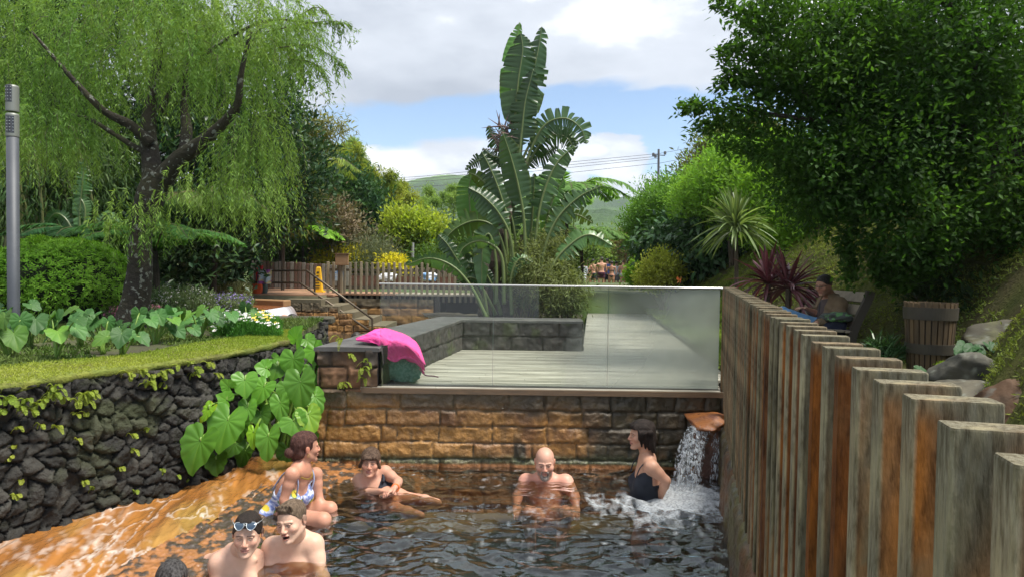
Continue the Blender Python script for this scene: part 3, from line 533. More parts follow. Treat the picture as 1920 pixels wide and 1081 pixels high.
def fall(x0, x1, y0, z0, vx, vy, T_, seed, n=40, m=60):   # one curtain of the jet, thrown forward and to the left
    t = np.linspace(0, T_, m)[:, None]; u = np.linspace(0, 1, n)[None]; ph = vnoise(u*5+seed+0*t, t*26+seed+0*u, 1, 3)-.5; p2_ = vnoise(u*11+seed+0*t, t*40+0*u, 4, 3)-.5
    X = lerp(x0, x1, u) + (vx + .10*(vnoise(u*3+seed, u*0, 3)-.5))*t + .035*ph*np.clip(t*9, 0, 1) + .10*(u-.5)*t; Y_ = y0 + (vy + .25*(vnoise(u*6+seed, u*0, 9)-.5))*t + .05*p2_*np.clip(t*9, 0, 1); Z = z0 - .05*(2*u-1)**2 - 4.9*t**2 - .12*t + .02*ph
    wf.grid(np.stack([X, Y_, Z], -1))
fall(1.585, 1.79, 6.03, .515, -.62, -.62, .315, 1); fall(1.60, 1.77, 6.01, .50, -.70, -.85, .31, 7); fall(1.62, 1.80, 6.04, .49, -.50, -.45, .31, 13); fall(1.83, 1.90, 6.06, .46, -.12, -.15, .29, 19, 14)
for i in range(520):
    tt = rs.uniform(.03, .32); m0 = rs.rand() < .8; u = rs.rand(); p = np.array([1.60+.2*u-.64*tt+.03*rs.randn() if m0 else 1.86+.05*rs.randn(), (6.0-.75*tt if m0 else 6.03-.2*tt)+.05*rs.randn(), .50-4.9*tt**2+.015*rs.randn()]); r_ = rs.uniform(.0015, .0045)
    wf.lathe([(0, -r_*1.8), (r_*.8, -r_*.5), (r_*.8, r_*.5), (0, r_*1.8)], p, 5)
for i in range(260):
    a_ = rs.uniform(0, 6.28); q_ = abs(rs.randn())*.15; r_ = rs.uniform(.0015, .0045); p = (SP[0]+q_*math.cos(a_)-.04, SP[1]+.03+q_*math.sin(a_), .01+abs(rs.randn())*.04*math.exp(-q_*3)); wf.lathe([(0, -r_), (r_, 0), (0, r_)], p, 5)
def fallmat():
    m = bpy.data.materials.new('falling_water'); m.use_nodes = True; nt = m.node_tree; N = nt.nodes; L = nt.links; b = N['Principled BSDF']; b.inputs['Base Color'].default_value = (.66, .72, .78, 1); b.inputs['Roughness'].default_value = .12; b.inputs['Transmission Weight'].default_value = .25; b.inputs['IOR'].default_value = 1.33; b.inputs['Specular IOR Level'].default_value = .9
    tc = N.new('ShaderNodeTexCoord'); mp = N.new('ShaderNodeMapping'); mp.inputs['Scale'].default_value = (1, 1, .38); L.new(tc.outputs['Object'], mp.inputs[0]); no = N.new('ShaderNodeTexNoise'); no.inputs['Scale'].default_value = 55; no.inputs['Detail'].default_value = 5; no.inputs['Distortion'].default_value = .8; L.new(mp.outputs[0], no.inputs['Vector'])
    mr = N.new('ShaderNodeMapRange'); mr.inputs[1].default_value = .47; mr.inputs[2].default_value = .60; mr.inputs[4].default_value = .9; L.new(no.outputs['Fac'], mr.inputs[0]); bp = N.new('ShaderNodeBump'); bp.inputs['Distance'].default_value = .02; L.new(no.outputs['Fac'], bp.inputs['Height']); L.new(bp.outputs[0], b.inputs['Normal'])
    tr = N.new('ShaderNodeBsdfTransparent'); mx = N.new('ShaderNodeMixShader'); L.new(mr.outputs[0], mx.inputs[0]); L.new(tr.outputs[0], mx.inputs[1]); L.new(b.outputs[0], mx.inputs[2]); L.new(mx.outputs[0], N['Material Output'].inputs[0]); return m
o = wf.build('waterfall', fallmat(), smooth=True); tag(o, 'white jet of water falling from the spout and splashing into the pool', 'waterfall')
# ---- upper pool, cascade, steps, walkway behind
m_ = MB(); gx, gy = np.meshgrid(np.linspace(-9, -1.0, 120), np.linspace(7.3, 17.4, 120), indexing='ij'); m_.grid(np.stack([gx, gy, .40+.012*vnoise(gx*5, gy*6, 0, 3)], -1)); structure(m_.build('upper_pool_water', mat('upper_water', (.06, .045, .03), (.04, .032, .022), rough=.08, scale=1, spec=.7, bump=.25, bscale=14, bdist=.02), smooth=True))
def ochre_col(x, y, z, e, h, h2):
    c_ = lerp(c3(.36, .19, .06), c3(.22, .12, .055), h[..., None]); up = np.clip((z-.82+(h2-.5)*.2)/.12, 0, 1)[..., None]; c_ = lerp(c_, c3(.12, .095, .06), up); dn = np.clip((.5-z)/.25, 0, 1)[..., None]; c_ = lerp(c_, c3(.08, .035, .02), dn*.85)
    return lerp(c3(.06, .045, .03), c_*(.7+.6*vnoise(x*9, z*9, 3, 3)[..., None]), np.clip(e*1.5, 0, 1)[..., None])
uw = empty('pool_back_wall', (-4, 17.0, .2), 'yellow ochre block wall below the picket railing of the rear walkway', 'wall')
w = MB(); ashlar(w, (-4.15, 17.0), (-1.95, 17.0), .2, 1.08, .22, .55, 31, ochre_col, res=.03, top=[0, .22, .44, .66, .86, 1.3]); w.build('stone_face', stone, uw, smooth=True); b = MB(); b.box((-3.05, 17.3, .6), (1.1, .25, .47), col=(.1, .08, .05)); b.build('core', stone, uw)
st = empty('stone_steps', (-4.9, 15.6, .2), 'mossy block steps with a stone cheek going down into the upper pool', 'steps')
STX0 = -4.95
w = MB(); ashlar(w, (-4.95, 15.0), (-4.2, 15.0), .2, 1.06, .22, .3, 33, ochre_col, res=.02, top=[0, .25, .46, .67, .86, 1.3])
sx_ = [-5.0, -4.2, -3.82, -3.5, -3.14, -2.78]
for k in range(5):
    zt = 1.12 - .14*k; xa, xb_ = sx_[k], sx_[k+1]
    if k: ashlar(w, (xa, 15.0), (xb_, 15.0), .3, zt, .2, .4, 33+k, ochre_col, res=.02, top=[.1, .3, .44, .58, .72, .86, 1.0, 1.2])
    w.box(((xa+xb_)/2, 15.78, zt/2+.1), ((xb_-xa)/2, .76, zt/2-.1+.012), col=(.13, .11, .07))
w.build('treads', stone, st)
# cascade pool (orange table of water with a white weir)
m_ = MB(); tb = np.array([[-7.2, 11.3, 1.0], [-4.72, 11.6, 1.0], [-4.70, 14.4, 1.0], [-7.0, 15.4, 1.0]]); u, v = np.meshgrid(np.linspace(0, 1, 60), np.linspace(0, 1, 60), indexing='ij'); P = (lerp(lerp(tb[0], tb[1], u[..., None]), lerp(tb[3], tb[2], u[..., None]), v[..., None])); P[..., 2] += .015+.01*vnoise(P[..., 0]*6, P[..., 1]*6)
m_.grid(P); structure(m_.build('cascade_pool', mat('cascade_water', (.30, .11, .04), (.22, .08, .035), rough=.12, scale=2, bump=.2, bscale=20), smooth=True))
vv = np.linspace(0, 1, 140); tt = np.linspace(0, 1, 16); A_, B_ = np.array([-4.72, 11.6]), np.array([-4.70, 14.4]); L_ = lerp(A_, B_, vv[:, None]); P = np.zeros((140, 16, 3)); P[..., 0] = L_[:, :1] + (.02+.30*tt[None]) + .02*vnoise(vv*60, vv*0)[:, None]; P[..., 1] = L_[:, 1:] + 0*tt[None]; P[..., 2] = 1.02 - .72*tt[None]**1.7
nn = vnoise(np.repeat((vv*60)[:, None], 16, 1), tt[None]*1.3+0*P[..., 0], 0, 3)[..., None]; edge_w = np.clip((vv-.80)*5, 0, 1)[:, None, None]
m_ = MB(); m_.grid(P, lerp(lerp(c3(.60, .64, .72), c3(.34, .33, .36), np.clip((nn-.4)*3, 0, 1)), c3(.16, .10, .07), edge_w*.75), flip=True); o = m_.build('weir_cascade', mat('weir_water', (1, 1, 1), rough=.25, attr=True), smooth=True); tag(o, 'low smooth curtain of white water spilling off the orange basin into the upper pool', 'waterfall')
m_ = MB()
for a_, b__ in (((-7.2, 15.5), (-4.75, 14.45)), ((-7.6, 10), (-7.2, 15.5))): 
    a_, b__ = np.array(a_), np.array(b__); c_ = (a_+b__)/2; l = np.linalg.norm(b__-a_)/2; m_.bbox((c_[0], c_[1], 1.07), (l, .12, .07), .02, R=rotz(math.atan2(*(b__-a_)[::-1])), col=(.26, .15, .07))
o = m_.build('basin_kerb', stone); tag(o, 'ochre stone kerb around the orange cascade basin', 'kerb')
# low wall end where the terrace stops at the upper pool
w = MB(); ashlar(w, (-3.75, 9.6), (-2.62, 9.75), .8, 1.10, .2, .3, 41, lambda x, y, z, e, h, h2: dark_col(x, y, z, e, h, h2)*1.5, res=.02); w.bbox((-3.18, 9.85, 1.08), (.60, .17, .05), .02, R=rotz(.13), col=(.065, .06, .04)); o = w.build('low_wall', stone); tag(o, 'low stone wall with a flat mossy top at the edge of the upper pool', 'wall')
# rear walkway
WK = 1.20
wk = MB(); rs = np.random.RandomState(6); x = -7.6
while x < 1.2:
    wk.box((x+.06, 18.2, WK-.02), (.057, 1.15 if x > -4.3 else 2.0, .02), col=np.array((.36, .20, .12))*rs.uniform(.8, 1.15) if x < -3 else np.array((.33, .28, .22))*rs.uniform(.8, 1.15)); x += .12
wk.box((-5.9, 15.9, WK-.06), (1.5, .45, .05), col=(.20, .19, .12)); wk.box((-5.9, 16.0, WK+.003), (1.5, .52, .012), col=(.34, .19, .11))
structure(wk.build('walkway', mat('walkway_wood', (1, 1, 1), (.7, .7, .7), rough=.6, attr=True)))
wb = MB(); wb.box((-2.9, 17.2, 1.10), (4.6, .05, .075), col=(.02, .018, .015)); wb.box((-.3, 17.7, .8), (1.4, .06, .3), col=(.03, .025, .02)); wb.box((-1.86, 17.1, .7), (.06, .1, .45), col=(.04, .035, .03)); structure(wb.build('walkway_beam_and_shade', stone))  # beam and post; wide dark panel paints the shaded opening under the walkway
def slats(name, label, xa, xb_, Y, zb, zt, step, wd, mt, zslope=0, cols=None, rails=True, seed=3, rot=0):
    e_ = empty(name, (xa, Y, zb), label, 'fence'); rs = np.random.RandomState(seed); x = xa
    while x < xb_:
        m_ = MB(); dz = zslope*(x-xa); tp = rs.uniform(-.012, .012); c_ = cols[rs.randint(len(cols))]*rs.uniform(.85, 1.15)
        yy = Y + rot*(x-xa); m_.bbox((x, yy, (zb+zt)/2+dz), (wd/2, .02, (zt-zb)/2+tp), .006, col=c_); m_.build('slat', mt, e_, loc=(x, yy, zb)); x += step
    if rails:
        m_ = MB(); L_ = (xb_-xa)
        for zz in (zb+.35, zt-.2): m_.add([[xa, Y+.03, zz-.03], [xb_, Y+.03+rot*L_, zz-.03+zslope*L_], [xb_, Y+.03+rot*L_, zz+.03+zslope*L_], [xa, Y+.03, zz+.03]], np.array([[0, 1, 2, 3]]), cols[0]*.8); m_.add([[xa, Y+.06, zz-.03], [xb_, Y+.06+rot*L_, zz-.03+zslope*L_], [xb_, Y+.06+rot*L_, zz+.03+zslope*L_], [xa, Y+.06, zz+.03]], np.array([[0, 3, 2, 1]]), cols[0]*.8)
        m_.build('rail', mt, e_)
    return e_
sm = mat('old_slat_wood', (1, 1, 1), (.7, .68, .6), rough=.85, attr=True, scale=9, stretch=(4, 4, 1))
tan = [c3(.26, .215, .145), c3(.30, .25, .17), c3(.21, .18, .13)]; gry = [c3(.21, .19, .17), c3(.27, .25, .22), c3(.15, .10, .08), c3(.12, .07, .05)]
slats('picket_railing', 'pale timber picket railing along the front edge of the rear walkway', -4.62, -.25, 17.12, 1.0, 1.98, .1385, .062, sm, cols=tan, rot=0)
slats('board_fence', 'close boarded grey fence behind the yellow floor sign and handrail', -7.6, -4.75, 20.0, 1.15, 2.02, .115, .095, sm, cols=gry, zslope=-.045)
slats('rear_railing', 'second picket railing on the far side of the rear walkway', -4.6, .6, 19.4, 1.1, 1.85, .16, .06, sm, cols=[c*.75 for c in tan], seed=9)
m_ = MB(); m_.box((-3.1, 19.25, 1.42), (1.5, .05, .19)); o = m_.build('bench_box', mat('dark_red_wood', (.11, .05, .03), (.15, .07, .045), rough=.8)); tag(o, 'long low dark red timber box seen through the pickets', 'bench')
# ================================================================ VEGETATION
rng = np.random.RandomState(42)
def rdir(n, rs=None): v = (rs or rng).randn(n, 3); return unit(v)
def leaves(mb, P, D, N, L, W, fold=.15, shape='dia', droop=0, col=None):
    """one small leaf per row of P, pointing along D, facing N"""
    P = np.asarray(P, float); n = len(P); D = unit(D); N = N - D*(N*D).sum(1, keepdims=True); N = unit(N); Sd = np.cross(D, N); L = np.broadcast_to(L, (n,))[:, None]; W = np.broadcast_to(W, (n,))[:, None]
    if shape == 'dia':
        mid = P + D*L*.42; V = np.stack([P, mid + Sd*W*.5 + N*W*fold, P + D*L - N*L*droop, mid - Sd*W*.5 + N*W*fold], 1); F = np.arange(n)[:, None]*4 + np.array([0, 1, 2, 3])
    else:      # lance: six vertices, bends over
        m1 = P + D*L*.3 + N*L*.02; m2 = P + D*L*.7 - N*L*droop*.5; V = np.stack([P, m1+Sd*W*.5, m2+Sd*W*.42, P+D*L-N*L*droop*1.4, m2-Sd*W*.42, m1-Sd*W*.5], 1); F = (np.arange(n)[:, None, None]*6 + np.array([[0, 1, 2, 5], [2, 3, 4, 5]])).reshape(-1, 4)
        F = (np.arange(n)[:, None, None]*6 + np.array([[0, 1, 5, 0], [1, 2, 4, 5], [2, 3, 4, 2]])).reshape(-1, 4); q = F.reshape(n, 3, 4)
        mb.add(V.reshape(-1, 3), [q[:, 1].copy(), q[:, 0, :3].copy(), q[:, 2, :3].copy()], None if col is None else np.repeat(col, 6, 0)); return
    mb.add(V.reshape(-1, 3), F, None if col is None else np.repeat(col, 4, 0))
def px2m(px, Y): return px/1280*Y
def blob(px, py, Y, rx, ry, rY): return (PY(px, py, Y), np.array([px2m(rx, Y), rY, px2m(ry, Y)]))
def crown(mb, blobs, n, per, L, W, spread=.12, seed=1, gap=.42, gs=2.0, shell=.45, up=.35, shape='dia', droop=0, out=.6, hang=0, pos_only=False, fold=.15):
    """leaf clumps through the crown's volume with gaps between them"""
    rs = np.random.RandomState(seed); vol = np.array([b[1].prod()**(2/3) for b in blobs]); vol /= vol.sum(); cnt = rs.multinomial(n, vol); out_ = []
    for (c_, r_), k in zip(blobs, cnt):
        u = rdir(k, rs); rad = 1 - (1-rs.rand(k)**(1/3.))*(1-shell)*1.3; rad = np.where(rs.rand(k) < .12, rad*(1+.22*rs.rand(k)), rad); p = c_ + u*rad[:, None]*r_; nv = vnoise(p[:, 0]*gs+seed, p[:, 1]*gs, p[:, 2]*gs, 3); k_ = nv > gap; out_.append((p[k_], u[k_]))
    P = np.concatenate([a for a, b in out_]); U = np.concatenate([b for a, b in out_])
    if pos_only: return P, U
    m = len(P); q = np.repeat(P, per, 0) + rs.randn(m*per, 3)*spread; Uo = np.repeat(U, per, 0); tw = unit(Uo*out + rs.randn(m*per, 3)*.6 + np.array([0, 0, up-hang])); Nn = unit(Uo*.4 + rs.randn(m*per, 3)*.45 + np.array([0, 0, .9]))
    leaves(mb, q, tw, Nn, L*rs.uniform(.7, 1.25, m*per), W*rs.uniform(.75, 1.2, m*per), shape=shape, droop=droop, fold=fold); return P
def branches(mb, base, targets, r0, seed=0, wob=.12, frac=1.0):
    """limbs from a fork point out to places in the crown"""
    rs = np.random.RandomState(seed)
    for t in targets:
        t = np.asarray(t, float); m1 = lerp(base, t, .35) + rs.randn(3)*wob*np.linalg.norm(t-base) + np.array([0, 0, .1*np.linalg.norm(t-base)]); m2 = lerp(base, t, .7) + rs.randn(3)*wob*.7*np.linalg.norm(t-base)
        p = spline([base, m1, m2, t], 12); mb.tube(p, np.linspace(r0, r0*.2, 12)*rs.uniform(.7, 1.1), 6)
bark = mat('bark', (.055, .04, .028), (.09, .075, .055), rough=.95, scale=9, bump=1, bscale=30, bdist=.02, stretch=(1, 1, .5))
darkbark = mat('dark_bark', (.025, .02, .015), (.045, .035, .025), rough=.95, scale=9, bump=1, bscale=25, bdist=.02)
def tree(name, label, cat, base, fork, blobs, n, per, L, W, lm, r0=.12, seed=1, nb=7, group=None, bm=None, **k):
    e_ = empty(name, base, label, cat, group); m_ = MB(); P = crown(m_, blobs, n, per, L, W, seed=seed, **k); m_.build('crown', lm, e_)
    t_ = MB(); p = spline([base, lerp(np.array(base), np.array(fork), .5)+np.array([.04, 0, 0])*np.linalg.norm(np.array(fork)-np.array(base)), fork], 10); t_.tube(p, np.linspace(r0, r0*.7, 10), 9); rs = np.random.RandomState(seed)
    if len(P): branches(t_, np.array(fork, float), P[rs.choice(len(P), min(nb, len(P)), False)], r0*.5, seed)
    t_.build('trunk', bm or bark, e_); return e_
def ground_at(px, Y, z=None): q = PY(px, 500, Y); return q[0]
# ---------- the willow
def willow():
    Y = 8.2; base = PY(250, 612, 8.0); e_ = empty('willow_tree', base, 'weeping willow with lichen spotted trunk arching over the taro garden', 'tree')
    t_ = MB(); P = lambda l, Yo=0: [PY(a, b_, Y+Yo) for a, b_ in l]
    def limb(l, r, Yo=0, dY=0):
        q = [PY(a, b_, Y+Yo+dY*i) for i, (a, b_) in enumerate(l)]; s = spline(q, 40); R_n = np.interp(np.linspace(0, 1, 40), np.linspace(0, 1, len(r)), np.array(r)/160.); R_n = R_n*(1+.16*(vnoise(s[:, 2]*7, s[:, 0]*7)-.5)); t_.tube(s, R_n, 16); return s
    limb([(246, 625), (252, 580), (262, 510), (264, 440), (280, 375), (300, 325)], [36, 27, 22, 21, 26, 26])
    limb([(285, 380), (284, 310), (278, 250), (283, 190), (296, 110), (300, 20)], [20, 17, 15, 12, 8, 4], 0, .05)
    limb([(298, 345), (335, 300), (385, 262), (425, 225), (446, 196), (452, 140), (470, 60)], [20, 17, 12, 9, 8, 5, 3], 0, -.1)
    limb([(345, 285), (350, 245), (346, 200), (352, 130), (370, 40)], [11, 11, 8, 5, 3], 0, .15); limb([(284, 270), (245, 235), (205, 215), (175, 190), (120, 130), (60, 60)], [10, 9, 7, 6, 4, 2], 0, -.1); limb([(280, 290), (240, 268), (170, 225), (130, 215)], [6, 5, 4, 2], 0, .2); limb([(300, 210), (330, 160), (400, 90), (500, 40), (600, 45)], [6, 5, 4, 3, 1.5], .1, .05)
    lich = mat('willow_bark', (.030, .025, .016), (.045, .042, .018), rough=.95, scale=6, bump=1.0, bscale=26, bdist=.03, c3=(.02, .016, .012), s3=3)
    nt = lich.node_tree; b_ = nt.nodes['Principled BSDF']; src = b_.inputs['Base Color'].links[0].from_socket; no = nt.nodes.new('ShaderNodeTexNoise'); no.inputs['Scale'].default_value = 17; no.inputs['Detail'].default_value = 3; tc = nt.nodes.new('ShaderNodeTexCoord'); nt.links.new(tc.outputs['Object'], no.inputs['Vector'])
    mr = nt.nodes.new('ShaderNodeMapRange'); mr.inputs[1].default_value = .60; mr.inputs[2].default_value = .64; nt.links.new(no.outputs['Fac'], mr.inputs[0]); mx = nt.nodes.new('ShaderNodeMix'); mx.data_type = 'RGBA'; nt.links.new(mr.outputs[0], mx.inputs[0]); nt.links.new(src, mx.inputs[6]); mx.inputs[7].default_value = (.17, .18, .15, 1); nt.links.new(mx.outputs[2], b_.inputs['Base Color'])
    t_.build('trunk', lich, e_, smooth=True)
    rs = np.random.RandomState(5); c_ = MB(); tw = MB(); S0 = []
    def strands(n, cx, cy, cY, rx, ry, rY, ln, outw, seed):
        rs = np.random.RandomState(seed); u = rdir(n, rs); rad = rs.rand(n)**.45; C_ = PY(cx, cy, cY); r_ = np.array([px2m(rx, cY), rY, px2m(ry, cY)]); p = C_ + u*rad[:, None]*r_
        nv = vnoise(p[:, 0]*1.5, p[:, 1]*1.5, p[:, 2]*1.1, 3); k_ = nv > .37; p = p[k_]; u = u[k_]; m = len(p); l = rs.uniform(*ln, m); K = 30; t = np.linspace(0, 1, K)
        h = unit(u*np.array([1, 1, .25]) + rs.randn(m, 3)*.35 + np.array([0, 0, .25])); q = p[:, None] + h[:, None]*(l[:, None]*outw*(t - .35*t**2)[None])[..., None] + np.array([0, 0, -1])*(l[:, None]*1.0*(t**1.9)[None])[..., None]; q = q + .03*(vnoise(q[..., 0]*5, q[..., 1]*5, q[..., 2]*5, 2)[..., None]-.5)
        T = unit(np.gradient(q, axis=1)); Q = q.reshape(-1, 3); TT = T.reshape(-1, 3); sd = unit(np.cross(TT, rs.randn(len(Q), 3))); D = unit(TT*.75 + sd*.75 + np.array([0, 0, -.25])); leaves(c_, Q, D, unit(rs.randn(len(Q), 3)+np.array([0, 0, .5])), rs.uniform(.045, .085, len(Q)), rs.uniform(.009, .013, len(Q)), fold=.05)
        for i in range(0, m, 7):
            tw.tube(q[i][::5], np.linspace(.004, .0015, 6), 3, cap=False)
    strands(1250, 270, 0, 9.0, 285, 165, 1.3, (.3, .75), .7, 1); strands(560, 90, 120, 8.8, 160, 150, 1.0, (.3, .9), .5, 2); strands(520, 435, 100, 8.6, 110, 100, .9, (.35, .75), .8, 3)
    strands(170, 535, 50, 7.9, 55, 45, .8, (.3, .7), .9, 4); strands(260, 290, 60, 7.9, 240, 120, .5, (.3, .7), .6, 9); strands(200, 480, 265, 8.2, 75, 60, .8, (.5, 1.05), .35, 5); strands(90, 420, 350, 7.7, 120, 60, .7, (.3, .6), .3, 6); strands(200, 100, 240, 8.2, 110, 50, 1.0, (.3, .6), .4, 7); strands(60, 250, 400, 7.8, 80, 50, .5, (.2, .4), .4, 8)
    for l in ([(500, 60), (570, 45), (620, 40), (655, 44)], [(520, 90), (580, 85), (620, 105), (645, 122)], [(540, 110), (590, 120), (615, 150)], [(560, 30), (600, 15), (640, 60)]):
        s = spline([PY(a, b_, 7.9) for a, b_ in l], 40); tw.tube(s, np.linspace(.008, .002, 40), 4)
        for q in s[::1]:
            m = 5; P_ = np.repeat(q[None], m, 0)+rs.randn(m, 3)*.015; leaves(c_, P_, rs.randn(m, 3)*.5+np.array([.3, 0, -.8]), rs.randn(m, 3)+np.array([0, 0, .5]), rs.uniform(.05, .09, m), .012)
            if rs.rand() < .4:
                K = 9; t = np.linspace(0, 1, K)[:, None]; qq = q + t*np.array([.08*rs.randn()+.05, .05*rs.randn(), -rs.uniform(.08, .3)]); leaves(c_, np.repeat(qq, 2, 0), rs.randn(2*K, 3)*.5+np.array([.2, 0, -.8]), rs.randn(2*K, 3), rs.uniform(.04, .08, 2*K), .012)
    c_.build('crown', leafm('willow_leaf', (.11, .21, .045), (.18, .28, .06), transl=.42, isl=.35), e_); o = tw.build('twigs', bark, e_); o['kind'] = 'stuff'
willow()
# ---------- dark wood behind the garden
dk1 = leafm('dark_leaf', (.022, .05, .014), (.04, .08, .02), transl=.25); dk2 = leafm('bottle_leaf', (.02, .055, .022), (.045, .085, .03), transl=.2, rough=.35); mid = leafm('mid_leaf', (.05, .11, .02), (.085, .15, .03), transl=.35); olive = leafm('olive_leaf', (.085, .10, .03), (.13, .12, .045), transl=.3)
bam = leafm('bamboo_leaf', (.15, .22, .03), (.24, .27, .04), transl=.4); lime = leafm('lime_leaf', (.22, .30, .03), (.28, .34, .05), transl=.4); yel = leafm('yellow_leaf', (.50, .46, .03), (.58, .50, .04), transl=.35); grn = leafm('fresh_leaf', (.07, .20, .02), (.12, .28, .03), transl=.4); scrub = leafm('scrub_leaf', (.12, .13, .07), (.16, .12, .075), transl=.2); pale = leafm('pale_bamboo', (.16, .26, .06), (.22, .32, .08), transl=.4)
G = 1.1
def B(px, Y, z=G): q = PY(px, 500, Y); return (q[0], Y, z)
tree('dense_tree', 'dense dark evergreen behind the lamp post at the left edge', 'tree', B(-60, 14), PY(-40, 300, 14), [blob(-40, 120, 14, 190, 190, 1.6), blob(80, 260, 13.6, 150, 130, 1.4), blob(-60, 380, 13.4, 130, 110, 1.2)], 1500, 24, .15, .05, dk1, seed=11, spread=.22, gap=.36)
tree('dense_tree', 'dark broadleaf tree standing behind the willow trunk', 'tree', B(250, 15), PY(260, 330, 15), [blob(230, 120, 15, 190, 170, 1.6), blob(300, 330, 14.6, 170, 120, 1.3), blob(180, 440, 14.0, 130, 100, 1.0), blob(330, 470, 13.5, 110, 80, .9)], 1500, 22, .17, .07, dk2, r0=.06, seed=12, spread=.24, gap=.36)
tree('dense_tree', 'dark evergreen at the right shoulder of the willow behind the palms', 'tree', B(440, 16.5), PY(450, 330, 16.5), [blob(430, 200, 16, 130, 130, 1.6), blob(500, 330, 15.6, 110, 110, 1.3), blob(390, 450, 15, 80, 90, 1.0), blob(330, 520, 14.6, 100, 40, .8)], 1200, 22, .17, .07, dk2, r0=.05, seed=13, spread=.24, gap=.38)
m_ = MB(); cc_ = crown(m_, [blob(60, 360, 12.0, 130, 90, .7), blob(-40, 300, 12, 100, 120, .7), blob(150, 300, 12.4, 90, 80, .6)], 420, 16, .22, .028, seed=14, spread=.2, gap=.4, shape='lance', droop=.3, hang=.9, up=0)
e_ = empty('bamboo_clump', B(50, 12), 'dark drooping bamboo between the lamp post and the willow trunk', 'bamboo'); m_.build('leaves', leafm('dark_bamboo', (.04, .085, .025), (.075, .12, .035), transl=.3), e_); t_ = MB(); rs = np.random.RandomState(2)
for i in range(22): a = B(rs.uniform(-60, 170), 12+rs.uniform(-.4, .4)); t_.tube(spline([a, (a[0]+rs.uniform(-.2, .2), a[1], 2.6), (a[0]+rs.uniform(-.6, .6), a[1], 4.2)], 8), [.02]*6+[.015, .008], 5)
t_.build('canes', mat('cane', (.12, .13, .04), (.08, .10, .03), rough=.5), e_)
# rounded azalea
def roundbush(name, label, px, py, Y, rx, ry, rY, lm, n, L, W, seed, per=7, base=G, core=(.012, .02, .006), lump=.16, cat='bush', group=None):
    c_ = PY(px, py, Y); r_ = np.array([px2m(rx, Y), rY, px2m(ry, Y)]); rs = np.random.RandomState(seed); u = rdir(n, rs); u[:, 2] = np.where(u[:, 2] < -.55, -u[:, 2], u[:, 2]); k = 1 + lump*2*(vnoise(u[:, 0]*3+seed, u[:, 1]*3, u[:, 2]*3, 3)-.5) ; k = k*(1-.16*rs.rand(n)**2)
    P = c_ + u*k[:, None]*r_; nn = unit(u/r_); m = n*per; a = rs.uniform(0, 6.28, m); No = np.repeat(unit(nn+np.array([0, 0, .5])+rs.randn(n, 3)*.25), per, 0); t1 = unit(np.cross(No, np.array([.3, .9, .2]))); t2 = np.cross(No, t1); D = unit(No*rs.uniform(.1, .9, m)[:, None] + (np.cos(a)[:, None]*t1+np.sin(a)[:, None]*t2)); e_ = empty(name, (c_[0], Y, base), label, cat, group)
    mb = MB(); leaves(mb, np.repeat(P, per, 0)+rs.randn(m, 3)*.01, D, No, L*rs.uniform(.7, 1.2, m), W, fold=.2); mb.build('foliage', lm, e_)
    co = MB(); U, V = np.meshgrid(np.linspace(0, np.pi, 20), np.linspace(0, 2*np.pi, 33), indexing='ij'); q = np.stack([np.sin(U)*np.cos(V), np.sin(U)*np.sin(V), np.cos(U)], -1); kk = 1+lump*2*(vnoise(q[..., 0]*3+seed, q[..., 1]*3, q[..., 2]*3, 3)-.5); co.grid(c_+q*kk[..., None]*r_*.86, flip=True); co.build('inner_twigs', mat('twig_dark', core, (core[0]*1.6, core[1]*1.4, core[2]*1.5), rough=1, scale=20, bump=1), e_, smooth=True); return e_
azl = leafm('azalea_leaf', (.13, .29, .025), (.19, .36, .04), transl=.35, isl=.3)
roundbush('azalea_bush', 'big rounded glossy green bush behind the taro plants at the left', 118, 532, 8.9, 118, 86, .85, azl, 3600, .055, .017, 3)
roundbush('azalea_bush', 'small rounded green bush cut off by the left edge behind the lamp post', -20, 540, 8.3, 60, 75, .6, azl, 1300, .055, .017, 4)
# ---------- fronds (ferns, palms)
def frond(mb, pts, ln, W, n=46, droop=.35, w0=.016, taper=.6, sub=False, seed=0, rib=None, vee=.3):
    """arching rib with leaflets down both sides"""
    rs = np.random.RandomState(seed); s = spline(pts, n); T = unit(np.gradient(s, axis=0)); t = np.linspace(0, 1, n); up = np.array([0, 0, 1.]); Sd = unit(np.cross(T, up)); Nn = unit(np.cross(Sd, T)); prof = np.sin(np.pi*np.clip(t*.93+.05, 0, 1))**taper
    for sg in (-1, 1):
        D = unit(Sd*sg + T*.55 - Nn*0 + up*(-droop) + rs.randn(n, 3)*.06 + Nn*vee); leaves(mb, s, D, Nn + rs.randn(n, 3)*.1, ln*prof+.005, w0, shape='lance', droop=droop*.5)
        if sub: leaves(mb, s+T*(.5*np.linalg.norm(s[1]-s[0])), unit(D+rs.randn(n, 3)*.05), Nn, ln*prof*.96+.005, w0, shape='lance', droop=droop*.5)
    (rib if rib is not None else mb).tube(s, np.linspace(.012, .003, n)*W, 5, cap=False)
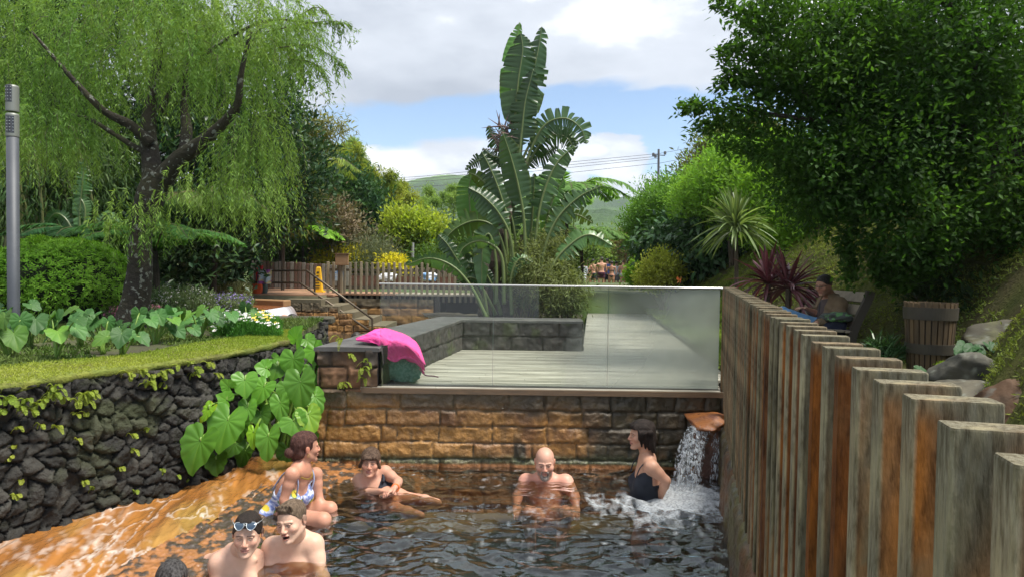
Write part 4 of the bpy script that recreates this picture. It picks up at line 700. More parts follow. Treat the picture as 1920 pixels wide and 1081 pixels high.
def fernplant(name, label, c_, fronds, ln, lm, Wd=1, w0=.03, droop=.3, cat='fern', n=46, trunk=None, seed=1, group=None, vee=.25):
    e_ = empty(name, (c_[0], c_[1], trunk if trunk is not None else c_[2]), label, cat, group); m_ = MB(); rb = MB()
    for i, (dx, dy, h, l) in enumerate(fronds):
        a = np.array(c_, float); d_ = np.array([dx, dy, 0.]); p = [a, a + d_*l*.35 + np.array([0, 0, h]), a + d_*l*.75 + np.array([0, 0, h*.9]), a + d_*l + np.array([0, 0, h*.45])]; frond(m_, p, ln, Wd, n=n, droop=droop, w0=w0, sub=True, seed=seed*31+i, rib=rb, vee=vee)
    m_.build('fronds', lm, e_); rb.build('ribs', mat('rib', (.10, .10, .03), (.07, .05, .02), rough=.6), e_)
    if trunk is not None: t_ = MB(); t_.tube(spline([(c_[0], c_[1], trunk), (c_[0]+.03, c_[1], (trunk+c_[2])/2), c_], 12), np.linspace(.055, .04, 12), 9); t_.build('trunk', darkbark, e_)
    return e_
def ring(n, h, l, seed, a0=0, jit=.25):
    rs = np.random.RandomState(seed); return [(math.cos(a), math.sin(a), h*rs.uniform(.6, 1.25), l*rs.uniform(.8, 1.15)) for a in (a0 + np.arange(n)*6.283/n + rs.uniform(-jit, jit, n))]
fern_l = leafm('tree_fern_leaf', (.05, .15, .03), (.08, .20, .04), transl=.35); palm_l = leafm('palm_leaf', (.12, .20, .03), (.22, .26, .04), transl=.4); ferny = leafm('bright_fern_leaf', (.16, .34, .03), (.22, .40, .05), transl=.4)
fernplant('tree_fern', 'dark tree fern spreading its fronds beside the willow trunk', PY(290, 470, 10.5), ring(11, .35, 1.3, 3), .26, fern_l, 1.2, .028, trunk=G)
fernplant('tree_fern', 'tree fern fronds arching over the rounded bush', PY(160, 458, 11), ring(9, .3, 1.1, 5), .26, leafm('deep_fern', (.03, .10, .03), (.05, .13, .035), transl=.3), 1.2, .028, trunk=G)
fernplant('palm', 'tall feathery palm with yellowing fronds right of the willow', PY(525, 345, 21), ring(16, 1.0, 2.3, 7), .50, palm_l, 2, .022, droop=.45, cat='palm', n=44, trunk=G, vee=.1)
fernplant('palm', 'low feathery palm behind the red bags', PY(452, 425, 16.8), ring(15, .75, 1.7, 9), .40, palm_l, 2, .022, droop=.45, cat='palm', n=40, trunk=G, vee=.1)
fernplant('palm', 'drooping dark palm at the edge of the flower bed', PY(400, 405, 13.5), ring(12, .5, 1.15, 19), .36, leafm('dark_palm', (.05, .11, .025), (.10, .16, .03), transl=.4), 2, .026, droop=.9, cat='palm', n=40, trunk=G, vee=.1)
fernplant('tree_fern', 'bright green tree fern over the boarded fence', PY(568, 462, 21), ring(14, .75, 1.3, 11), .38, ferny, 1.5, .04, trunk=G)
fernplant('tree_fern', 'pale tree fern with long arching fronds beyond the banana clump', PY(1062, 385, 16.5), ring(15, .55, 1.55, 13, a0=.2), .42, leafm('pale_fern', (.12, .24, .06), (.17, .30, .08), transl=.45), 1.5, .030, trunk=G, n=52)
fernplant('tree_fern', 'second pale tree fern low behind the banana clump', PY(1090, 460, 18), ring(12, .4, 1.2, 15), .36, leafm('pale_fern_two', (.10, .20, .05), (.14, .25, .06), transl=.45), 1.5, .032, trunk=G)
# ---------- trees and shrubs in the distance, left to centre
def plume(name, label, px0, px1, pyt, Y, lm, n, seed, cat='bamboo', pyb=470, lean=.2, L=.26, W=.035, per=12):
    """bamboo: plumes of leaves up along nodding canes"""
    rs = np.random.RandomState(seed); e_ = empty(name, B((px0+px1)/2, Y), label, cat); m_ = MB(); t_ = MB()
    for i in range(n):
        u = (i+.5)/n; x = lerp(px0, px1, u)+rs.uniform(-6, 6); top = pyt(u)+rs.uniform(-12, 16); Yi = Y+rs.uniform(-1.2, 1.2); a = PY(x, 505, Yi); a[2] = G; b_ = PY(x+rs.uniform(-14, 14), top, Yi); m1 = lerp(a, b_, .55)+np.array([rs.uniform(-.2, .2), 0, 0]); tip = b_ + np.array([rs.uniform(-.5, .5)*lean*3, rs.uniform(-.3, .3), -.1]); s = spline([a, m1, b_, tip], 30); t_.tube(s, np.linspace(.03, .006, 30), 4, cap=False)
        k = 110; ti_ = np.clip(rs.rand(k)**.75*.85+.17, 0, 1); q = s[(ti_*29).astype(int)]; q = q + rs.randn(k, 3)*np.array([.26, .26, .2])*(1.25-ti_)[:, None]; P_ = np.repeat(q, per, 0)+rs.randn(k*per, 3)*.09; leaves(m_, P_, rs.randn(k*per, 3)*.7+np.array([0, 0, -.25]), rs.randn(k*per, 3)*.6+np.array([0, 0, .9]), L*rs.uniform(.5, 1.1, k*per), W)
    m_.build('leaves', lm, e_); t_.build('canes', bark, e_); return e_
plume('bamboo_grove', 'tall yellow green feathery bamboo beyond the picket railing', 640, 765, lambda u: 285+u*95, 29, bam, 17, 3)
plume('bamboo_grove', 'light green wispy bamboo below the hill left of the banana clump', 780, 880, lambda u: 352+abs(u-.5)*50, 40, pale, 10, 5, L=.32)
plume('bamboo_grove', 'olive bamboo in front of the dark round tree', 600, 680, lambda u: 300-u*20, 33, pale, 8, 6, L=.28)
m_ = MB(); e_ = empty('arching_bamboo', B(540, 18.5), 'bronze green bamboo plume arching out against the sky', 'bamboo'); crown(m_, [blob(600, 240, 18.5, 52, 20, .7), blob(575, 270, 18.5, 45, 25, .7), blob(545, 300, 18.5, 50, 50, .8), blob(540, 370, 18.3, 50, 60, .8)], 460, 18, .20, .028, seed=3, spread=.15, gap=.33, hang=.5, shape='lance', droop=.3); m_.build('leaves', leafm('bronze_bamboo', (.13, .14, .03), (.17, .17, .04), transl=.35), e_)
t_ = MB(); t_.tube(spline([B(530, 18.5), PY(535, 350, 18.5), PY(560, 260, 18.5), PY(620, 235, 18.5)], 20), np.linspace(.05, .01, 20), 6); t_.build('cane', bark, e_)
tree('round_tree', 'dark green rounded tree between the palm and the bamboo grove', 'tree', B(650, 26), PY(650, 420, 26), [blob(640, 370, 26, 55, 55, 1.5), blob(690, 420, 26, 45, 60, 1.3), blob(610, 340, 27, 35, 35, 1.2)], 900, 22, .22, .09, leafm('blue_green', (.025, .07, .03), (.05, .11, .03), transl=.25), seed=21, spread=.28)
tree('scrub_tree', 'dull grey green scrubby tree on the slope above the boarded fence', 'tree', B(600, 23), PY(605, 470, 23), [blob(590, 420, 23, 45, 40, 1.2), blob(635, 440, 22, 45, 50, 1.1), blob(680, 480, 23, 50, 40, 1.1)], 900, 20, .17, .06, scrub, seed=22, spread=.26, gap=.42)
tree('lime_tree', 'small spreading lime green tree with several thin stems above the picket railing', 'tree', B(775, 24), PY(778, 480, 24), [blob(755, 415, 24, 36, 16, 1.0), blob(800, 430, 24, 40, 18, 1.0), blob(775, 445, 24, 55, 16, 1.0)], 420, 22, .17, .085, lime, r0=.06, seed=23, spread=.2, gap=.38, bm=bark, nb=16)
tree('fresh_tree', 'small fresh green broadleaf tree above the bright tree fern', 'tree', B(600, 21.5), PY(600, 480, 21.5), [blob(600, 442, 21.5, 28, 26, .6)], 160, 20, .14, .07, grn, r0=.05, seed=24, spread=.14)
tree('hill_tree', 'olive tree on the slope under the bamboo grove', 'tree', B(735, 27), PY(735, 470, 27), [blob(715, 440, 27, 50, 45, 1.2), blob(740, 485, 26, 55, 30, 1.2), blob(680, 400, 28, 30, 30, 1)], 700, 20, .2, .07, olive, seed=25, spread=.28)
def shrub(name, label, blobs, n, per, L, W, lm, seed, **k):
    c_ = blobs[0][0]; e_ = empty(name, (c_[0], c_[1], G), label, 'shrub'); m_ = MB(); P = crown(m_, blobs, n, per, L, W, seed=seed, **k); m_.build('foliage', lm, e_); t_ = MB(); rs = np.random.RandomState(seed); b0 = np.array([c_[0], c_[1], .9])
    for t in P[rs.choice(len(P), min(9, len(P)), False)]: t_.tube(spline([b0+rs.randn(3)*np.array([.1, .1, 0]), lerp(b0, t, .5)+rs.randn(3)*.08, t], 8), np.linspace(.02, .005, 8), 5)
    t_.build('stems', bark, e_); return e_
shrub('dark_shrub', 'dark leafy thicket behind the boarded fence', [blob(505, 465, 22.5, 90, 45, .9), blob(560, 500, 22.5, 60, 30, .8)], 620, 20, .16, .05, mid, 39, spread=.22, gap=.34)
fernplant('palm', 'young yellow green palm just behind the boarded fence', PY(512, 455, 20.9), ring(14, .6, 1.2, 29), .40, palm_l, 1.5, .024, droop=.4, cat='palm', n=36, trunk=G, vee=.2)
shrub('golden_shrub', 'bright yellow leaved shrub behind the wooden notice board', [blob(625, 490, 21.5, 34, 16, .5), blob(655, 483, 21.5, 22, 14, .4)], 260, 18, .13, .06, yel, 31, spread=.12, gap=.3)
shrub('golden_shrub', 'low golden shrub seen above the pickets right of the notice board', [blob(735, 495, 21, 24, 8, .4), blob(752, 512, 20.8, 20, 8, .3)], 110, 16, .12, .06, yel, 32, spread=.12, gap=.3)
shrub('grey_shrub', 'fine leaved grey green shrub behind the pickets', [blob(700, 485, 21.5, 40, 28, .7), blob(665, 500, 22, 30, 20, .6)], 420, 22, .13, .018, leafm('grey_fine', (.10, .13, .07), (.14, .16, .09), transl=.3), 33, spread=.2, gap=.35, up=.9)
shrub('mixed_shrub', 'dark undergrowth behind the pickets left of the banana clump', [blob(840, 500, 22, 60, 30, .8), blob(790, 505, 23, 50, 22, .8), blob(890, 480, 22, 50, 45, .8)], 620, 20, .16, .06, mid, 34, spread=.25, gap=.38)
shrub('mixed_shrub', 'tangle of leafy shrubs right behind the banana clump stems', [blob(960, 480, 20, 70, 50, .9), blob(1030, 480, 19, 60, 55, .9)], 700, 20, .14, .05, leafm('soft_leaf', (.10, .17, .04), (.15, .21, .06), transl=.35), 35, spread=.25, gap=.38)
shrub('mixed_shrub', 'pale bush behind the group on the boardwalk', [blob(1110, 478, 46, 40, 24, 1.5), blob(1150, 470, 48, 40, 26, 1.5), blob(1180, 495, 47, 30, 20, 1.5)], 600, 20, .3, .12, leafm('soft_leaf_far', (.12, .20, .05), (.18, .25, .06), transl=.35), 36, spread=.4, gap=.36)
shrub('reddish_shrub', 'reddish shrub at the right of the far hut', [blob(1185, 465, 38, 26, 24, .9)], 260, 18, .2, .07, leafm('reddish', (.16, .09, .05), (.14, .14, .05), transl=.3), 37, spread=.25)
# ---------- right of the boardwalk
tree('large_hedge', 'large dense evergreen shrub rising right of the far boardwalk', 'tree', B(1250, 20.5), PY(1262, 430, 20.5), [blob(1262, 398, 20.5, 66, 54, 1.5), blob(1215, 430, 21, 36, 50, 1.0), blob(1330, 420, 19, 60, 60, 1.3)], 2300, 22, .12, .045, leafm('hedge_leaf', (.085, .19, .025), (.13, .26, .04), transl=.3), seed=41, spread=.2, gap=.38)
tree('hill_tree', 'brownish green tree on the slope under the power pole', 'tree', B(1330, 26), PY(1330, 330, 26), [blob(1350, 285, 26, 44, 32, 1.6), blob(1312, 322, 26, 30, 22, 1.3), blob(1400, 300, 26, 80, 80, 1.6)], 900, 20, .2, .07, leafm('brown_green', (.10, .13, .035), (.13, .13, .04), transl=.3), seed=42, spread=.3, gap=.42)
tree('bright_tree', 'bright green feathery leaved tree behind the tall cordyline', 'tree', B(1370, 16), PY(1370, 430, 16), [blob(1360, 350, 16, 60, 50, 1.0), blob(1305, 366, 17, 32, 26, .8), blob(1430, 380, 15.5, 60, 70, 1.0), blob(1400, 300, 16, 60, 40, 1.0)], 1900, 22, .12, .04, leafm('bright_leaf', (.13, .27, .03), (.19, .34, .05), transl=.4), seed=43, spread=.2, gap=.38)
shrub('dark_shrub', 'dark large leaved shrub under the tall hedge', [blob(1260, 455, 18.5, 55, 34, .7), blob(1330, 460, 17, 60, 36, .7)], 420, 16, .26, .09, leafm('big_dark', (.035, .085, .03), (.06, .12, .05), transl=.2, rough=.3), 44, spread=.2, gap=.34, hang=.8, shape='lance', droop=.2)
shrub('lime_shrub', 'yellow green shrub beside the boardwalk below the hedge', [blob(1248, 502, 17.0, 36, 28, .5), blob(1225, 518, 17.0, 26, 18, .4), blob(1270, 485, 17.2, 20, 18, .3)], 620, 20, .09, .04, leafm('lime_shrub_leaf', (.34, .40, .06), (.42, .45, .09), transl=.35), 45, spread=.10, gap=.3)
shrub('fresh_shrub', 'small bright green bush right of the standing group', [blob(1206, 505, 26, 17, 13, .5), blob(1192, 518, 26, 12, 9, .4)], 300, 18, .16, .08, leafm('vivid', (.14, .26, .02), (.18, .32, .03), transl=.4), 46, spread=.14, gap=.3)
tree('understory_tree', 'mid green leafy tree behind the man on the bench', 'tree', B(1560, 13), PY(1560, 420, 13), [blob(1520, 420, 13, 90, 80, .9), blob(1620, 380, 12.5, 110, 110, 1.0), blob(1460, 350, 14, 80, 90, 1.0), blob(1580, 500, 12.5, 120, 30, .8)], 1500, 22, .12, .05, leafm('under_leaf', (.12, .25, .025), (.18, .33, .04), transl=.45), seed=47, spread=.18, gap=.38)
tree('understory_tree', 'shaded leafy tree high on the right bank', 'tree', B(1800, 11.5, 2.2), PY(1800, 380, 11.5), [blob(1780, 330, 12, 170, 180, 1.0), blob(1950, 300, 12, 150, 200, 1.0), blob(1700, 200, 13, 160, 160, 1.0)], 1700, 22, .12, .05, leafm('under_leaf_two', (.07, .17, .02), (.11, .23, .03), transl=.5), seed=48, spread=.18, gap=.38)
# the big tree over the bench
def bigtree():
    base = np.array([6.2, 8.4, 2.2]); e_ = empty('overhanging_tree', base, 'large dark leafy tree leaning in from the right over the bench', 'tree'); t_ = MB()
    def limb(l, r, Y0, dY): s = spline([PY(a, b_, Y0+dY*i) for i, (a, b_) in enumerate(l)], 36); t_.tube(s, np.interp(np.linspace(0, 1, 36), np.linspace(0, 1, len(r)), np.array(r)), 9); return s
    t_.tube(spline([base+np.array([0, 0, -.5]), PY(1950, 400, 8.2), PY(1940, 300, 8.0)], 14), np.linspace(.24, .17, 14), 12)
    limb([(1945, 330), (1880, 285), (1790, 240), (1700, 225), (1600, 215), (1500, 170)], [.13, .10, .08, .06, .04, .015], 8.0, -.05); limb([(1940, 300), (1860, 200), (1810, 60), (1740, -40)], [.13, .10, .08, .04], 8.0, .0)
    limb([(1790, 240), (1700, 280), (1600, 330), (1520, 370)], [.05, .04, .03, .01], 7.9, 0); limb([(1700, 225), (1600, 150), (1480, 90), (1400, 50)], [.05, .04, .025, .01], 7.8, 0); limb([(1560, 230), (1450, 215), (1370, 205), (1300, 208)], [.03, .022, .014, .006], 7.7, 0)
    limb([(1880, 285), (1820, 380), (1740, 440), (1680, 470)], [.05, .04, .03, .01], 7.9, -.1)
    t_.build('trunk', darkbark, e_, smooth=True)
    m_ = MB(); bl = [blob(1900, 80, 8.2, 260, 190, 1.3), blob(1680, 100, 8.0, 190, 170, 1.2), blob(1540, 70, 8.0, 150, 120, 1.0), blob(1500, 210, 7.8, 130, 110, .9), blob(1640, 280, 7.8, 170, 130, 1.0), blob(1840, 300, 7.9, 190, 170, 1.0), blob(1680, 400, 7.7, 150, 80, .8), blob(1880, 440, 7.8, 130, 70, .7), blob(1530, 330, 7.8, 90, 90, .8), blob(1440, 130, 7.8, 40, 50, .5), blob(1690, 470, 7.5, 90, 30, .5), blob(1440, 20, 7.8, 45, 40, .5), blob(1790, 200, 8.6, 250, 220, .6)]
    crown(m_, bl, 7000, 15, .075, .038, seed=51, spread=.10, gap=.40, gs=1.7, shell=.2, up=0, fold=.1)
    rs = np.random.RandomState(8)   # sprays at the rim
    for l, k in (([(1440, 60), (1380, 20), (1335, 0)], 60), ([(1430, 110), (1380, 90), (1355, 110)], 60), ([(1420, 150), (1370, 150), (1350, 165)], 50), ([(1440, 220), (1370, 205), (1310, 200), (1282, 205)], 110), ([(1430, 250), (1360, 235), (1305, 240)], 90), ([(1440, 180), (1400, 150), (1365, 135)], 60), ([(1440, 290), (1390, 280), (1350, 270)], 60), ([(1600, 420), (1590, 480), (1600, 530)], 90), ([(1700, 450), (1690, 500), (1685, 545)], 110), ([(1760, 440), (1740, 490), (1730, 520)], 90), ([(1640, 440), (1650, 500), (1660, 530)], 80)):
        s = spline([PY(a, b_, 7.6) for a, b_ in l], k); m_2 = 5; q = np.repeat(s, m_2, 0)+rs.randn(k*m_2, 3)*.05; leaves(m_, q, rs.randn(k*m_2, 3)*.7+np.array([-.4, 0, .0]), rs.randn(k*m_2, 3)*.5+np.array([0, 0, .8]), .085*rs.uniform(.6, 1.2, k*m_2), .04); tw_ = MB()
    m_.build('crown', leafm('beech_leaf', (.028, .078, .012), (.055, .125, .02), transl=.50, isl=.45, scale=.6), e_)
bigtree()
# ---------- the giant bird of paradise clump
def paddle(mb, rib, pts, w, Y, tear=.3, twist=0, seed=0, fold=.35, stalk=.18, col=(1, 1, 1), dY=0, rr=.014, droop=.1):
    """a banana-like leaf: midrib through the points, blade torn into strips"""
    tear = min(1, tear*1.35+.1); rs = np.random.RandomState(seed); n = 64; p = [PY(a, b_, Y+dY*i) for i, (a, b_) in enumerate(pts)]; s = spline(p, n); T = unit(np.gradient(s, axis=0)); vd = unit(s-np.array([0, 0, EYE])); S0 = unit(np.cross(T, vd)); N0 = np.cross(S0, T); ca, sa = math.cos(twist), math.sin(twist); Sd = S0*ca + N0*sa; Nn = N0*ca - S0*sa
    t = np.linspace(0, 1, n); u = np.clip((t-stalk)/(1-stalk), 0, 1); prof = np.sin(np.pi*u**.72)**.55*(u > 0); prof[-1] = .02; W_ = px2m(w, Y)*prof; c_ = np.array(col, float)
    K = 6
    for sg in (-1, 1):
        cuts = [0]; i = 0
        while i < n-1:
            step = rs.randint(2, 5) if rs.rand() < tear else rs.randint(6, 16); i = min(n-1, i+step); cuts.append(i)
        for a, b_ in zip(cuts[:-1], cuts[1:]):
            if b_-a < 1 or W_[a:b_+1].max() < .004: continue
            ii = np.arange(a, b_+1); m = len(ii); f = np.linspace(0, 1, m); gapw = rs.uniform(.10, .75)*tear; k = np.linspace(0, 1, K)[None, :, None]; dr = rs.uniform(-.2, .35)*tear + droop; len_ = rs.uniform(1-.38*tear, 1.0); sw = rs.uniform(.2, .6)*.22
            sq = 1-gapw*2*np.abs(f-.5)[:, None, None]*0; mid = s[ii].mean(0); base = s[ii][:, None]; Wd = W_[ii][:, None, None]*len_
            q = base + sg*Sd[ii][:, None]*Wd*k + Nn[ii][:, None]*Wd*(fold*k*(1-.35*k)) + T[ii][:, None]*Wd*sw*k**1.5 + np.array([0, 0, -1])*Wd*dr*k**2
            cen = q[:, :].mean(0, keepdims=True); q = lerp(q, cen, (gapw*k**1.3)); q = q + .004*(vnoise(q[..., 0]*40, q[..., 2]*40, q[..., 1]*9, 1)[..., None]-.5) + (Nn[ii][:, None]*(.010*np.sin(np.arange(a, b_+1)*2.1)[:, None, None])*k)
            tint = 1 + .14*rs.randn(); cc = c_*tint*np.ones(q.shape); cc = lerp(cc, c3(1.5, 1.15, .6)*c_, np.clip((k-.86)*7, 0, 1)*(rs.rand() < .35)); mb.grid(q, cc, flip=sg > 0)
    rib.tube(s, np.interp(t, [0, .3, 1], [rr*1.7, rr*1.1, rr*.25]), 7)
def strelitzia():
    e_ = empty('bird_of_paradise_clump', (-.1, 11.2, 1.0), 'giant banana-like bird of paradise clump with torn paddle leaves in the stone planter', 'plant'); rib = MB(); rs = np.random.RandomState(3)
    G1 = (1, 1, 1); DK = (.62, .66, .62); LT = (1.5, 1.7, .9); YB = (1.5, 1.25, .65); PL = (1.35, 1.4, 1.25)
    LV = [([(968, 300), (976, 235), (992, 165), (1008, 100), (1016, 50)], 30, .55, .15, G1, 11.3), ([(968, 290), (966, 220), (972, 150), (980, 95), (976, 62)], 34, .25, -.2, DK, 11.1), ([(965, 300), (958, 200), (962, 110), (975, 42)], 24, .3, -.4, LT, 11.6), ([(975, 300), (985, 220), (1005, 150), (1014, 70)], 22, .75, .5, G1, 11.5), ([(972, 300), (978, 250), (985, 190), (1000, 130)], 30, .4, .1, DK, 11.0),
        ([(975, 340), (1000, 270), (1025, 232), (1060, 222), (1088, 240), (1100, 270)], 34, .95, .3, G1, 11.2), ([(975, 350), (1000, 290), (1030, 255), (1062, 258), (1078, 285)], 26, .95, -.3, DK, 11.4), ([(975, 340), (995, 300), (1020, 290), (1045, 275)], 22, .95, .3, DK, 11.6), ([(970, 320), (1000, 262), (1040, 240), (1075, 262), (1080, 275)], 20, .95, .8, G1, 11.5),
        ([(962, 320), (945, 280), (928, 262), (915, 236)], 22, .9, .4, DK, 11.6), ([(962, 330), (940, 300), (922, 292), (905, 278)], 14, .9, -.2, DK, 11.3), ([(965, 330), (930, 305), (900, 300), (872, 318)], 16, .95, .3, DK, 11.7), ([(968, 330), (955, 290), (948, 255), (935, 232)], 16, .9, .5, G1, 11.8),
        ([(985, 540), (983, 420), (972, 350), (958, 295), (943, 250)], 27, .12, .1, G1, 10.7), ([(1000, 540), (1006, 430), (1020, 360), (1045, 305), (1078, 274)], 28, .55, .2, G1, 11.0), ([(960, 540), (955, 430), (940, 370), (922, 322), (903, 284)], 25, .4, -.3, DK, 10.9), ([(955, 540), (945, 420), (925, 365), (900, 335), (876, 322)], 20, .4, .5, YB, 11.2), ([(965, 540), (958, 450), (935, 400), (905, 368), (878, 352)], 26, .3, -.4, DK, 10.6),
        ([(905, 590), (892, 480), (882, 400), (880, 350), (886, 326)], 27, .08, 0, LT, 11.9), ([(955, 560), (945, 470), (925, 425), (890, 414), (850, 432), (822, 468)], 26, .6, .2, (1.3, 1.15, .7), 10.9), ([(1005, 560), (1020, 470), (1045, 410), (1085, 370), (1126, 349)], 24, .75, .25, G1, 10.6), ([(1000, 560), (1020, 460), (1045, 405), (1080, 402), (1112, 418)], 24, .85, -.3, YB, 11.4), ([(1015, 560), (1035, 500), (1065, 462), (1105, 440), (1150, 462)], 24, .45, .5, PL, 10.5),
        ([(912, 595), (885, 540), (850, 500), (805, 484), (757, 498)], 18, .5, .5, PL, 10.4), ([(915, 590), (895, 545), (865, 500), (840, 460), (822, 440)], 20, .5, -.3, DK, 10.7), ([(930, 570), (930, 490), (918, 440), (905, 460), (903, 545)], 24, .2, .2, G1, 10.6), ([(945, 570), (940, 480), (905, 452), (872, 462), (858, 485)], 18, .4, .7, PL, 10.5), ([(960, 590), (958, 520), (975, 485), (1000, 492)], 16, .35, .4, PL, 10.5), ([(1005, 560), (1020, 440), (1038, 370), (1058, 335)], 20, .4, .3, LT, 11.5),
        ([(955, 560), (945, 470), (935, 420), (928, 375)], 26, .5, .3, DK, 11.6), ([(990, 560), (995, 450), (1000, 380), (1002, 325)], 22, .5, -.3, G1, 11.4), ([(975, 560), (965, 440), (955, 390), (950, 345)], 24, .5, .4, DK, 11.3), ([(1000, 570), (1012, 480), (1030, 440), (1060, 430)], 22, .5, .3, DK, 11.5), ([(930, 590), (905, 540), (878, 500), (868, 470)], 22, .4, .6, DK, 11.2), ([(915, 600), (905, 540), (885, 520), (855, 530)], 14, .4, .4, G1, 10.6), ([(940, 590), (925, 540), (900, 500), (865, 490)], 20, .5, -.4, DK, 10.9)]
    for i, (p, w, tr, tw, c_, Y) in enumerate(LV):
        m_ = MB(); paddle(m_, rib, p, w, Y, tr, tw*.8, 100+i, fold=.28+.2*rs.rand(), stalk=.34 if p[0][1] > 500 else .20, col=c_, dY=rs.uniform(-.04, .04), rr=.016 if p[0][1] < 400 else .02); m_.build('leaf', SL, e_, smooth=True)
    rib.build('stalks', mat('stalk_green', (.09, .13, .04), (.13, .17, .06), rough=.4), e_, smooth=True)
    t_ = MB(); 
    for l, r in (([(925, 600), (932, 520), (940, 450), (955, 380), (966, 320), (970, 285)], [.15, .15, .15, .11, .07, .04]), ([(990, 605), (985, 540), (984, 480), (980, 440)], [.15, .12, .10, .05]), ([(1000, 600), (1002, 540), (1000, 470)], [.10, .09, .05]), ([(905, 605), (905, 540), (908, 470)], [.08, .08, .04]), ([(955, 605), (950, 540), (948, 480)], [.09, .08, .05]), ([(975, 600), (968, 530), (966, 480)], [.09, .07, .05])):
        s = spline([PY(a, b_, 11.1+.05*len(l)) for a, b_ in l], 40); s[:, 2] = np.where(np.arange(40) == 0, .98, s[:, 2]); t_.tube(s, np.interp(np.linspace(0, 1, 40), np.linspace(0, 1, len(r)), r)*(1+.12*np.sin(np.arange(40)*1.3)), 12)
    t_.build('trunk', mat('banana_trunk', (.045, .035, .025), (.09, .065, .045), rough=.85, scale=8, bump=1, bscale=18, stretch=(1, 1, .3)), e_)
    b_ = MB()     # spent flower bracts and shreds at the top of the trunk
    for i in range(70): q = PY(955+rs.uniform(-22, 18), 262+rs.uniform(-30, 30), 11.1); d_ = unit(np.array([rs.uniform(-1, .4), rs.uniform(-.4, .4), rs.uniform(-.2, 1)])); b_.tube([q, q+d_*.12, q+d_*rs.uniform(.2, .32)+np.array([0, 0, -.03])], [.014, .010, .002], 4)
    b_.build('dry_bracts', mat('dry_bract', (.20, .13, .11), (.10, .07, .07), rough=.8, scale=12), e_)
SL = mat('paddle_leaf', (.042, .095, .034), (.062, .12, .040), rough=.34, scale=1.5, attr=True, transl=.28, spec=.5, bump=.5, bscale=16, bdist=.008, det=2)
strelitzia()
# big leaved plants in the wood at the left
e_ = empty('banana_plant', B(150, 11.5), 'grey green banana leaves showing in the shade behind the lamp post', 'plant'); rib = MB()
for i, (p, w) in enumerate([([(150, 470), (150, 400), (155, 340), (158, 300)], 18), ([(150, 470), (160, 400), (150, 372), (138, 385)], 12), ([(150, 480), (130, 420), (105, 400), (85, 420)], 16), ([(155, 480), (185, 420), (205, 400), (225, 420)], 16)]):
    m_ = MB(); paddle(m_, rib, p, w, 11.4, .5, .2*i, 300+i, col=(1.2, 1.3, 1.3)); m_.build('leaf', SL, e_, smooth=True)
rib.build('stalks', mat('stalk_green', (.09, .13, .04), rough=.4), e_)
# ---------- taro
def taro_leaf(mb, c_, tip, nrm, size, wid=.8, seed=0, col=(1, 1, 1), cup=.08, attr_edge=0):
    """heart shaped blade: c_ where the stalk joins, tip direction, facing nrm"""
    rs = np.random.RandomState(seed); T = unit(np.array(tip, float)); N_ = np.array(nrm, float); N_ = unit(N_-T*np.dot(N_, T)); Sd = np.cross(T, N_); a = np.linspace(-np.pi, np.pi, 65); ab = np.abs(a)
    r_ = np.interp(ab, [0, .25, .6, 1.1, 1.6, 2.1, 2.5, 2.8, 3.0, np.pi], [1.0, .86, .72, .64, .62, .66, .64, .50, .26, .10]); r_ = r_*(1+.04*np.sin(a*9+seed)+.03*rs.randn(65)*.5); K = 8; k = np.linspace(.02, 1, K)
    R_g = r_[:, None]*k[None]*size; X = R_g*np.sin(a)[:, None]*wid*1.12; Yv = R_g*np.cos(a)[:, None]; vein = np.abs(np.sin(a*5.5))[:, None]
    Z = cup*size*(k[None]**2)*(.6-1.1*np.abs(np.cos(a))[:, None]) + .024*size*(vein-.5)*k[None]*1.6 - .16*size*np.clip(Yv/size, 0, 1)**2 + .14*size*(np.abs(X)/size)**1.0*.8 + size*.05*(vnoise(X*9/size+seed, Yv*9/size, 0, 2)-.5)*k[None]
    P = np.array(c_) + X[..., None]*Sd + Yv[..., None]*T + Z[..., None]*N_; vl = np.clip(1-vein*5.0, 0, 1)*(1-.3*k[None]); cc = np.ones(P.shape)*np.array(col); cc = lerp(cc, cc*c3(1.9, 1.45, 1.6), vl[..., None]*.55)
    if attr_edge: cc = lerp(cc, c3(3.2, 1.3, .3), (np.clip((k[None]-.72)*4, 0, 1)*np.clip((vnoise(a*3, a*0+seed)[:, None]-.4)*4, 0, 1))[..., None]*attr_edge)
    mb.grid(P, cc)
TL = mat('taro_leaf', (.085, .22, .022), (.11, .27, .03), rough=.42, scale=5, attr=True, transl=.33, spec=.35, det=2)
TL2 = mat('garden_taro_leaf', (.055, .16, .04), (.075, .19, .045), rough=.55, scale=5, attr=True, transl=.30, spec=.35, det=2)
stalk = mat('taro_stalk', (.13, .24, .04), (.18, .28, .05), rough=.4)
e_ = empty('taro_clump', (-2.2, 6.5, .05), 'tall clump of big heart shaped taro leaves growing between the rubble wall and the pillar', 'plant'); ms_ = MB(); rs = np.random.RandomState(77)
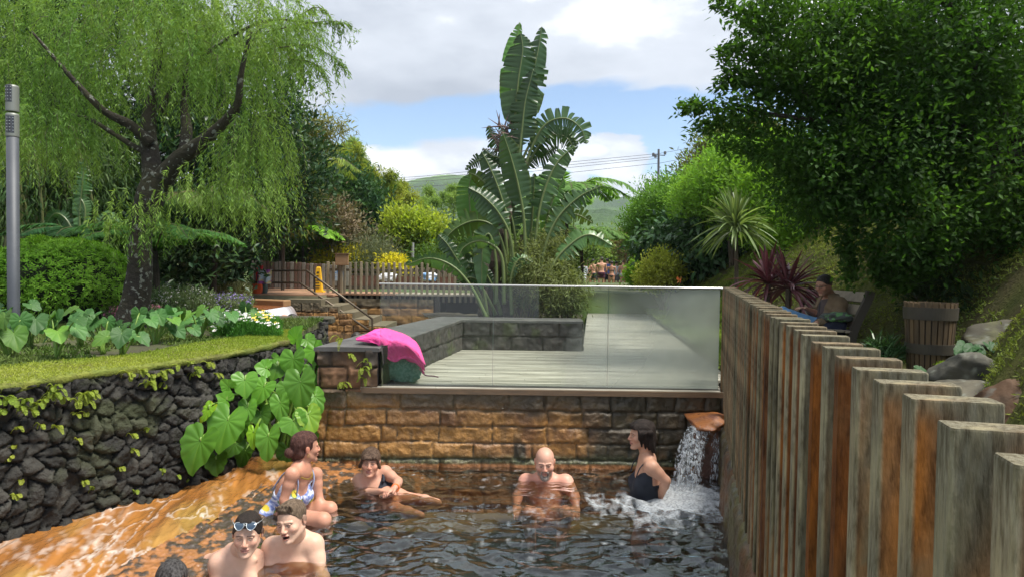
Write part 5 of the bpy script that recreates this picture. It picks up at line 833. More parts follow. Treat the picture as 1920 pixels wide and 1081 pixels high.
TC = [(427, 797, 62, 78, 5.75, 1, 0, -10), (376, 836, 60, 82, 5.65, .85, 0, -15), (459, 717, 42, 44, 6.1, 1.05, 0, 10), (495, 730, 40, 46, 6.0, 1.15, 0, -25), (550, 678, 48, 52, 6.3, 1.1, 0, 5), (563, 724, 52, 70, 5.95, .85, 0, 5), (555, 641, 44, 40, 6.6, 1.5, 0, 160), (590, 662, 36, 44, 6.6, 1.2, 0, 30), (464, 768, 30, 46, 5.9, 1.1, 0, 8), (525, 761, 32, 52, 5.85, 1.05, 0, 15), (503, 825, 40, 62, 5.7, 1.0, 0, 0), (475, 815, 24, 42, 5.75, 1.7, .25, 5), (392, 771, 27, 38, 6.0, 1.6, 1, -35), (425, 753, 32, 28, 6.1, 1.15, 0, -150), (488, 779, 36, 36, 6.0, .7, 0, 30), (550, 794, 46, 44, 5.8, 1.0, 0, 40), (578, 782, 40, 50, 5.85, 1.05, .3, 30), (429, 727, 24, 26, 6.25, 1.2, 0, -140), (498, 693, 44, 26, 6.3, 1.25, 0, -120), (521, 691, 40, 36, 6.35, .75, 0, -10), (537, 730, 34, 40, 6.2, .8, 0, 20), (588, 698, 32, 46, 6.3, 1.0, 0, 35), (590, 748, 30, 46, 6.1, 1.1, 0, 30), (513, 673, 34, 16, 6.5, 1.0, 0, 100), (405, 865, 40, 40, 5.9, .45, 0, 10), (460, 850, 36, 44, 6.1, .4, 0, -20), (540, 850, 40, 50, 6.1, .4, 0, 20), (510, 760, 40, 40, 6.3, .6, 0, 0), (450, 800, 40, 44, 6.2, .5, 0, 0), (580, 830, 36, 50, 6.2, .45, 0, 15), (560, 760, 40, 44, 6.3, .55, 0, 0), (600, 720, 26, 44, 6.6, .7, 0, 10), (575, 640, 28, 30, 6.9, .9, 0, 60), (480, 745, 36, 36, 6.35, .6, 0, -20), (440, 835, 34, 40, 6.2, .5, 0, -30)]
for i, (px, py, wx, hy, Y, br, yl_, an) in enumerate(TC):
    while PY(px-wx*.8, py, Y+.1)[0] < wl_x(Y+.1)+.06 and Y > 4.9: Y -= .04
    c_ = PY(px, py-hy*.12, Y+.12); an_ = math.radians(an); tilt = rs.uniform(.35, .75); tip = np.array([math.sin(an_)*.9, -.25-.3*rs.rand(), -math.cos(an_)*(.95 if hy > wx*.9 else .6)]); nr = np.array([rs.uniform(-.35, .35), -.8, tilt]); sz = px2m(hy, Y)*1.02
    m_ = MB(); taro_leaf(m_, c_, tip, nr, sz*.78, wid=min(1.3, wx/hy*1.05), seed=i+1, col=np.array((1, 1, 1))*br*(np.array([1.4, 1.1, .8]) if yl_ else 1), attr_edge=yl_); m_.build('leaf', TL, e_, smooth=True)
    b_ = np.array([lerp(-2.25, c_[0], .3)+rs.uniform(-.15, .15), 6.55+rs.uniform(-.2, .2), .02]); ms_.tube(spline([b_, lerp(b_, c_, .55)+np.array([0, .12, .22]), c_+np.array([0, .06, .03]), c_], 14), np.linspace(.016, .006, 14), 6)
ms_.build('stalks', stalk, e_, smooth=True)
# garden row of taro behind the mossy lawn
rs = np.random.RandomState(12)
GP = [(15, 640, 5.7, 6, 'at the left edge in front of the lamp post'), (60, 615, 6.3, 6, 'behind the lamp post foot'), (105, 660, 5.6, 6, 'right of the lamp post foot nearest the lawn'), (150, 610, 6.4, 5, 'below the rounded bush'), (195, 640, 6.0, 5, 'left of the little marker post'), (232, 655, 5.9, 5, 'bending over onto the lawn'), (250, 615, 6.6, 5, 'just left of the willow foot'), (290, 625, 6.7, 6, 'in front of the willow foot'), (335, 625, 6.9, 5, 'right of the willow foot'), (375, 615, 7.2, 6, 'in the middle of the right half of the row'), (420, 605, 7.5, 5, 'left of the daisies'), (462, 598, 7.8, 4, 'growing out of the daisies'), (20, 580, 7.0, 5, 'at the back beside the left edge')]
for i, (px, py, Y, n, wh) in enumerate(GP):
    b_ = PY(px, 650, Y); b_[2] = gz(b_[0], b_[1]); e_ = empty('taro_plant', b_, 'blue green taro plant ' + wh, 'plant', 'row of taro plants in the garden'); lv = MB(); sk_ = MB()
    for k in range(n+1):
        a = rs.uniform(0, 6.28); hgt = rs.uniform(.16, .36)*(1 if px < 200 else .85); rr = rs.uniform(.06, .24); c_ = b_ + np.array([math.cos(a)*rr, math.sin(a)*rr*.7, hgt]); sz = rs.uniform(.10, .165)*(1.05 if px < 150 else .82); tip = np.array([math.cos(a)+rs.uniform(-.4, .4), math.sin(a)*.6-.5, -rs.uniform(.3, 1.4)]); nr = np.array([rs.uniform(-.5, .5)+math.cos(a)*.3, -.5, rs.uniform(.5, 1.1)])
        m_ = MB(); br = rs.choice([.6, .8, .95, 1.15]); taro_leaf(m_, c_, tip, nr, sz, wid=.85, seed=i*9+k, col=c3(br, br, br)*(c3(1.5, 1.25, .7) if rs.rand() < .2 else 1), cup=.12); m_.build('leaf', TL2, e_, smooth=True); sk_.tube(spline([b_+rs.randn(3)*.012, lerp(b_, c_, .6)+np.array([0, 0, .06]), c_], 10), np.linspace(.010, .005, 10), 6)
    sk_.build('stalks', stalk, e_, smooth=True)
# ---------- cordylines
def cordy(name, label, heads, lm, Ln, Wd, n, stems, seed, up=.35):
    e_ = empty(name, stems[0][0], label, 'plant'); m_ = MB(); rs = np.random.RandomState(seed)
    for h in heads:
        for i in range(n):
            a = rs.uniform(0, 6.283); el = rs.uniform(-.35, 1.45)**1.0; d_ = np.array([math.cos(a)*math.cos(el), math.sin(a)*math.cos(el), math.sin(el)]); l = Ln*rs.uniform(.75, 1.1); t = np.linspace(0, 1, 10); sag = .55*(1-abs(math.sin(el))*.8)*l*rs.uniform(.6, 1.2); s = h + d_*(l*t)[:, None] + np.array([0, 0, -1])*(sag*t**2.2)[:, None]; T = unit(np.gradient(s, axis=0)); Sd = unit(np.cross(T, [0, 0, 1.]+.2*rs.randn(3))); N_ = np.cross(Sd, T); w_ = Wd*np.interp(t, [0, .15, .5, .85, 1], [.5, .8, 1, .6, .02])*.5
            P = np.stack([s - Sd*w_[:, None] + N_*w_[:, None]*.5, s, s + Sd*w_[:, None] + N_*w_[:, None]*.5], 1); c_ = 1+.3*rs.randn(); m_.grid(P, np.ones(P.shape)*max(.4, c_))
    m_.build('leaves', lm, e_); t_ = MB()
    for s_ in stems: t_.tube(spline(s_, 14), np.linspace(.045, .035, 14), 8)
    t_.build('stem', bark, e_); return e_
ch = PY(1380, 432, 12.2); cordy('cordyline', 'tall green cordyline with a single bare stem beside the boardwalk', [ch, ch+np.array([0, 0, .12])], mat('cordyline_green', (.12, .19, .06), (.17, .23, .09), rough=.4, attr=True, transl=.25), .80, .045, 85, [[(ch[0]+.05, 12.2, .85), (ch[0]+.04, 12.2, 1.4), tuple(ch)]], 4)
c1, c2_ = PY(1440, 532, 9.2), PY(1478, 540, 9.0); cordy('red_cordyline', 'dark red spiky cordyline with two heads in front of the lawn', [c1, c2_], mat('cordyline_red', (.13, .038, .05), (.17, .07, .08), rough=.35, attr=True, transl=.12, tcol=(2.2, .8, .9)), .62, .05, 62, [[(c1[0], 9.2, .8), tuple(c1)], [(c2_[0], 9.0, .8), tuple(c2_)]], 6)
# ---------- leafy bamboo in the planter
m_ = MB(); e_ = empty('planter_bamboo', (.75, 10.6, 1.0), 'fine leaved low bamboo spilling over the planter wall beside the boardwalk', 'bamboo')
crown(m_, [blob(1045, 545, 10.6, 44, 50, .5), blob(1005, 520, 10.8, 45, 60, .5), blob(1070, 555, 10.6, 26, 34, .4), blob(1025, 470, 11.2, 40, 34, .4)], 900, 14, .085, .014, seed=61, spread=.09, gap=.36, shape='lance', droop=.25, up=.1, hang=.3); m_.build('leaves', leafm('low_bamboo', (.09, .13, .045), (.14, .17, .06), transl=.35), e_)
t_ = MB(); rs = np.random.RandomState(3)
for i in range(60): a = np.array([.1+rs.rand()*.85, 10.6+rs.uniform(-.3, .5), 1.0]); t_.tube(spline([a, a+np.array([rs.uniform(-.15, .2), rs.uniform(-.2, .1), .4]), a+np.array([rs.uniform(-.3, .55), rs.uniform(-.5, .2), rs.uniform(.45, .9)])], 8), np.linspace(.005, .002, 8), 4)
t_.build('canes', mat('thin_cane', (.13, .12, .04), rough=.6), e_)
shrub('shade_fern', 'dark ferny undergrowth on the shaded bank at the right edge', [blob(1880, 590, 7.6, 90, 45, .4), blob(1800, 540, 8.3, 90, 40, .4)], 420, 16, .11, .035, dk1, 72, spread=.12, gap=.38)
# ---------- ground cover, grass, flowers, ferns
def tufts(name, label, P, N_, L, W, lm, per, seed, tilt=.6, kind='stuff', cat='ground cover', parent=None, shape='dia'):
    rs = np.random.RandomState(seed); m = len(P)*per; q = np.repeat(P, per, 0)+rs.randn(m, 3)*L*.35*np.array([1, 1, .15]); D = unit(np.repeat(N_, per, 0)+rs.randn(m, 3)*tilt); m_ = MB(); leaves(m_, q, D, rs.randn(m, 3), L*rs.uniform(.5, 1.2, m), W, shape=shape, droop=.2); o = m_.build(name, lm, parent)
    if parent is None: tag(o, label, cat, kind=kind)
    return o
rs = np.random.RandomState(31); up = np.array([0, 0, 1.])
ii, jj = rs.randint(0, 159, 15000), rs.rand(15000)*25; j0 = jj.astype(int); f_ = jj-j0; fi = rs.rand(15000); X_ = lerp(lerp(LAWN[1][ii, j0], LAWN[1][ii+1, j0], fi), lerp(LAWN[1][ii, np.minimum(j0+1, 25)], LAWN[1][ii+1, np.minimum(j0+1, 25)], fi), f_); Y_ = lerp(LAWN[2][ii, j0]*0+LAWN[0][ii], LAWN[0][ii+1], fi); P = np.stack([X_, Y_, gz(X_, Y_)+.022+.012*vnoise(X_*9, Y_*9)], 1)
tufts('lawn_grass', 'short bright mossy grass of the strip along the rubble wall top', P, np.repeat(up[None], len(P), 0), .022, .005, leafm('moss_blade', (.20, .27, .03), (.28, .32, .05), transl=.3), 3, 1, tilt=.9)
n = 16000; Y_ = rs.uniform(3.5, 13.5, n); X_ = wl_x(Y_) - np.interp(Y_, [3, 7, 8.2, 14], [.85, .55, .04, .04]) - rs.rand(n)**1.3*4.5; X_ = np.where((Y_ > 9.8), X_-2.4, X_); nv = vnoise(X_*1.8, Y_*1.8, 0, 3); k = nv > .40; P = np.stack([X_, Y_, gz(X_, Y_)], 1)[k]
tufts('garden_ground_cover', 'low weedy ground cover under the taro row', P, np.repeat(up[None], len(P), 0), .05, .018, leafm('weed', (.08, .14, .03), (.13, .17, .05), transl=.3), 4, 2, tilt=1.0)
# bank moss and creeping plants
n = 60000; Y_ = 3.0 + rs.rand(n)**.8*20; X_ = bank_x0(Y_) - .25 + rs.rand(n)**.9*np.interp(Y_, [3, 8, 12, 20], [4.0, 4.5, 4.0, 3.0]); P = np.stack([X_, Y_, bankz(X_, Y_)+.005], 1); nv = vnoise(P[:, 0]*2.2, P[:, 1]*2.2, P[:, 2]*2.2, 3); P = P[nv > .38]; Nn = unit(np.tile([-.55, -.3, .75], (len(P), 1)))
tufts('bank_moss', 'shaggy yellow green moss and creeping club moss on the right bank', P, Nn, .045, .013, leafm('club_moss', (.12, .17, .035), (.20, .24, .05), transl=.25, scale=1.6), 4, 3, tilt=.9)
n = 9000; Y_ = 7.0 + rs.rand(n)**1.3*33; X_ = deckR(Y_) + .03 + rs.rand(n)**1.2*np.interp(Y_, [7, 10, 20, 40], [1.2, 1.2, .8, .8]); P = np.stack([X_, Y_, bankz(X_, Y_)], 1); tufts('path_edge_grass', 'grassy ground cover along the right edge of the boardwalk', P, np.repeat(up[None], len(P), 0), .09, .02, leafm('edge_grass', (.13, .22, .03), (.22, .30, .05), transl=.35), 5, 5, tilt=.8)
# daisies
e_ = empty('daisy_clump', PZ(462, 632, 1.08), 'clump of white and yellow daisies at the end of the mossy lawn', 'flowers'); rs = np.random.RandomState(4); n = 2600; px = rs.uniform(400, 526, n); Yd = rs.uniform(7.3, 8.7, n); q = np.array([PY(a, 600, b_) for a, b_ in zip(px, Yd)]); h = .19*np.clip(1-((px-462)/66)**2, .1, 1)**.5; q[:, 2] = gz(q[:, 0], q[:, 1]) + rs.rand(n)*h
m_ = MB(); per = 6; leaves(m_, np.repeat(q, per, 0)+rs.randn(n*per, 3)*.015, rs.randn(n*per, 3)*.5+up, rs.randn(n*per, 3), .055*rs.uniform(.6, 1.2, n*per), .008); m_.build('foliage', leafm('daisy_leaf', (.05, .16, .02), (.08, .22, .03), transl=.3), e_)
wf_, yf, cf = MB(), MB(), MB()
for i in range(150):
    a = rs.uniform(398, 522); Yd = rs.uniform(7.3, 8.6); c_ = PY(a, 600, Yd); c_[2] = gz(c_[0], c_[1]) + .19*max(.15, 1-((a-462)/66)**2)**.5+rs.uniform(.0, .05); yl_ = a > 470 and rs.rand() < .45; tb = yf if yl_ else wf_; m = 9; an = np.arange(m)*6.283/m; N_ = unit(np.array([rs.uniform(-.3, .3), -.5, .9])); D = np.stack([np.cos(an), np.sin(an)*.85, np.sin(an)*.35], 1); leaves(tb, np.repeat(c_[None], m, 0)+D*.003, D, np.tile(N_, (m, 1)), .023, .011); cf.lathe([(0, .006), (.006, .003), (.006, 0)], c_, 6)
pp = wf_.build('white_petals', mat('white_petal', (.75, .75, .75), rough=.6), e_); p2_ = yf.build('yellow_petals', mat('yellow_petal', (.75, .60, .08), rough=.6), e_); p3_ = cf.build('flower_centres', mat('flower_centre', (.45, .28, .03), rough=.7), e_)
for o in (pp, p2_, p3_): o['kind'] = 'stuff'
# flower bed beyond
def fbed(label, px0, px1, Y0, Y1, n, petal, seed, h=.2, leafc=((.09, .14, .06), (.14, .18, .08)), nf=260):
    rs = np.random.RandomState(seed); px = rs.uniform(px0, px1, n); Yd = rs.uniform(Y0, Y1, n); q = np.array([PY(a, 560, b_) for a, b_ in zip(px, Yd)]); q[:, 2] = gz(q[:, 0], q[:, 1]) + rs.rand(n)*h*(.5+vnoise(q[:, 0]*3, q[:, 1]*3)); e_ = empty('flower_bed', q.mean(0)*[1, 1, 0]+[0, 0, 1.05], label, 'flowers'); m_ = MB(); per = 6; leaves(m_, np.repeat(q, per, 0)+rs.randn(n*per, 3)*.03, rs.randn(n*per, 3)*.7+up, rs.randn(n*per, 3), .06*rs.uniform(.6, 1.2, n*per), .02); m_.build('foliage', leafm('bed_leaf', *leafc, transl=.3), e_)
    f_ = MB(); k = rs.choice(n, nf); c_ = q[k]; c_[:, 2] += .05; per = 6; leaves(f_, np.repeat(c_, per, 0)+rs.randn(nf*per, 3)*.018, rs.randn(nf*per, 3)+up*.5, rs.randn(nf*per, 3), .025, .018); f_.build('petals', mat('petal', petal, rough=.6), e_)
fbed('pale leaved bed of small white flowers right of the willow trunk', 285, 400, 9.6, 11.2, 1500, (.55, .52, .50), 1, h=.3)
fbed('bed of purple flowers under the red bags', 395, 470, 10.3, 11.5, 900, (.25, .18, .45), 2, nf=420)
fbed('pink flowers around the foot of the willow', 195, 300, 8.6, 9.3, 700, (.50, .15, .25), 3, nf=420, h=.16)
fbed('grey green low bed along the kerb of the orange basin', 405, 470, 14.2, 16.2, 900, (.40, .42, .30), 4, nf=80, leafc=((.10, .13, .05), (.16, .18, .08)))
# ferns on the walls
small = leafm('wall_fern', (.16, .24, .03), (.28, .32, .05), transl=.35)
def wallfern(label, spots, seed, lm=small, l=.14, ln=.035, cat='fern'):
    rs = np.random.RandomState(seed); e_ = empty('wall_fern', spots[0], label, cat); m_ = MB()
    for s_ in spots:
        s_ = np.array(s_, float)
        for k in range(rs.randint(3, 6)):
            d_ = np.array([rs.uniform(-1, 1), -rs.uniform(.15, .5), rs.uniform(-.5, .25)]); ll = l*rs.uniform(.6, 1.2); p = [s_, s_+d_*ll*.5+[0, 0, .38*ll], s_+d_*ll*.95+[0, 0, .30*ll], s_+d_*ll*1.3+[0, 0, -.05*ll]]; frond(m_, p, ln, .15, n=24, droop=.1, w0=.0045, seed=seed*17+k)
    m_.build('fronds', lm, e_); return e_
def onwall(px, py): # a point on the face of the rubble wall
    best = None
    for Yt in np.linspace(4, 8, 161):
        q = PY(px, py, Yt)
        if q[0] < wl_x(Yt)+.02: return q
    return q
rs = np.random.RandomState(5)
for lab, x0, x1, y0, y1, n in (('yellow green ferns hanging over the wall at the left edge', -20, 90, 740, 775, 17), ('yellow green ferns on the wall top below the bent taro', 95, 168, 722, 752, 13), ('fresh ferns at the middle of the rubble wall top', 232, 308, 692, 722, 14), ('little ferns where the wall curves near the big taro clump', 325, 400, 680, 705, 9)):
    wallfern(lab, [onwall(rs.uniform(x0, x1), rs.uniform(y0, y1)) + np.array([.05, -.05, 0]) for _ in range(n)], int(x0)+30, l=.06, ln=.018)
wallfern('scattered tiny plants growing from the joints of the rubble wall', [onwall(rs.uniform(0, 420), rs.uniform(760, 930)) + np.array([.05, -.05, 0]) for _ in range(26)], 77, l=.045, ln=.014)
wallfern('sword fern growing out of the pillar joints', [PY(x, y, 6.31) for x, y in ((655, 672), (678, 694), (690, 680), (684, 712), (640, 722))], 78, l=.085, ln=.018)
wallfern('single upright fern frond standing on the pillar cap', [PY(640, 640, 6.3)], 79, l=.12, ln=.02)
shrub('strap_plant', 'dark strap leaved plant at the foot of the bank behind the fence', [blob(1652, 665, 6.6, 22, 12, .12)], 26, 10, .17, .016, leafm('strap', (.02, .06, .02), (.04, .09, .03), transl=.2, rough=.3), 71, spread=.04, gap=.1, up=.9, shape='lance', droop=.3)
for i, (px, py, Y) in enumerate(((1840, 650, 6.0), (1880, 640, 6.3), (1690, 690, 6.2))):
    b_ = PY(px, py+20, Y); e_ = empty('broad_leaf_plant', b_, ['low plant with dark heart shaped leaves between the barrel bin and the boulders', 'dark heart leaved plant above the boulders at the right edge', 'small dark leaved plant left of the barrel bin foot'][i], 'plant'); m_ = MB()
    for k in range(9): a = rs.uniform(0, 6.28); c_ = b_ + np.array([math.cos(a)*.16, math.sin(a)*.1, .04+.08*rs.rand()]); taro_leaf(m_, c_, (math.cos(a), -.4, -.3), (0, -.4, 1), .10, .8, k, col=(.32, .45, .45))
    m_.build('leaves', TL2, e_, smooth=True)
# ================================================================ PEOPLE (bodies grown as one smooth surface from a distance field)
f32 = np.float32
def surfnet(v, lo, h):
    """naive surface nets: inside is v < 0"""
    s = v < 0; nx, ny, nz = v.shape; acc = np.zeros((nx-1, ny-1, nz-1, 3), f32); cnt = np.zeros((nx-1, ny-1, nz-1), f32)
    sl = lambda o, n: slice(o, n-1+o)
    for ax in range(3):
        o1, o2 = [a for a in range(3) if a != ax]; n = v.shape
        for b in (0, 1):
            for c in (0, 1):
                o = [0, 0, 0]; o[o1] = b; o[o2] = c; p = list(o); p[ax] = 1; A = v[tuple(sl(o[k], n[k]) for k in range(3))]; Bv = v[tuple(sl(p[k], n[k]) for k in range(3))]; cr = (A < 0) != (Bv < 0)
                t = np.where(cr, A/np.where(cr, A-Bv, 1), 0); cnt += cr
                for k in range(3): acc[..., k] += np.where(cr, o[k] + (t if k == ax else 0), 0)
    m = cnt > 0; idx = np.full(m.shape, -1); idx[m] = np.arange(m.sum()); ijk = np.argwhere(m); V = (ijk + acc[m]/cnt[m][:, None])*h + np.asarray(lo)
    F = []
    for ax in range(3):
        o1, o2 = (ax+1) % 3, (ax+2) % 3; a = [slice(None)]*3; b = [slice(None)]*3; a[ax] = slice(0, -1); b[ax] = slice(1, None); cr = (s[tuple(a)] != s[tuple(b)]); ins = s[tuple(a)]
        q = np.argwhere(cr); q = q[(q[:, o1] > 0) & (q[:, o2] > 0) & (q[:, o1] < v.shape[o1]-1) & (q[:, o2] < v.shape[o2]-1)]
        if not len(q): continue
        def g(d1, d2): r = q.copy(); r[:, o1] += d1; r[:, o2] += d2; return idx[tuple(r.T)]
        f = np.stack([g(-1, -1), g(0, -1), g(0, 0), g(-1, 0)], 1); fl = ~ins[tuple(q.T)]; f[fl] = f[fl][:, ::-1]; F.append(f[(f >= 0).all(1)])
    return V, np.concatenate(F)
def smin(a, b, k):
    h = np.clip(.5+.5*(b-a)/k, 0, 1); return b*(1-h)+a*h - k*h*(1-h)
class Field:
    def __init__(s): s.p = []
    def cone(s, a, b, ra, rb, k=.02, tag='', neg=False): s.p.append(('c', np.array(a, float), np.array(b, float), ra, rb, k, tag, neg)); return s
    def ell(s, c, r, R=None, k=.02, tag='', neg=False): s.p.append(('e', np.array(c, float), np.array(r, float), np.eye(3) if R is None else np.array(R), 0, k, tag, neg)); return s
    def chain(s, pts, rs, k=.015, tag=''):
        for i in range(len(pts)-1): s.cone(pts[i], pts[i+1], rs[i], rs[i+1], k, tag)
        return s
    def bounds(s, tags=None):
        lo = np.full(3, 1e9); hi = -lo
        for q in s.p:
            if q[7] or (tags and q[6] not in tags): continue
            if q[0] == 'c': m = max(q[3], q[4]); a = np.minimum(q[1], q[2])-m; b = np.maximum(q[1], q[2])+m
            else: m = q[2].max(); a = q[1]-m; b = q[1]+m
            lo = np.minimum(lo, a); hi = np.maximum(hi, b)
        return lo, hi
    def sample(s, lo, hi, h, tags=None):
        n = np.ceil((hi-lo)/h).astype(int)+1; ax = [(lo[k]+h*np.arange(n[k])).astype(f32) for k in range(3)]; v = np.full(n, .3, f32)
        for neg in (False, True):
            for q in s.p:
                if q[7] != neg or (tags and q[6] not in tags): continue
                if q[0] == 'c': m = max(q[3], q[4]); a = np.minimum(q[1], q[2])-m; b = np.maximum(q[1], q[2])+m
                else: m = q[2].max(); a = q[1]-m; b = q[1]+m
                pad = q[5]+3*h+.03; i0 = np.clip(((a-pad-lo)/h).astype(int), 0, n); i1 = np.clip(((b+pad-lo)/h).astype(int)+1, 0, n)
                if (i1 <= i0).any(): continue
                S_ = tuple(slice(i0[k], i1[k]) for k in range(3)); X, Y_, Z = np.meshgrid(*[ax[k][S_[k]] for k in range(3)], indexing='ij', sparse=True)
                if q[0] == 'c':
                    ba = q[2]-q[1]; L2 = max(1e-9, ba@ba); x, y, z = X-q[1][0], Y_-q[1][1], Z-q[1][2]; t = np.clip((x*ba[0]+y*ba[1]+z*ba[2])/L2, 0, 1); d = np.sqrt((x-ba[0]*t)**2+(y-ba[1]*t)**2+(z-ba[2]*t)**2) - (q[3]+(q[4]-q[3])*t)
                else:
                    x, y, z = X-q[1][0], Y_-q[1][1], Z-q[1][2]; R_m = q[3]; r_ = q[2]; u = [(x*R_m[0, k]+y*R_m[1, k]+z*R_m[2, k]) for k in range(3)]; k0 = np.sqrt(sum((u[k]/r_[k])**2 for k in range(3))); k1 = np.sqrt(sum((u[k]/r_[k]**2)**2 for k in range(3)))+1e-9; d = k0*(k0-1)/k1
                if neg: v[S_] = -smin(-v[S_], d, q[5])
                else: v[S_] = smin(v[S_], d.astype(f32), q[5])
        return v, ax
def relax(V, F, n=2):
    for _ in range(n):
        A = np.zeros_like(V); c_ = np.zeros(len(V))
        for i in range(4): np.add.at(A, F[:, i], V[F[:, (i+1) % 4]]); np.add.at(A, F[:, i], V[F[:, (i-1) % 4]]); np.add.at(c_, F[:, i], 2)
        V = np.where(c_[:, None] > 0, V*.5 + .5*A/np.maximum(c_, 1)[:, None], V)
    return V
skinm = mat('skin', (1, 1, 1), rough=.50, attr=True, sub=.08, spec=.4, bump=.3, bscale=160, bdist=.003)
hairm = lambda n, c, c2: mat(n, c, c2, rough=.62, scale=26, stretch=(3, 3, .8), bump=1, bscale=60, bdist=.01, spec=.22)
cloth = lambda n, c, c2=None, **k: mat(n, c, c2 or tuple(x*.8 for x in c), rough=k.pop('rough', .85), scale=k.pop('scale', 14), bump=k.pop('bump', .3), bscale=k.pop('bscale', 40), bdist=.006, **k)
def axes(up, side):
    z = unit(up); x = np.array(side, float); x = unit(x-z*(x@z)); y = np.cross(z, x); return np.stack([x, y, z], 1)
class Person:
    """face looks along local -y; torso frame likewise: x = to the picture-right when facing us, y = back, z = up"""
    def __init__(s, name, label, root, skin=(.55, .33, .24), female=False, sc=1.0, h=.008, group=None):
        s.e = empty(name, root, label, 'person', group); s.F = Field(); s.skin = np.array(skin); s.fem = female; s.sc = sc; s.h = h; s.tints = []
    def head(s, c, yaw=0, pitch=0, roll=0, size=1.0, mouth=0, fat=1.0):
        s.hc = np.array(c, float); s.hR = rotz(math.radians(yaw)) @ rotx(math.radians(pitch)) @ roty(math.radians(roll)); s.hs = size; s.mouth = mouth; s.fat = fat; return s
    def hl(s, p): return s.hc + s.hR @ (np.array(p, float)*s.hs)
    def headfield(s, neck):
        F = Field(); w = s.hl; z = s.hs; R = s.hR; f = s.fat; E = lambda c, r, k=.012, neg=False: F.ell(w(c), np.array(r)*z, R, k, 'head', neg); K = lambda a, b, ra, rb, k=.012, neg=False: F.cone(w(a), w(b), ra*z, rb*z, k, 'head', neg)
        E((0, .012, .035), (.076, .096, .084)); E((0, -.020, -.015), (.064*f, .068, .082), .02); E((0, -.045, -.060), (.045*f, .042, .045), .02)
        for sx in (-1, 1):
            K((sx*.056*f, .012, -.042), (sx*.020, -.066, -.096), .016, .014, .02); E((sx*.040*f, -.060, -.022), (.024, .022, .022), .02); K((sx*.012, -.086, .023), (sx*.046, -.072, .021), .008, .007, .010)
            E((sx*.0295, -.099, .003), (.0165, .017, .0105), .008, True); E((sx*.0295, -.0765, .0025), (.0135, .0128, .0125), .003); K((sx*.017, -.0885, .0105), (sx*.042, -.083, .0095), .0038, .0032, .004)
            E((sx*.0125, -.097, -.030), (.0085, .011, .0075), .006); E((sx*.079, .014, .000), (.0065, .017, .030), .005); E((sx*.084, .022, .008), (.004, .010, .018), .004)
        K((0, -.086, .016), (0, -.106, -.024), .0075, .0115, .009); E((0, -.080, -.097), (.020, .016, .015), .015)
        E((0, -.0915, -.0525), (.024, .0095, .0058), .005); E((0, -.0895, -.0655-s.mouth*.016), (.020, .0095, .0068), .005)
        if s.mouth: E((0, -.094, -.060-s.mouth*.008), (.019, .018, .0055+.008*s.mouth), .003, True)
        else: E((0, -.104, -.0588), (.022, .008, .0022), .003, True)
        nb = np.array(neck, float); a = w((0, .018, -.06)); F.cone(a, lerp(a, nb, .95), (.052 if s.fem else .058)*z*f, (.050 if s.fem else .060)*z*f, .03, 'neck'); return F
    def headcolor(s, V, opt):
        q = ((V-s.hc) @ s.hR)/s.hs; x, y, z = q.T; ax_ = np.abs(x); b = s.skin; c_ = np.tile(b, (len(V), 1))*(1+.12*(vnoise(x*60, y*60, z*60, 2)-.5))[:, None]
        G_ = lambda cx, cy, cz, r: np.exp(-(((ax_-cx)**2+(y-cy)**2+(z-cz)**2)/r**2))[:, None]
        c_ = lerp(c_, b*c3(1.10, .72, .68), G_(.042, -.07, -.026, .022)*.6); c_ = lerp(c_, b*c3(1.12, .68, .62), G_(0, -.108, -.026, .016)*.6); c_ = lerp(c_, b*c3(1.1, .7, .66), G_(.082, .015, 0, .03)*.6); c_ = lerp(c_, b*c3(.72, .58, .55), G_(.030, -.088, -.010, .012)*.5)
        def M(m, col, a=1.0): 
            m = np.clip(m, 0, 1)[:, None]*a; c_[:] = lerp(c_, np.array(col, float), m)
        ff = (y < -.045)
        beard = opt.get('beard'); 
        if beard:
            col, amt = beard; bn = vnoise(x*200, y*200, z*200, 2); M(((z < -.030)*(y < .02)*(z > -.125)*np.clip((-.030-z)/.02, 0, 1) * np.clip((ax_-.028)/.012 + (z < -.050)*1.0*(np.abs(z+.059) > .012) + (np.abs(z+.043) < .007)*(ax_ < .03)*(y < -.08), 0, 1)), col, amt*(.6+.6*bn[:, None]))
        M(np.clip(1.3-((x/.025)**2+((z+.059+s.mouth*.007)/(.0135+.010*s.mouth))**2), 0, .5)*2*(y < -.083), opt.get('lips', (.42, .17, .14)), .8)
        if s.mouth:
            M((np.clip(2.2-((x/.018)**2+((z+.061+s.mouth*.008)/(.0065+.008*s.mouth))**2), 0, 1))*(y > -.0925)*(y < -.05), (.05, .01, .01)); M((ax_ < .016)*(z > -.0625)*(z < -.054)*(y > -.0915)*(y < -.07)*ff, (.62, .58, .50))
        else: M((ax_ < .023)*(np.abs(z+.0588) < .0022)*(y < -.08), (.16, .05, .04), .8)
        ed = np.sqrt((ax_-.0295)**2 + (z-.0025)**2 + (y+.0765)**2); ev = (ed < .0142)*ff*(np.abs(z-.002) < .0062)*(y < -.083); M(ev*1.0, (.34, .29, .26)); M(ev*(np.hypot(ax_-.0295+np.sign(x)*opt.get('look', 0), z-.0025) < .0078), (.04, .03, .025))
        M(ff*(y < -.077)*(np.abs(z-.0088+.10*(ax_-.03)**2*30) < .0024)*(ax_ > .016)*(ax_ < .044), (.05, .03, .025), .85)
        bz = .0235-.25*np.maximum(ax_-.034, 0); M(ff*np.clip(1-np.abs(z-bz)/.0048, 0, 1)*1.6*(ax_ > .011)*(ax_ < .050)*(y < -.062), opt.get('brow', (.07, .045, .03)), opt.get('browa', .8))
        M((np.hypot(ax_-.0085, z+.0365) < .0042)*(y < -.092), (.12, .04, .035), .8)
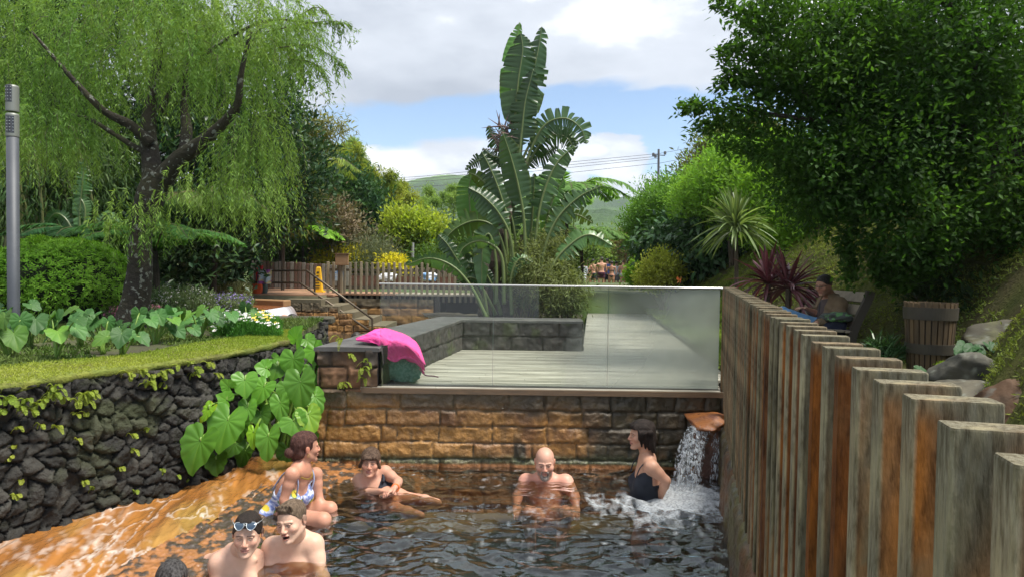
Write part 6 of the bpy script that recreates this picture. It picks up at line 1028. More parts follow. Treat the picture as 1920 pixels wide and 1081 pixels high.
        if opt.get('scalp') is not None: hlz = np.interp(y, [-.10, -.07, -.045, -.02, .02, .1], [.085, .070, .035, .004, -.02, -.05]); M(np.clip((z-hlz)/.012, 0, 1), opt['scalp'], opt.get('scalpa', .9))
        return c_
    def torso(s, neck, pelvis, side, bulk=1.0, breast=None, belly=0):
        """neck = base of neck; side = from his right shoulder to the left as we see it (picture x)"""
        s.nb = np.array(neck, float); s.pv = np.array(pelvis, float); s.tR = axes(s.nb-s.pv, side); L_ = np.linalg.norm(s.nb-s.pv); F = s.F; T = s.tl; w = (.88 if s.fem else 1.0)*bulk; z = s.sc; R = s.tR
        F.ell(T(0, .0, -.155), np.array((.150*w, .098*w, .155))*z, R, .04, 'torso'); F.ell(T(0, 0, -L_/z*.62), np.array((.128*w, .092*w+belly*.4, .17))*z, R, .05, 'torso'); F.ell(T(0, .01, -L_/z*.98), np.array((.165*(1.05 if s.fem else .98)*bulk, .115*w, .13))*z, R, .06, 'torso')
        if belly: F.ell(T(0, -.055, -L_/z*.66), np.array((.11, .05+belly, .12))*z, R, .05, 'torso')
        F.cone(T(-.03, .01, .0), T(.03, .01, .0), .055*z, .055*z, .04, 'torso')
        if s.fem:
            br = breast or .062
            for sx in (-1, 1): F.ell(T(sx*.078, -.078, -.215), np.array((br, br*.95, br))*z, R, .040, 'torso')
        else:
            for sx in (-1, 1): F.ell(T(sx*.070, -.070, -.155), np.array((.070, .034, .052))*z*bulk, R, .02, 'torso'); F.ell(T(sx*.072, -.098, -.185), np.array((.012,)*3)*z, R, .012, 'torso'); F.ell(T(sx*.075, .055, -.12), np.array((.06, .035, .09))*z, R, .03, 'torso')
            F.cone(T(-.11, -.036, -.040), T(-.02, -.052, -.052), .012*z, .012*z, .03, 'torso'); F.cone(T(.11, -.036, -.040), T(.02, -.052, -.052), .012*z, .012*z, .03, 'torso')
        F.cone(T(0, 0, -.03), lerp(s.nb, s.hl((0, .018, -.06)), .6), .056*z, .046*z, .035, 'torso'); return s
    def tl(s, x, y, z): return s.nb + s.tR @ (np.array((x, y, z), float)*s.sc)
    def arm(s, sh, el_, wr, hand=None, r=1.0, fingers=True, curl=.5, palm=None, thumb=1):
        sh, el_, wr = (np.array(a, float) for a in (sh, el_, wr)); F = s.F; z = s.sc*r*(.9 if s.fem else 1.06); F.cone(s.tl(0, .0, -.035), sh, .048*z, .050*z, .05, 'torso'); F.ell(sh, np.array((.058, .056, .060))*z, None, .03, 'arm'); m = lerp(sh, el_, .42); F.chain([sh, m, el_], [.050*z, .047*z, .036*z], .02, 'arm'); m = lerp(el_, wr, .28); F.chain([el_, m, wr], [.036*z, .038*z, .024*z], .015, 'arm')
        if hand is None: hand = unit(wr-el_)*.09
        hd = unit(hand); pn = np.array(palm if palm is not None else (0, 0, -1), float); pn = unit(pn-hd*(pn@hd)); sd = np.cross(hd, pn)*thumb; u = s.sc; RR = np.stack([sd, hd, pn], 1); F.ell(wr+hd*.045*u, np.array((.040, .052, .016))*u, RR, .012, 'hand')
        for i, (o, l) in enumerate(((-.030, .062), (-.010, .074), (.010, .078), (.030, .070))):
            b = wr + hd*.082*u - sd*o*u; m1 = b + (hd*(1-.3*curl)+pn*curl*.6)*l*.5*u; m2 = m1 + (hd*(1-curl*1.1)+pn*curl*1.1)*l*.5*u; F.chain([b-hd*.02*u, b, m1, m2], [.0095*u, .0095*u, .0085*u, .007*u], .004, 'hand')
        b = wr + hd*.03*u + sd*.032*u; m1 = b + (hd*.6+sd*.7)*.034*u; m2 = m1 + (hd*.9+pn*.4+sd*.15)*.032*u; F.chain([b, m1, m2], [.0125*u, .0105*u, .0085*u], .006, 'hand'); return s
    def leg(s, hip, kn, an, toe=None, r=1.0):
        hip, kn, an = (np.array(a, float) for a in (hip, kn, an)); z = s.sc*r; F = s.F; m = lerp(hip, kn, .35); F.chain([hip, m, kn], [.088*z, .080*z, .054*z], .04, 'leg'); m = lerp(kn, an, .3); F.chain([kn, m, an], [.052*z, .055*z, .034*z], .025, 'leg')
        if toe is not None: toe = np.array(toe, float); F.chain([an, lerp(an, toe, .5), toe], [.036*z, .034*z, .022*z], .02, 'foot')
        return s
    def grow(s, opt=None, hh=.0034, cfun=None):
        opt = opt or {}; mb = MB(); lo, hi = s.F.bounds(); lo -= .03; hi += .03; v, ax = s.F.sample(lo, hi, s.h); s.v, s.ax, s.lo = v, ax, lo; V, F_ = surfnet(v, lo, s.h); V = relax(V, F_, 2); b = s.skin; q = (V-s.nb) @ s.tR/s.sc
        c_ = np.tile(b, (len(V), 1))*(1+.30*(vnoise(V[:, 0]*9, V[:, 1]*9, V[:, 2]*9, 3)-.5)+.14*(vnoise(V[:, 0]*45, V[:, 1]*45, V[:, 2]*45, 2)-.5))[:, None]; red = np.clip((vnoise(V[:, 0]*5, V[:, 1]*5, V[:, 2]*5+3, 2)-.45)*2, 0, 1)[:, None]; c_ = lerp(c_, b*c3(1.06, .86, .82), red*.6)
        if not s.fem: nd = np.sqrt((np.abs(q[:, 0])-.072)**2+(q[:, 2]+.185)**2); c_ = lerp(c_, b*c3(.72, .45, .42), (np.clip(1-nd/.015, 0, 1)*(q[:, 1] < -.05))[:, None])
        if cfun is not None: c_ = cfun(s, V, q, c_)
        mb.add(V, F_, c_); H = s.headfield(s.nb); lo, hi = H.bounds(); lo -= .02; hi += .02; v, _ = H.sample(lo, hi, hh); V, F_ = surfnet(v, lo, hh); V = relax(V, F_, 1); mb.add(V, F_, s.headcolor(V, opt)); s.body = mb.build('body', skinm, s.e, smooth=True); return s
    def hair(s, fn, m, h=.005, name='hair', prims=None, noise_=.006, ns=55):
        """prims(F, E, K) adds the hair masses in head coordinates; fn(q) trims it (keep where negative)"""
        F = Field(); w = s.hl; z = s.hs; R = s.hR; E = lambda c, r, k=.015, neg=False: F.ell(w(c), np.array(r)*z, R, k, 'h', neg); K = lambda a, b, ra, rb, k=.015, neg=False: F.cone(w(a), w(b), ra*z, rb*z, k, 'h', neg)
        prims(F, E, K); lo, hi = F.bounds(); lo -= .02; hi += .02; v, ax = F.sample(lo, hi, h); X, Y_, Z = np.meshgrid(*ax, indexing='ij'); q = ((np.stack([X, Y_, Z], -1)-s.hc) @ s.hR)/z
        v = v + noise_*(vnoise(q[..., 0]*ns, q[..., 1]*ns*.35, q[..., 2]*ns*.35, 3)-.5)*2
        if fn is not None: v = np.maximum(v, fn(q)*z)
        V, F_ = surfnet(v.astype(f32), lo, h); V = relax(V, F_, 1); mb = MB(); mb.add(V, F_); return mb.build(name, m, s.e, smooth=True)
    def wear(s, name, m, reg, tags=('torso',), off=.006, h=None, col=None, wr=0):
        """a garment: the body's own surface pushed out and trimmed by reg(q in torso coordinates, world P)"""
        h = h or s.h; lo, hi = s.F.bounds(tags); lo -= .04; hi += .04; v, ax = s.F.sample(lo, hi, h, tags); X, Y_, Z = np.meshgrid(*ax, indexing='ij'); P = np.stack([X, Y_, Z], -1); q = ((P-s.nb) @ s.tR)/s.sc
        v = v - off - (wr*(vnoise(P[..., 0]*16+P[..., 2]*9, P[..., 1]*16, P[..., 2]*22, 3)-.5) if wr else 0); v = np.maximum(v, reg(q, P)); V, F_ = surfnet(v.astype(f32), lo, h); V = relax(V, F_, 1); mb = MB(); mb.add(V, F_, None if col is None else col(V)); return mb.build(name, m, s.e, smooth=True)
    def strap(s, name, m, pts, r=.006):
        mb = MB(); mb.tube(spline([s.tl(*p) for p in pts], 20), r, 8); return mb.build(name, m, s.e, smooth=True)
black = cloth('black_swim', (.012, .016, .028), rough=.8, bump=.1); scalp = lambda q: None
# ---- woman standing by the waterfall
Y = 5.62; p = Person('person', 'woman with dark wavy hair in a black strappy swimsuit standing by the waterfall', PY(1215, 945, Y), (.52, .29, .20), True, 1.0)
p.head(PY(1203, 815, Y), yaw=-84, pitch=2, size=1.0, fat=1.05); nb = PY(1213, 856, Y+.02); p.torso(nb, PY(1215, 962, Y), (.10, -1, .0), bulk=1.10, breast=.062, belly=.03)
p.arm(PY(1222, 876, Y-.15), PY(1249, 900, Y-.17), PY(1238, 931, Y-.07), hand=(-.6, .3, -.5), palm=(-1, .3, 0), r=1.12); p.arm(PY(1212, 874, Y+.17), PY(1236, 898, Y+.22), PY(1226, 930, Y+.10), hand=(-.5, -.2, -.6), palm=(-1, 0, 0)); 
p.leg(PY(1216, 968, Y-.08), PY(1196, 1010, Y-.1), PY(1200, 1060, Y)); p.leg(PY(1216, 968, Y+.09), PY(1196, 1010, Y+.1), PY(1200, 1060, Y+.1)); p.grow({'look': 0})
dkh = hairm('dark_hair', (.010, .007, .006), (.028, .019, .016))
def prm(F, E, K): E((0, .012, .040), (.088, .108, .094)); E((0, .065, -.03), (.080, .055, .075)); K((.06, .04, -.02), (.055, .085, -.125), .035, .016); K((-.06, .04, -.02), (-.055, .085, -.125), .035, .016); K((0, .085, -.02), (.0, .10, -.135), .04, .018); K((-.03, -.06, .075), (-.075, -.045, .0), .024, .018); K((.03, -.06, .075), (.075, -.045, .0), .024, .018); [K((sx*(.078+.01*(i % 2)), -.035+.03*i, .03), (sx*(.070-.008*i), -.02+.032*i, -.075-.018*i), .022, .008) for sx in (-1, 1) for i in range(4)]
def trim(q): x, y, z = q[..., 0], q[..., 1], q[..., 2]; return np.minimum.reduce([(-.055-y)*-1*1.0 if False else np.maximum(-(y+.052), (np.abs(x) < .2)*(-z-.2)), -(z-.055)])*-1*-1
p.hair(lambda q: -np.maximum(q[..., 1]+.050, q[..., 2]-.060), dkh, prims=prm, noise_=.015, ns=30)
def suit(scoop, back, low=-9): return lambda q, P: np.maximum.reduce([q[..., 2] - np.where(q[..., 1] < 0, scoop - .05*np.exp(-(q[..., 0]/.05)**2) + np.clip(np.abs(q[..., 0])-.05, 0, .1)*.3, back), low-q[..., 2]])
p.wear('swimsuit', black, suit(-.115, -.20, -.60), wr=.006)
for sx in (-1, 1): p.strap('strap', black, [(sx*.085, -.118, -.14), (sx*.095, -.085, -.06), (sx*.095, -.01, -.012), (sx*.09, .075, -.10), (sx*.07, .098, -.23)], .005)
# ---- woman sitting at the left corner of the pool
Y = 5.80; p = Person('person', 'woman with brown fringe in a black swimsuit sitting back in the pool corner', PY(700, 915, Y), (.50, .27, .19), True, .97)
p.head(PY(694, 866, Y-.06), yaw=8, pitch=-2, roll=4, size=.98, fat=1.02); nb = PY(697, 889, Y+.02); p.torso(nb, PY(722, 958, Y-.06), (1, -.02, .28), bulk=1.10, breast=.070)
p.arm(PY(674, 899, Y+.0), PY(683, 924, Y-.10), PY(715, 920, Y-.34), hand=(.9, -.2, .1), palm=(0, -.3, -1), r=1.12); p.arm(PY(722, 884, Y+.02), PY(747, 901, Y-.12), PY(741, 913, Y-.32), hand=(-.5, -.6, -.15), palm=(0, -.3, -1), r=1.08)
p.leg(PY(728, 930, Y-.12), PY(785, 936, Y-.25), PY(822, 941, Y-.38), r=.85); p.leg(PY(715, 938, Y-.2), PY(752, 957, Y-.45), PY(790, 965, Y-.6), r=.85); p.grow({'brow': (.10, .06, .04)})
brh = hairm('brown_hair', (.045, .025, .016), (.13, .085, .06))
def prm(F, E, K): E((0, .014, .040), (.086, .106, .092)); K((-.045, -.080, .068), (-.082, -.025, -.030), .018, .016); K((.045, -.080, .068), (.082, -.025, -.030), .018, .016); K((-.05, -.088, .050), (.035, -.094, .062), .014, .014, .01); E((0, .06, -.03), (.07, .05, .07))
p.hair(lambda q: -np.maximum.reduce([q[..., 1]+.030, q[..., 2]-.038, np.minimum(np.abs(q[..., 0])-.062, q[..., 1]+.1)]), brh, prims=prm)
p.wear('swimsuit', black, lambda q, P: np.maximum(q[..., 2] - np.where(q[..., 1] < 0, -.085 - .085*np.exp(-(q[..., 0]/.05)**2) + np.clip(np.abs(q[..., 0])-.06, 0, .1)*.9, -.2), -.6-q[..., 2]), wr=.004)
for sx in (-1, 1): p.strap('strap', black, [(sx*.100, -.100, -.10), (sx*.110, -.085, -.08), (sx*.105, -.01, -.012), (sx*.10, .07, -.09)], .011)
mb = MB(); w1 = PY(741, 914, Y-.32); a = unit(PY(747, 905, Y-.12)-w1); t1 = unit(np.cross(a, [0, 0, 1])); t2 = np.cross(a, t1); th = np.linspace(0, 6.2832, 17); mb.tube(w1+a*.012+np.cos(th)[:, None]*t1*.029+np.sin(th)[:, None]*t2*.029, .007, 6, cap=False); mb.build('wristband', cloth('orange_band', (.75, .18, .04)), p.e)
# ---- bald bearded man
Y = 6.0; p = Person('person', 'bald man with a grey beard sitting in the water against the block wall', PY(1022, 925, Y), (.55, .31, .23), False, 1.02)
p.head(PY(1021.5, 866, Y-.10), yaw=-2, pitch=9, size=1.06, fat=1.10); nb = PY(1022, 893, Y+.02); p.torso(nb, PY(1022, 975, Y+.04), (1, 0, 0), bulk=1.15, belly=.02)
p.arm(PY(987, 902, Y), PY(970, 928, Y-.08), PY(968, 947, Y-.36), hand=(.1, -.7, -.3), r=1.12); p.arm(PY(1060, 903, Y), PY(1077, 928, Y-.08), PY(1080, 947, Y-.36), hand=(-.1, -.7, -.3), r=1.12, thumb=-1)
p.leg(PY(1000, 972, Y-.1), PY(990, 960, Y-.50), PY(998, 1030, Y-.25)); p.leg(PY(1044, 972, Y-.1), PY(1060, 960, Y-.50), PY(1050, 1030, Y-.25))
def burnt(s, V, q, c_): m = np.clip(1-np.abs(q[:, 2]+.06)/.16, 0, 1)*(q[:, 1] < .04); return lerp(c_, c3(.55, .20, .17), m[:, None]*.35)
p.grow({'beard': ((.10, .075, .065), .75), 'brow': (.05, .035, .03), 'scalp': (.30, .17, .13), 'scalpa': .15}, cfun=burnt)
mb = MB(); 
def prm(F, E, K): E((0, -.066, -.103), (.036, .030, .030)); K((-.045, -.045, -.075), (.0, -.084, -.105), .012, .014); K((.045, -.045, -.075), (.0, -.084, -.105), .012, .014); K((-.024, -.094, -.044), (.024, -.094, -.044), .0055, .0055, .006); K((-.028, -.088, -.05), (-.028, -.080, -.085), .006, .008); K((.028, -.088, -.05), (.028, -.080, -.085), .006, .008)
p.hair(None, hairm('grey_beard', (.14, .115, .10), (.30, .26, .24)), prims=prm, name='beard', noise_=.003, h=.0035)
# ---- woman in the floral swimsuit on the ledge
Y = 5.02; p = Person('person', 'woman in a blue and yellow floral swimsuit sitting on the ledge and looking away', PY(520, 985, Y), (.46, .23, .155), True, 1.0, h=.0075)
p.head(PY(573, 838, Y+.06), yaw=128, pitch=2, size=.99); nb = PY(566, 876, Y+.03); p.torso(nb, PY(517, 972, Y+.08), (.45, .85, .10), bulk=1.02, breast=.072)
p.arm(PY(548, 888, Y-.13), PY(532, 936, Y-.16), PY(545, 985, Y-.20), hand=(.3, -.1, -.8), palm=(-1, 0, 0), r=.94); p.arm(PY(592, 888, Y+.19), PY(598, 930, Y+.16), PY(600, 965, Y+.10), hand=(.3, -.2, -.7), palm=(-1, 0, 0), r=.92)
p.leg(PY(524, 972, Y+.02), PY(606, 974, Y-.16), PY(585, 1040, Y-.10), r=1.0); p.leg(PY(530, 962, Y+.20), PY(618, 953, Y+.13), PY(610, 1020, Y+.20), r=1.0); p.grow({})
def prm(F, E, K): E((0, .014, .038), (.086, .106, .090)); E((0, .055, -.02), (.070, .055, .065)); E((0, .122, -.028), (.040, .036, .038), .01); K((.05, .05, -.04), (.02, .09, -.085), .02, .008); K((-.05, .05, -.04), (-.01, .09, -.085), .02, .008)
p.hair(lambda q: -np.maximum(q[..., 1]+.028, q[..., 2]-.058), hairm('auburn_hair', (.035, .014, .012), (.10, .045, .035)), prims=prm, noise_=.008)
def floral(V):
    f1, f2, cid = vor(V[:, 0]*30+V[:, 1]*26, V[:, 2]*34, 3); c_ = np.tile(c3(.30, .36, .62), (len(V), 1)); n = vnoise(V[:, 0]*55+V[:, 1]*40, V[:, 2]*60, 1, 2); c_ = lerp(c_, c3(.62, .66, .78), np.clip((n-.5)*9, 0, 1)[:, None]); c_ = lerp(c_, c3(.10, .15, .40), np.clip((.42-n)*12, 0, 1)[:, None]*.8)
    f1, f2, cid = vor(V[:, 0]*11+V[:, 1]*9+3, V[:, 2]*12, 5); c_ = lerp(c_, c3(.68, .52, .05), ((f1 < .30)*(cid > .45))[:, None]); c_ = lerp(c_, c3(.07, .22, .08), ((f1 > .30)*(f1 < .42)*(cid > .55))[:, None]*.9); return c_
fm_ = mat('floral_fabric', (1, 1, 1), rough=.8, attr=True); p.wear('swimsuit', fm_, lambda q, P: np.maximum(q[..., 2] - np.where(q[..., 1] < .01, -.13 - .05*np.exp(-(q[..., 0]/.05)**2) + np.clip(np.abs(q[..., 0])-.05, 0, .1)*.5, -.225), -.66-q[..., 2]), col=floral, h=.0065, wr=.005)
for sx in (-1, 1): p.strap('strap', cloth('strap_blue', (.30, .34, .50)), [(sx*.080, -.115, -.16), (sx*.090, -.085, -.06), (sx*.090, -.01, -.006), (sx*.090, .06, -.07), (sx*.08, .092, -.24)], .006)
mb = MB(); th = np.linspace(0, 6.2832, 33); mb.tube(np.array([p.tl(math.sin(a)*.083, -.012-math.cos(a)*.085, .022-.030*(1+math.cos(a))*.9) for a in th]), .0055, 6, cap=False); mb.build('necklace', mat('gold', (.55, .36, .08), rough=.3, metal=.8), p.e)
mb = MB(); c_ = p.hl((-.082, .008, -.035)); th = np.linspace(0, 6.2832, 17); mb.tube(np.array([p.hl((-.085, .008+.010*math.sin(a), -.042+.011*math.cos(a))) for a in th]), .002, 5, cap=False); mb.build('earring', mat('gold_ring', (.6, .42, .12), rough=.3, metal=.8), p.e)
# ---- laughing man
Y = 4.25; p = Person('person', 'fair haired laughing man in red swim shorts sitting in the water at the front', PY(548, 1080, Y), (.60, .38, .28), False, .98, h=.0068)
p.head(PY(547, 975, Y-.08), yaw=-13, pitch=5, roll=-7, size=1.02, mouth=.55, fat=1.02); nb = PY(556, 1007, Y+.04); p.torso(nb, PY(560, 1150, Y+.10), (1, .04, .04), bulk=1.02, belly=.01)
p.arm(PY(512, 1026, Y+.02), PY(503, 1083, Y-.06), PY(545, 1110, Y-.25), hand=(.5, -.5, -.2), r=1.14); p.arm(PY(587, 1020, Y+.04), PY(602, 1075, Y-.02), PY(612, 1100, Y-.25), hand=(.2, -.6, -.2), r=1.10, thumb=-1)
p.leg(PY(545, 1135, Y), PY(585, 1125, Y-.42), PY(600, 1180, Y-.40)); p.leg(PY(585, 1125, Y+.02), PY(628, 1108, Y-.30), PY(650, 1190, Y-.30)); p.grow({'brow': (.16, .10, .06), 'browa': .6, 'scalp': (.16, .11, .08), 'scalpa': .8, 'lips': (.50, .20, .17)}, hh=.003)
fair = hairm('fair_hair', (.075, .05, .034), (.18, .13, .09))
def prm(F, E, K):
    E((0, .014, .037), (.079, .100, .087)); E((0, -.030, .094), (.054, .056, .022), .02)
    for i in range(9): a = -.045+.011*i; K((a, -.06, .095), (a*1.1+.008, -.075+.01*(i % 2), .125-.3*a*a*8), .011, .004, .008)
p.hair(lambda q: np.interp(q[..., 1], [-.10, -.07, -.045, -.02, .02, .1], [.078, .070, .045, .010, -.022, -.055])-q[..., 2], fair, prims=prm, noise_=.004, h=.0038)
red = cloth('red_shorts', (.62, .03, .05), rough=.7); p.wear('swim_shorts', red, lambda q, P: np.maximum(q[..., 2]+.36, np.linalg.norm(P-p.tl(0, -.1, -.62), axis=-1)-.42), tags=('torso', 'leg'), off=.014, wr=.02, h=.009)
# ---- man with sunglasses on his head
Y = 4.03; p = Person('person', 'dark haired man with sunglasses pushed up on his head at the front left', PY(440, 1085, Y), (.56, .34, .25), False, .96, h=.0068)
p.head(PY(464, 1000, Y-.06), yaw=12, pitch=2, roll=2, size=1.02, fat=.97); nb = PY(446, 1033, Y+.06); p.torso(nb, PY(425, 1170, Y+.05), (.88, .42, -.02), bulk=1.0)
p.arm(PY(412, 1056, Y+.0), PY(416, 1130, Y-.05), PY(450, 1170, Y-.2), r=1.05); p.arm(PY(478, 1048, Y+.16), PY(486, 1110, Y+.1), PY(500, 1150, Y), r=1.0)
p.F.chain([PY(425, 1038, Y+.14), PY(392, 1052, Y+.22), PY(388, 1075, Y+.15)], [.045, .042, .036], .03, 'arm'); p.grow({'brow': (.035, .02, .015), 'beard': ((.22, .15, .12), .22), 'scalp': (.03, .02, .015)}, hh=.003)
def prm(F, E, K): E((0, .014, .037), (.080, .101, .089)); E((0, -.04, .098), (.05, .05, .022), .02); K((-.03, -.085, .085), (.01, -.092, .072), .008, .005, .006)
p.hair(lambda q: np.interp(q[..., 1], [-.11, -.075, -.055, -.035, .02, .1], [.072, .064, .035, -.004, -.028, -.055])-q[..., 2], hairm('black_hair', (.012, .009, .008), (.035, .025, .02)), prims=prm, noise_=.004, h=.0038)
mb, fr_ = MB(), MB()
for sx in (-1, 1):
    th = np.linspace(0, 6.2832, 25)[:-1]; cx = sx*.032; ring_ = np.array([p.hl((cx+.026*math.cos(a)*(1+.08*math.sin(a)), -.097+.35*abs(cx+.026*math.cos(a))**1.2*.9+.016*math.sin(a), .086+.017*math.sin(a)+.003*math.cos(2*a))) for a in th]); cen = p.hl((cx, -.104+.35*.034*.6, .088)); nn_ = len(ring_); mb.add(np.concatenate([ring_, [cen]]), np.array([[i, (i+1) % nn_, nn_] for i in range(nn_)])); fr_.tube(np.concatenate([ring_, ring_[:1]]), .0024, 6, cap=False)
    fr_.tube([p.hl((sx*.062, -.078, .092)), p.hl((sx*.080, -.02, .088)), p.hl((sx*.082, .04, .080))], .0018, 5)
fr_.tube([p.hl((-.008, -.112, .098)), p.hl((.008, -.112, .098))], .002, 5); fr_.tube([p.hl((-.012, -.110, .108)), p.hl((.012, -.110, .108))], .0016, 5)
e_ = empty('sunglasses', p.hl((0, -.1, .09)), 'grey sunglasses with pale blue lenses resting on a dark haired man', 'sunglasses'); mb.build('lens', mat('lens_blue', (.05, .08, .12), rough=.08, spec=.9, metal=.5), e_, smooth=True); fr_.build('frame', mat('frame_grey', (.40, .43, .45), rough=.3, metal=.6), e_, smooth=True)
# ---- dark head at the very bottom
Y = 3.85; p = Person('person', 'dark haired bather of whom only the top of the head shows at the bottom edge', PY(325, 1110, Y), (.50, .28, .20), True, .95, h=.012)
p.head(PY(322, 1094, Y), yaw=30, pitch=8, size=1.0); nb = PY(315, 1140, Y+.05); p.torso(nb, PY(310, 1260, Y), (.9, .3, 0)); p.arm(PY(285, 1160, Y), PY(280, 1230, Y), PY(300, 1260, Y-.2)); p.arm(PY(345, 1160, Y), PY(350, 1230, Y), PY(340, 1260, Y-.2)); p.grow({'brow': (.03, .02, .02)}, hh=.005)
def prm(F, E, K): E((0, .014, .040), (.086, .106, .094)); E((0, .06, -.03), (.075, .05, .07))
p.hair(lambda q: -np.maximum(q[..., 1]+.045, q[..., 2]-.068), hairm('black_grey_hair', (.012, .01, .01), (.09, .085, .085)), prims=prm, noise_=.005)
# ---- man on the bench
Y = 8.15; p = Person('person', 'seated man in a brown jacket and blue jeans dozing on the bench behind the fence', PY(1560, 610, Y), (.36, .19, .13), False, 1.0, h=.009)
p.head(PY(1545, 534, Y-.02), yaw=-62, pitch=16, size=1.03, fat=1.08); nb = PY(1557, 556, Y+.05); pv = PY(1556, 620, Y+.0); p.torso(nb, pv, (.15, -1, 0), bulk=1.12, belly=.05)
p.arm(PY(1576, 570, Y-.14), PY(1570, 600, Y-.22), PY(1532, 604, Y-.30), hand=(-.8, -.1, -.35), palm=(0, 0, -1)); p.arm(PY(1545, 568, Y+.18), PY(1532, 588, Y+.12), PY(1510, 578, Y-.02), hand=(-.8, -.3, .1), palm=(0, 0, -1))
p.leg(pv+np.array([-.05, -.12, -.0]), PY(1476, 590, Y-.16), PY(1418, 606, Y-.26), PY(1405, 590, Y-.36)); p.leg(pv+np.array([-.05, .10, -.0]), PY(1468, 585, Y+.05), PY(1412, 600, Y+.0), PY(1400, 585, Y-.1)); p.grow({'brow': (.03, .02, .02), 'beard': ((.08, .06, .05), .4), 'scalp': (.02, .018, .016)}, hh=.0045)
def prm(F, E, K): E((0, .014, .034), (.080, .100, .087))
p.hair(lambda q: np.interp(q[..., 1], [-.11, -.075, -.05, -.03, .02, .1], [.075, .062, .03, .0, -.025, -.05])-q[..., 2], hairm('greying_hair', (.012, .010, .010), (.04, .038, .036)), prims=prm, noise_=.004)
jk = cloth('brown_jacket', (.13, .09, .05), (.16, .11, .065), bump=.6); p.wear('jacket', jk, lambda q, P: np.maximum.reduce([q[..., 2]-.035, -.52-q[..., 2]-(q[..., 0] > 9), np.minimum(-(q[..., 1]+.03), .075-np.abs(q[..., 0])), .05-np.minimum(np.linalg.norm(P-PY(1527, 603, Y-.32), axis=-1), np.linalg.norm(P-PY(1506, 577, Y-.03), axis=-1))]), tags=('torso', 'arm'), off=.020, wr=.022, h=.010)
p.wear('shirt', cloth('plum_shirt', (.07, .05, .05)), lambda q, P: np.maximum(q[..., 2]+.03, -.55-q[..., 2]), off=.009, wr=.006, h=.012)
p.wear('jeans', cloth('blue_jeans', (.13, .28, .48), (.10, .22, .40)), lambda q, P: q[..., 2]*0-1, tags=('leg',), off=.016, wr=.016, h=.011)
p.wear('shoe', cloth('dark_shoe', (.03, .03, .03)), lambda q, P: q[..., 2]*0-1, tags=('foot',), off=.008, h=.013)
mb = MB(); mb.tube(spline([p.tl(-.09, .02, .02), p.tl(-.04, -.11, -.10), p.tl(.06, -.15, -.28), p.tl(.12, -.15, -.38)], 14), .014, 6); mb.build('shoulder_strap', cloth('strap_black', (.015, .015, .02)), p.e)
mb = MB(); s1 = [p.hl((-.078, .01, .012)), p.hl((-.062, -.075, .008)), p.hl((-.03, -.10, .004)), p.hl((0, -.105, .012)), p.hl((.03, -.10, .004)), p.hl((.062, -.075, .008)), p.hl((.078, .01, .012))]; mb.tube(spline(s1, 30), .0026, 5); mb.build('glasses', mat('glasses_dark', (.02, .02, .02), rough=.3), p.e)
# ---- the group on the boardwalk
def standing(label, px, Y, hgt, skin, hair, male, yaw, wearf, seed, hairlong=False):
    rs = np.random.RandomState(seed); sc = hgt/1.75; x = PY(px, 540, Y)[0]; g0 = DECK; q = Person('person', label, (x, Y, g0), skin, not male, sc, h=.022, group='people standing on the far boardwalk'); a = math.radians(180+yaw); R = rotz(a); W_ = lambda u, v, z: np.array([x, Y, g0]) + R @ np.array([u, v, z])*sc
    q.head(W_(0, -.02, 1.62), yaw=180+yaw+rs.uniform(-25, 25), size=sc*1.02); q.torso(W_(0, .01, 1.44), W_(0, 0, .93), R @ np.array([1, 0, 0]), bulk=1.1 if male else 1.0)
    for sx in (-1, 1): b = rs.uniform(0, 1); q.arm(W_(sx*.19, .01, 1.38), W_(sx*(.25+.03*b), .0-.05*b, 1.10), W_(sx*.22, -.22*b, .90+.14*b)); q.leg(W_(sx*.09, .0, .88), W_(sx*.10, -.02, .48), W_(sx*.11, .03, .08), W_(sx*.12, -.12, .03))
    q.grow({'scalp': hair}, hh=.014); hm_ = mat('hair_far', hair, rough=.6)
    def prm(F, E, K):
        E((0, .014, .040), (.086, .106, .092))
        if hairlong: K((0, .07, .0), (0, .10, -.16), .06, .03)
    q.hair(lambda w: -np.maximum(w[..., 1]+.03, w[..., 2]-.06), hm_, prims=prm, h=.014, noise_=0); wearf(q); return q
def trunks(c_, lo=-.74): return lambda q: q.wear('swim_trunks', cloth('trunks', c_), lambda w, P: np.maximum(w[..., 2]+.44, lo-w[..., 2]), tags=('torso', 'leg'), off=.02, h=.02)
def bikini(c_): return lambda q: (q.wear('bikini_bottom', cloth('bikini', c_), lambda w, P: np.maximum.reduce([w[..., 2]+.50, -.60-w[..., 2]]), tags=('torso',), off=.008, h=.014), q.wear('bikini_top', cloth('bikini', c_), lambda w, P: np.maximum(w[..., 2]+.20, -.245-w[..., 2]), tags=('torso',), off=.009, h=.014))
def shirt(c_, c2_): return lambda q: (q.wear('shirt', cloth('shirt', c_), lambda w, P: np.maximum(w[..., 2]-.01, -.56-w[..., 2]), tags=('torso', 'arm'), off=.022, h=.02), trunks(c2_, -.85)(q))
def robe(c_): return lambda q: q.wear('robe', cloth('robe', c_), lambda w, P: np.maximum(w[..., 2]-.01, -1.35-w[..., 2]), tags=('torso', 'arm', 'leg'), off=.05, h=.024, wr=.04)
T1, T2, T3 = (.50, .27, .17), (.42, .21, .13), (.58, .30, .22)
standing('person wrapped in a pale robe at the left end of the standing group', 1092, 36.5, 1.60, T2, (.20, .07, .03), False, 20, robe((.62, .64, .70)), 1, True)
standing('tanned woman in a dark bikini just right of the pale robe', 1102, 37, 1.66, T2, (.12, .08, .04), False, 10, bikini((.05, .05, .08)), 2, True)
standing('man in dark green trunks left of the man in maroon trunks', 1111, 37.4, 1.74, T1, (.015, .012, .01), True, -5, trunks((.03, .045, .04)), 3)
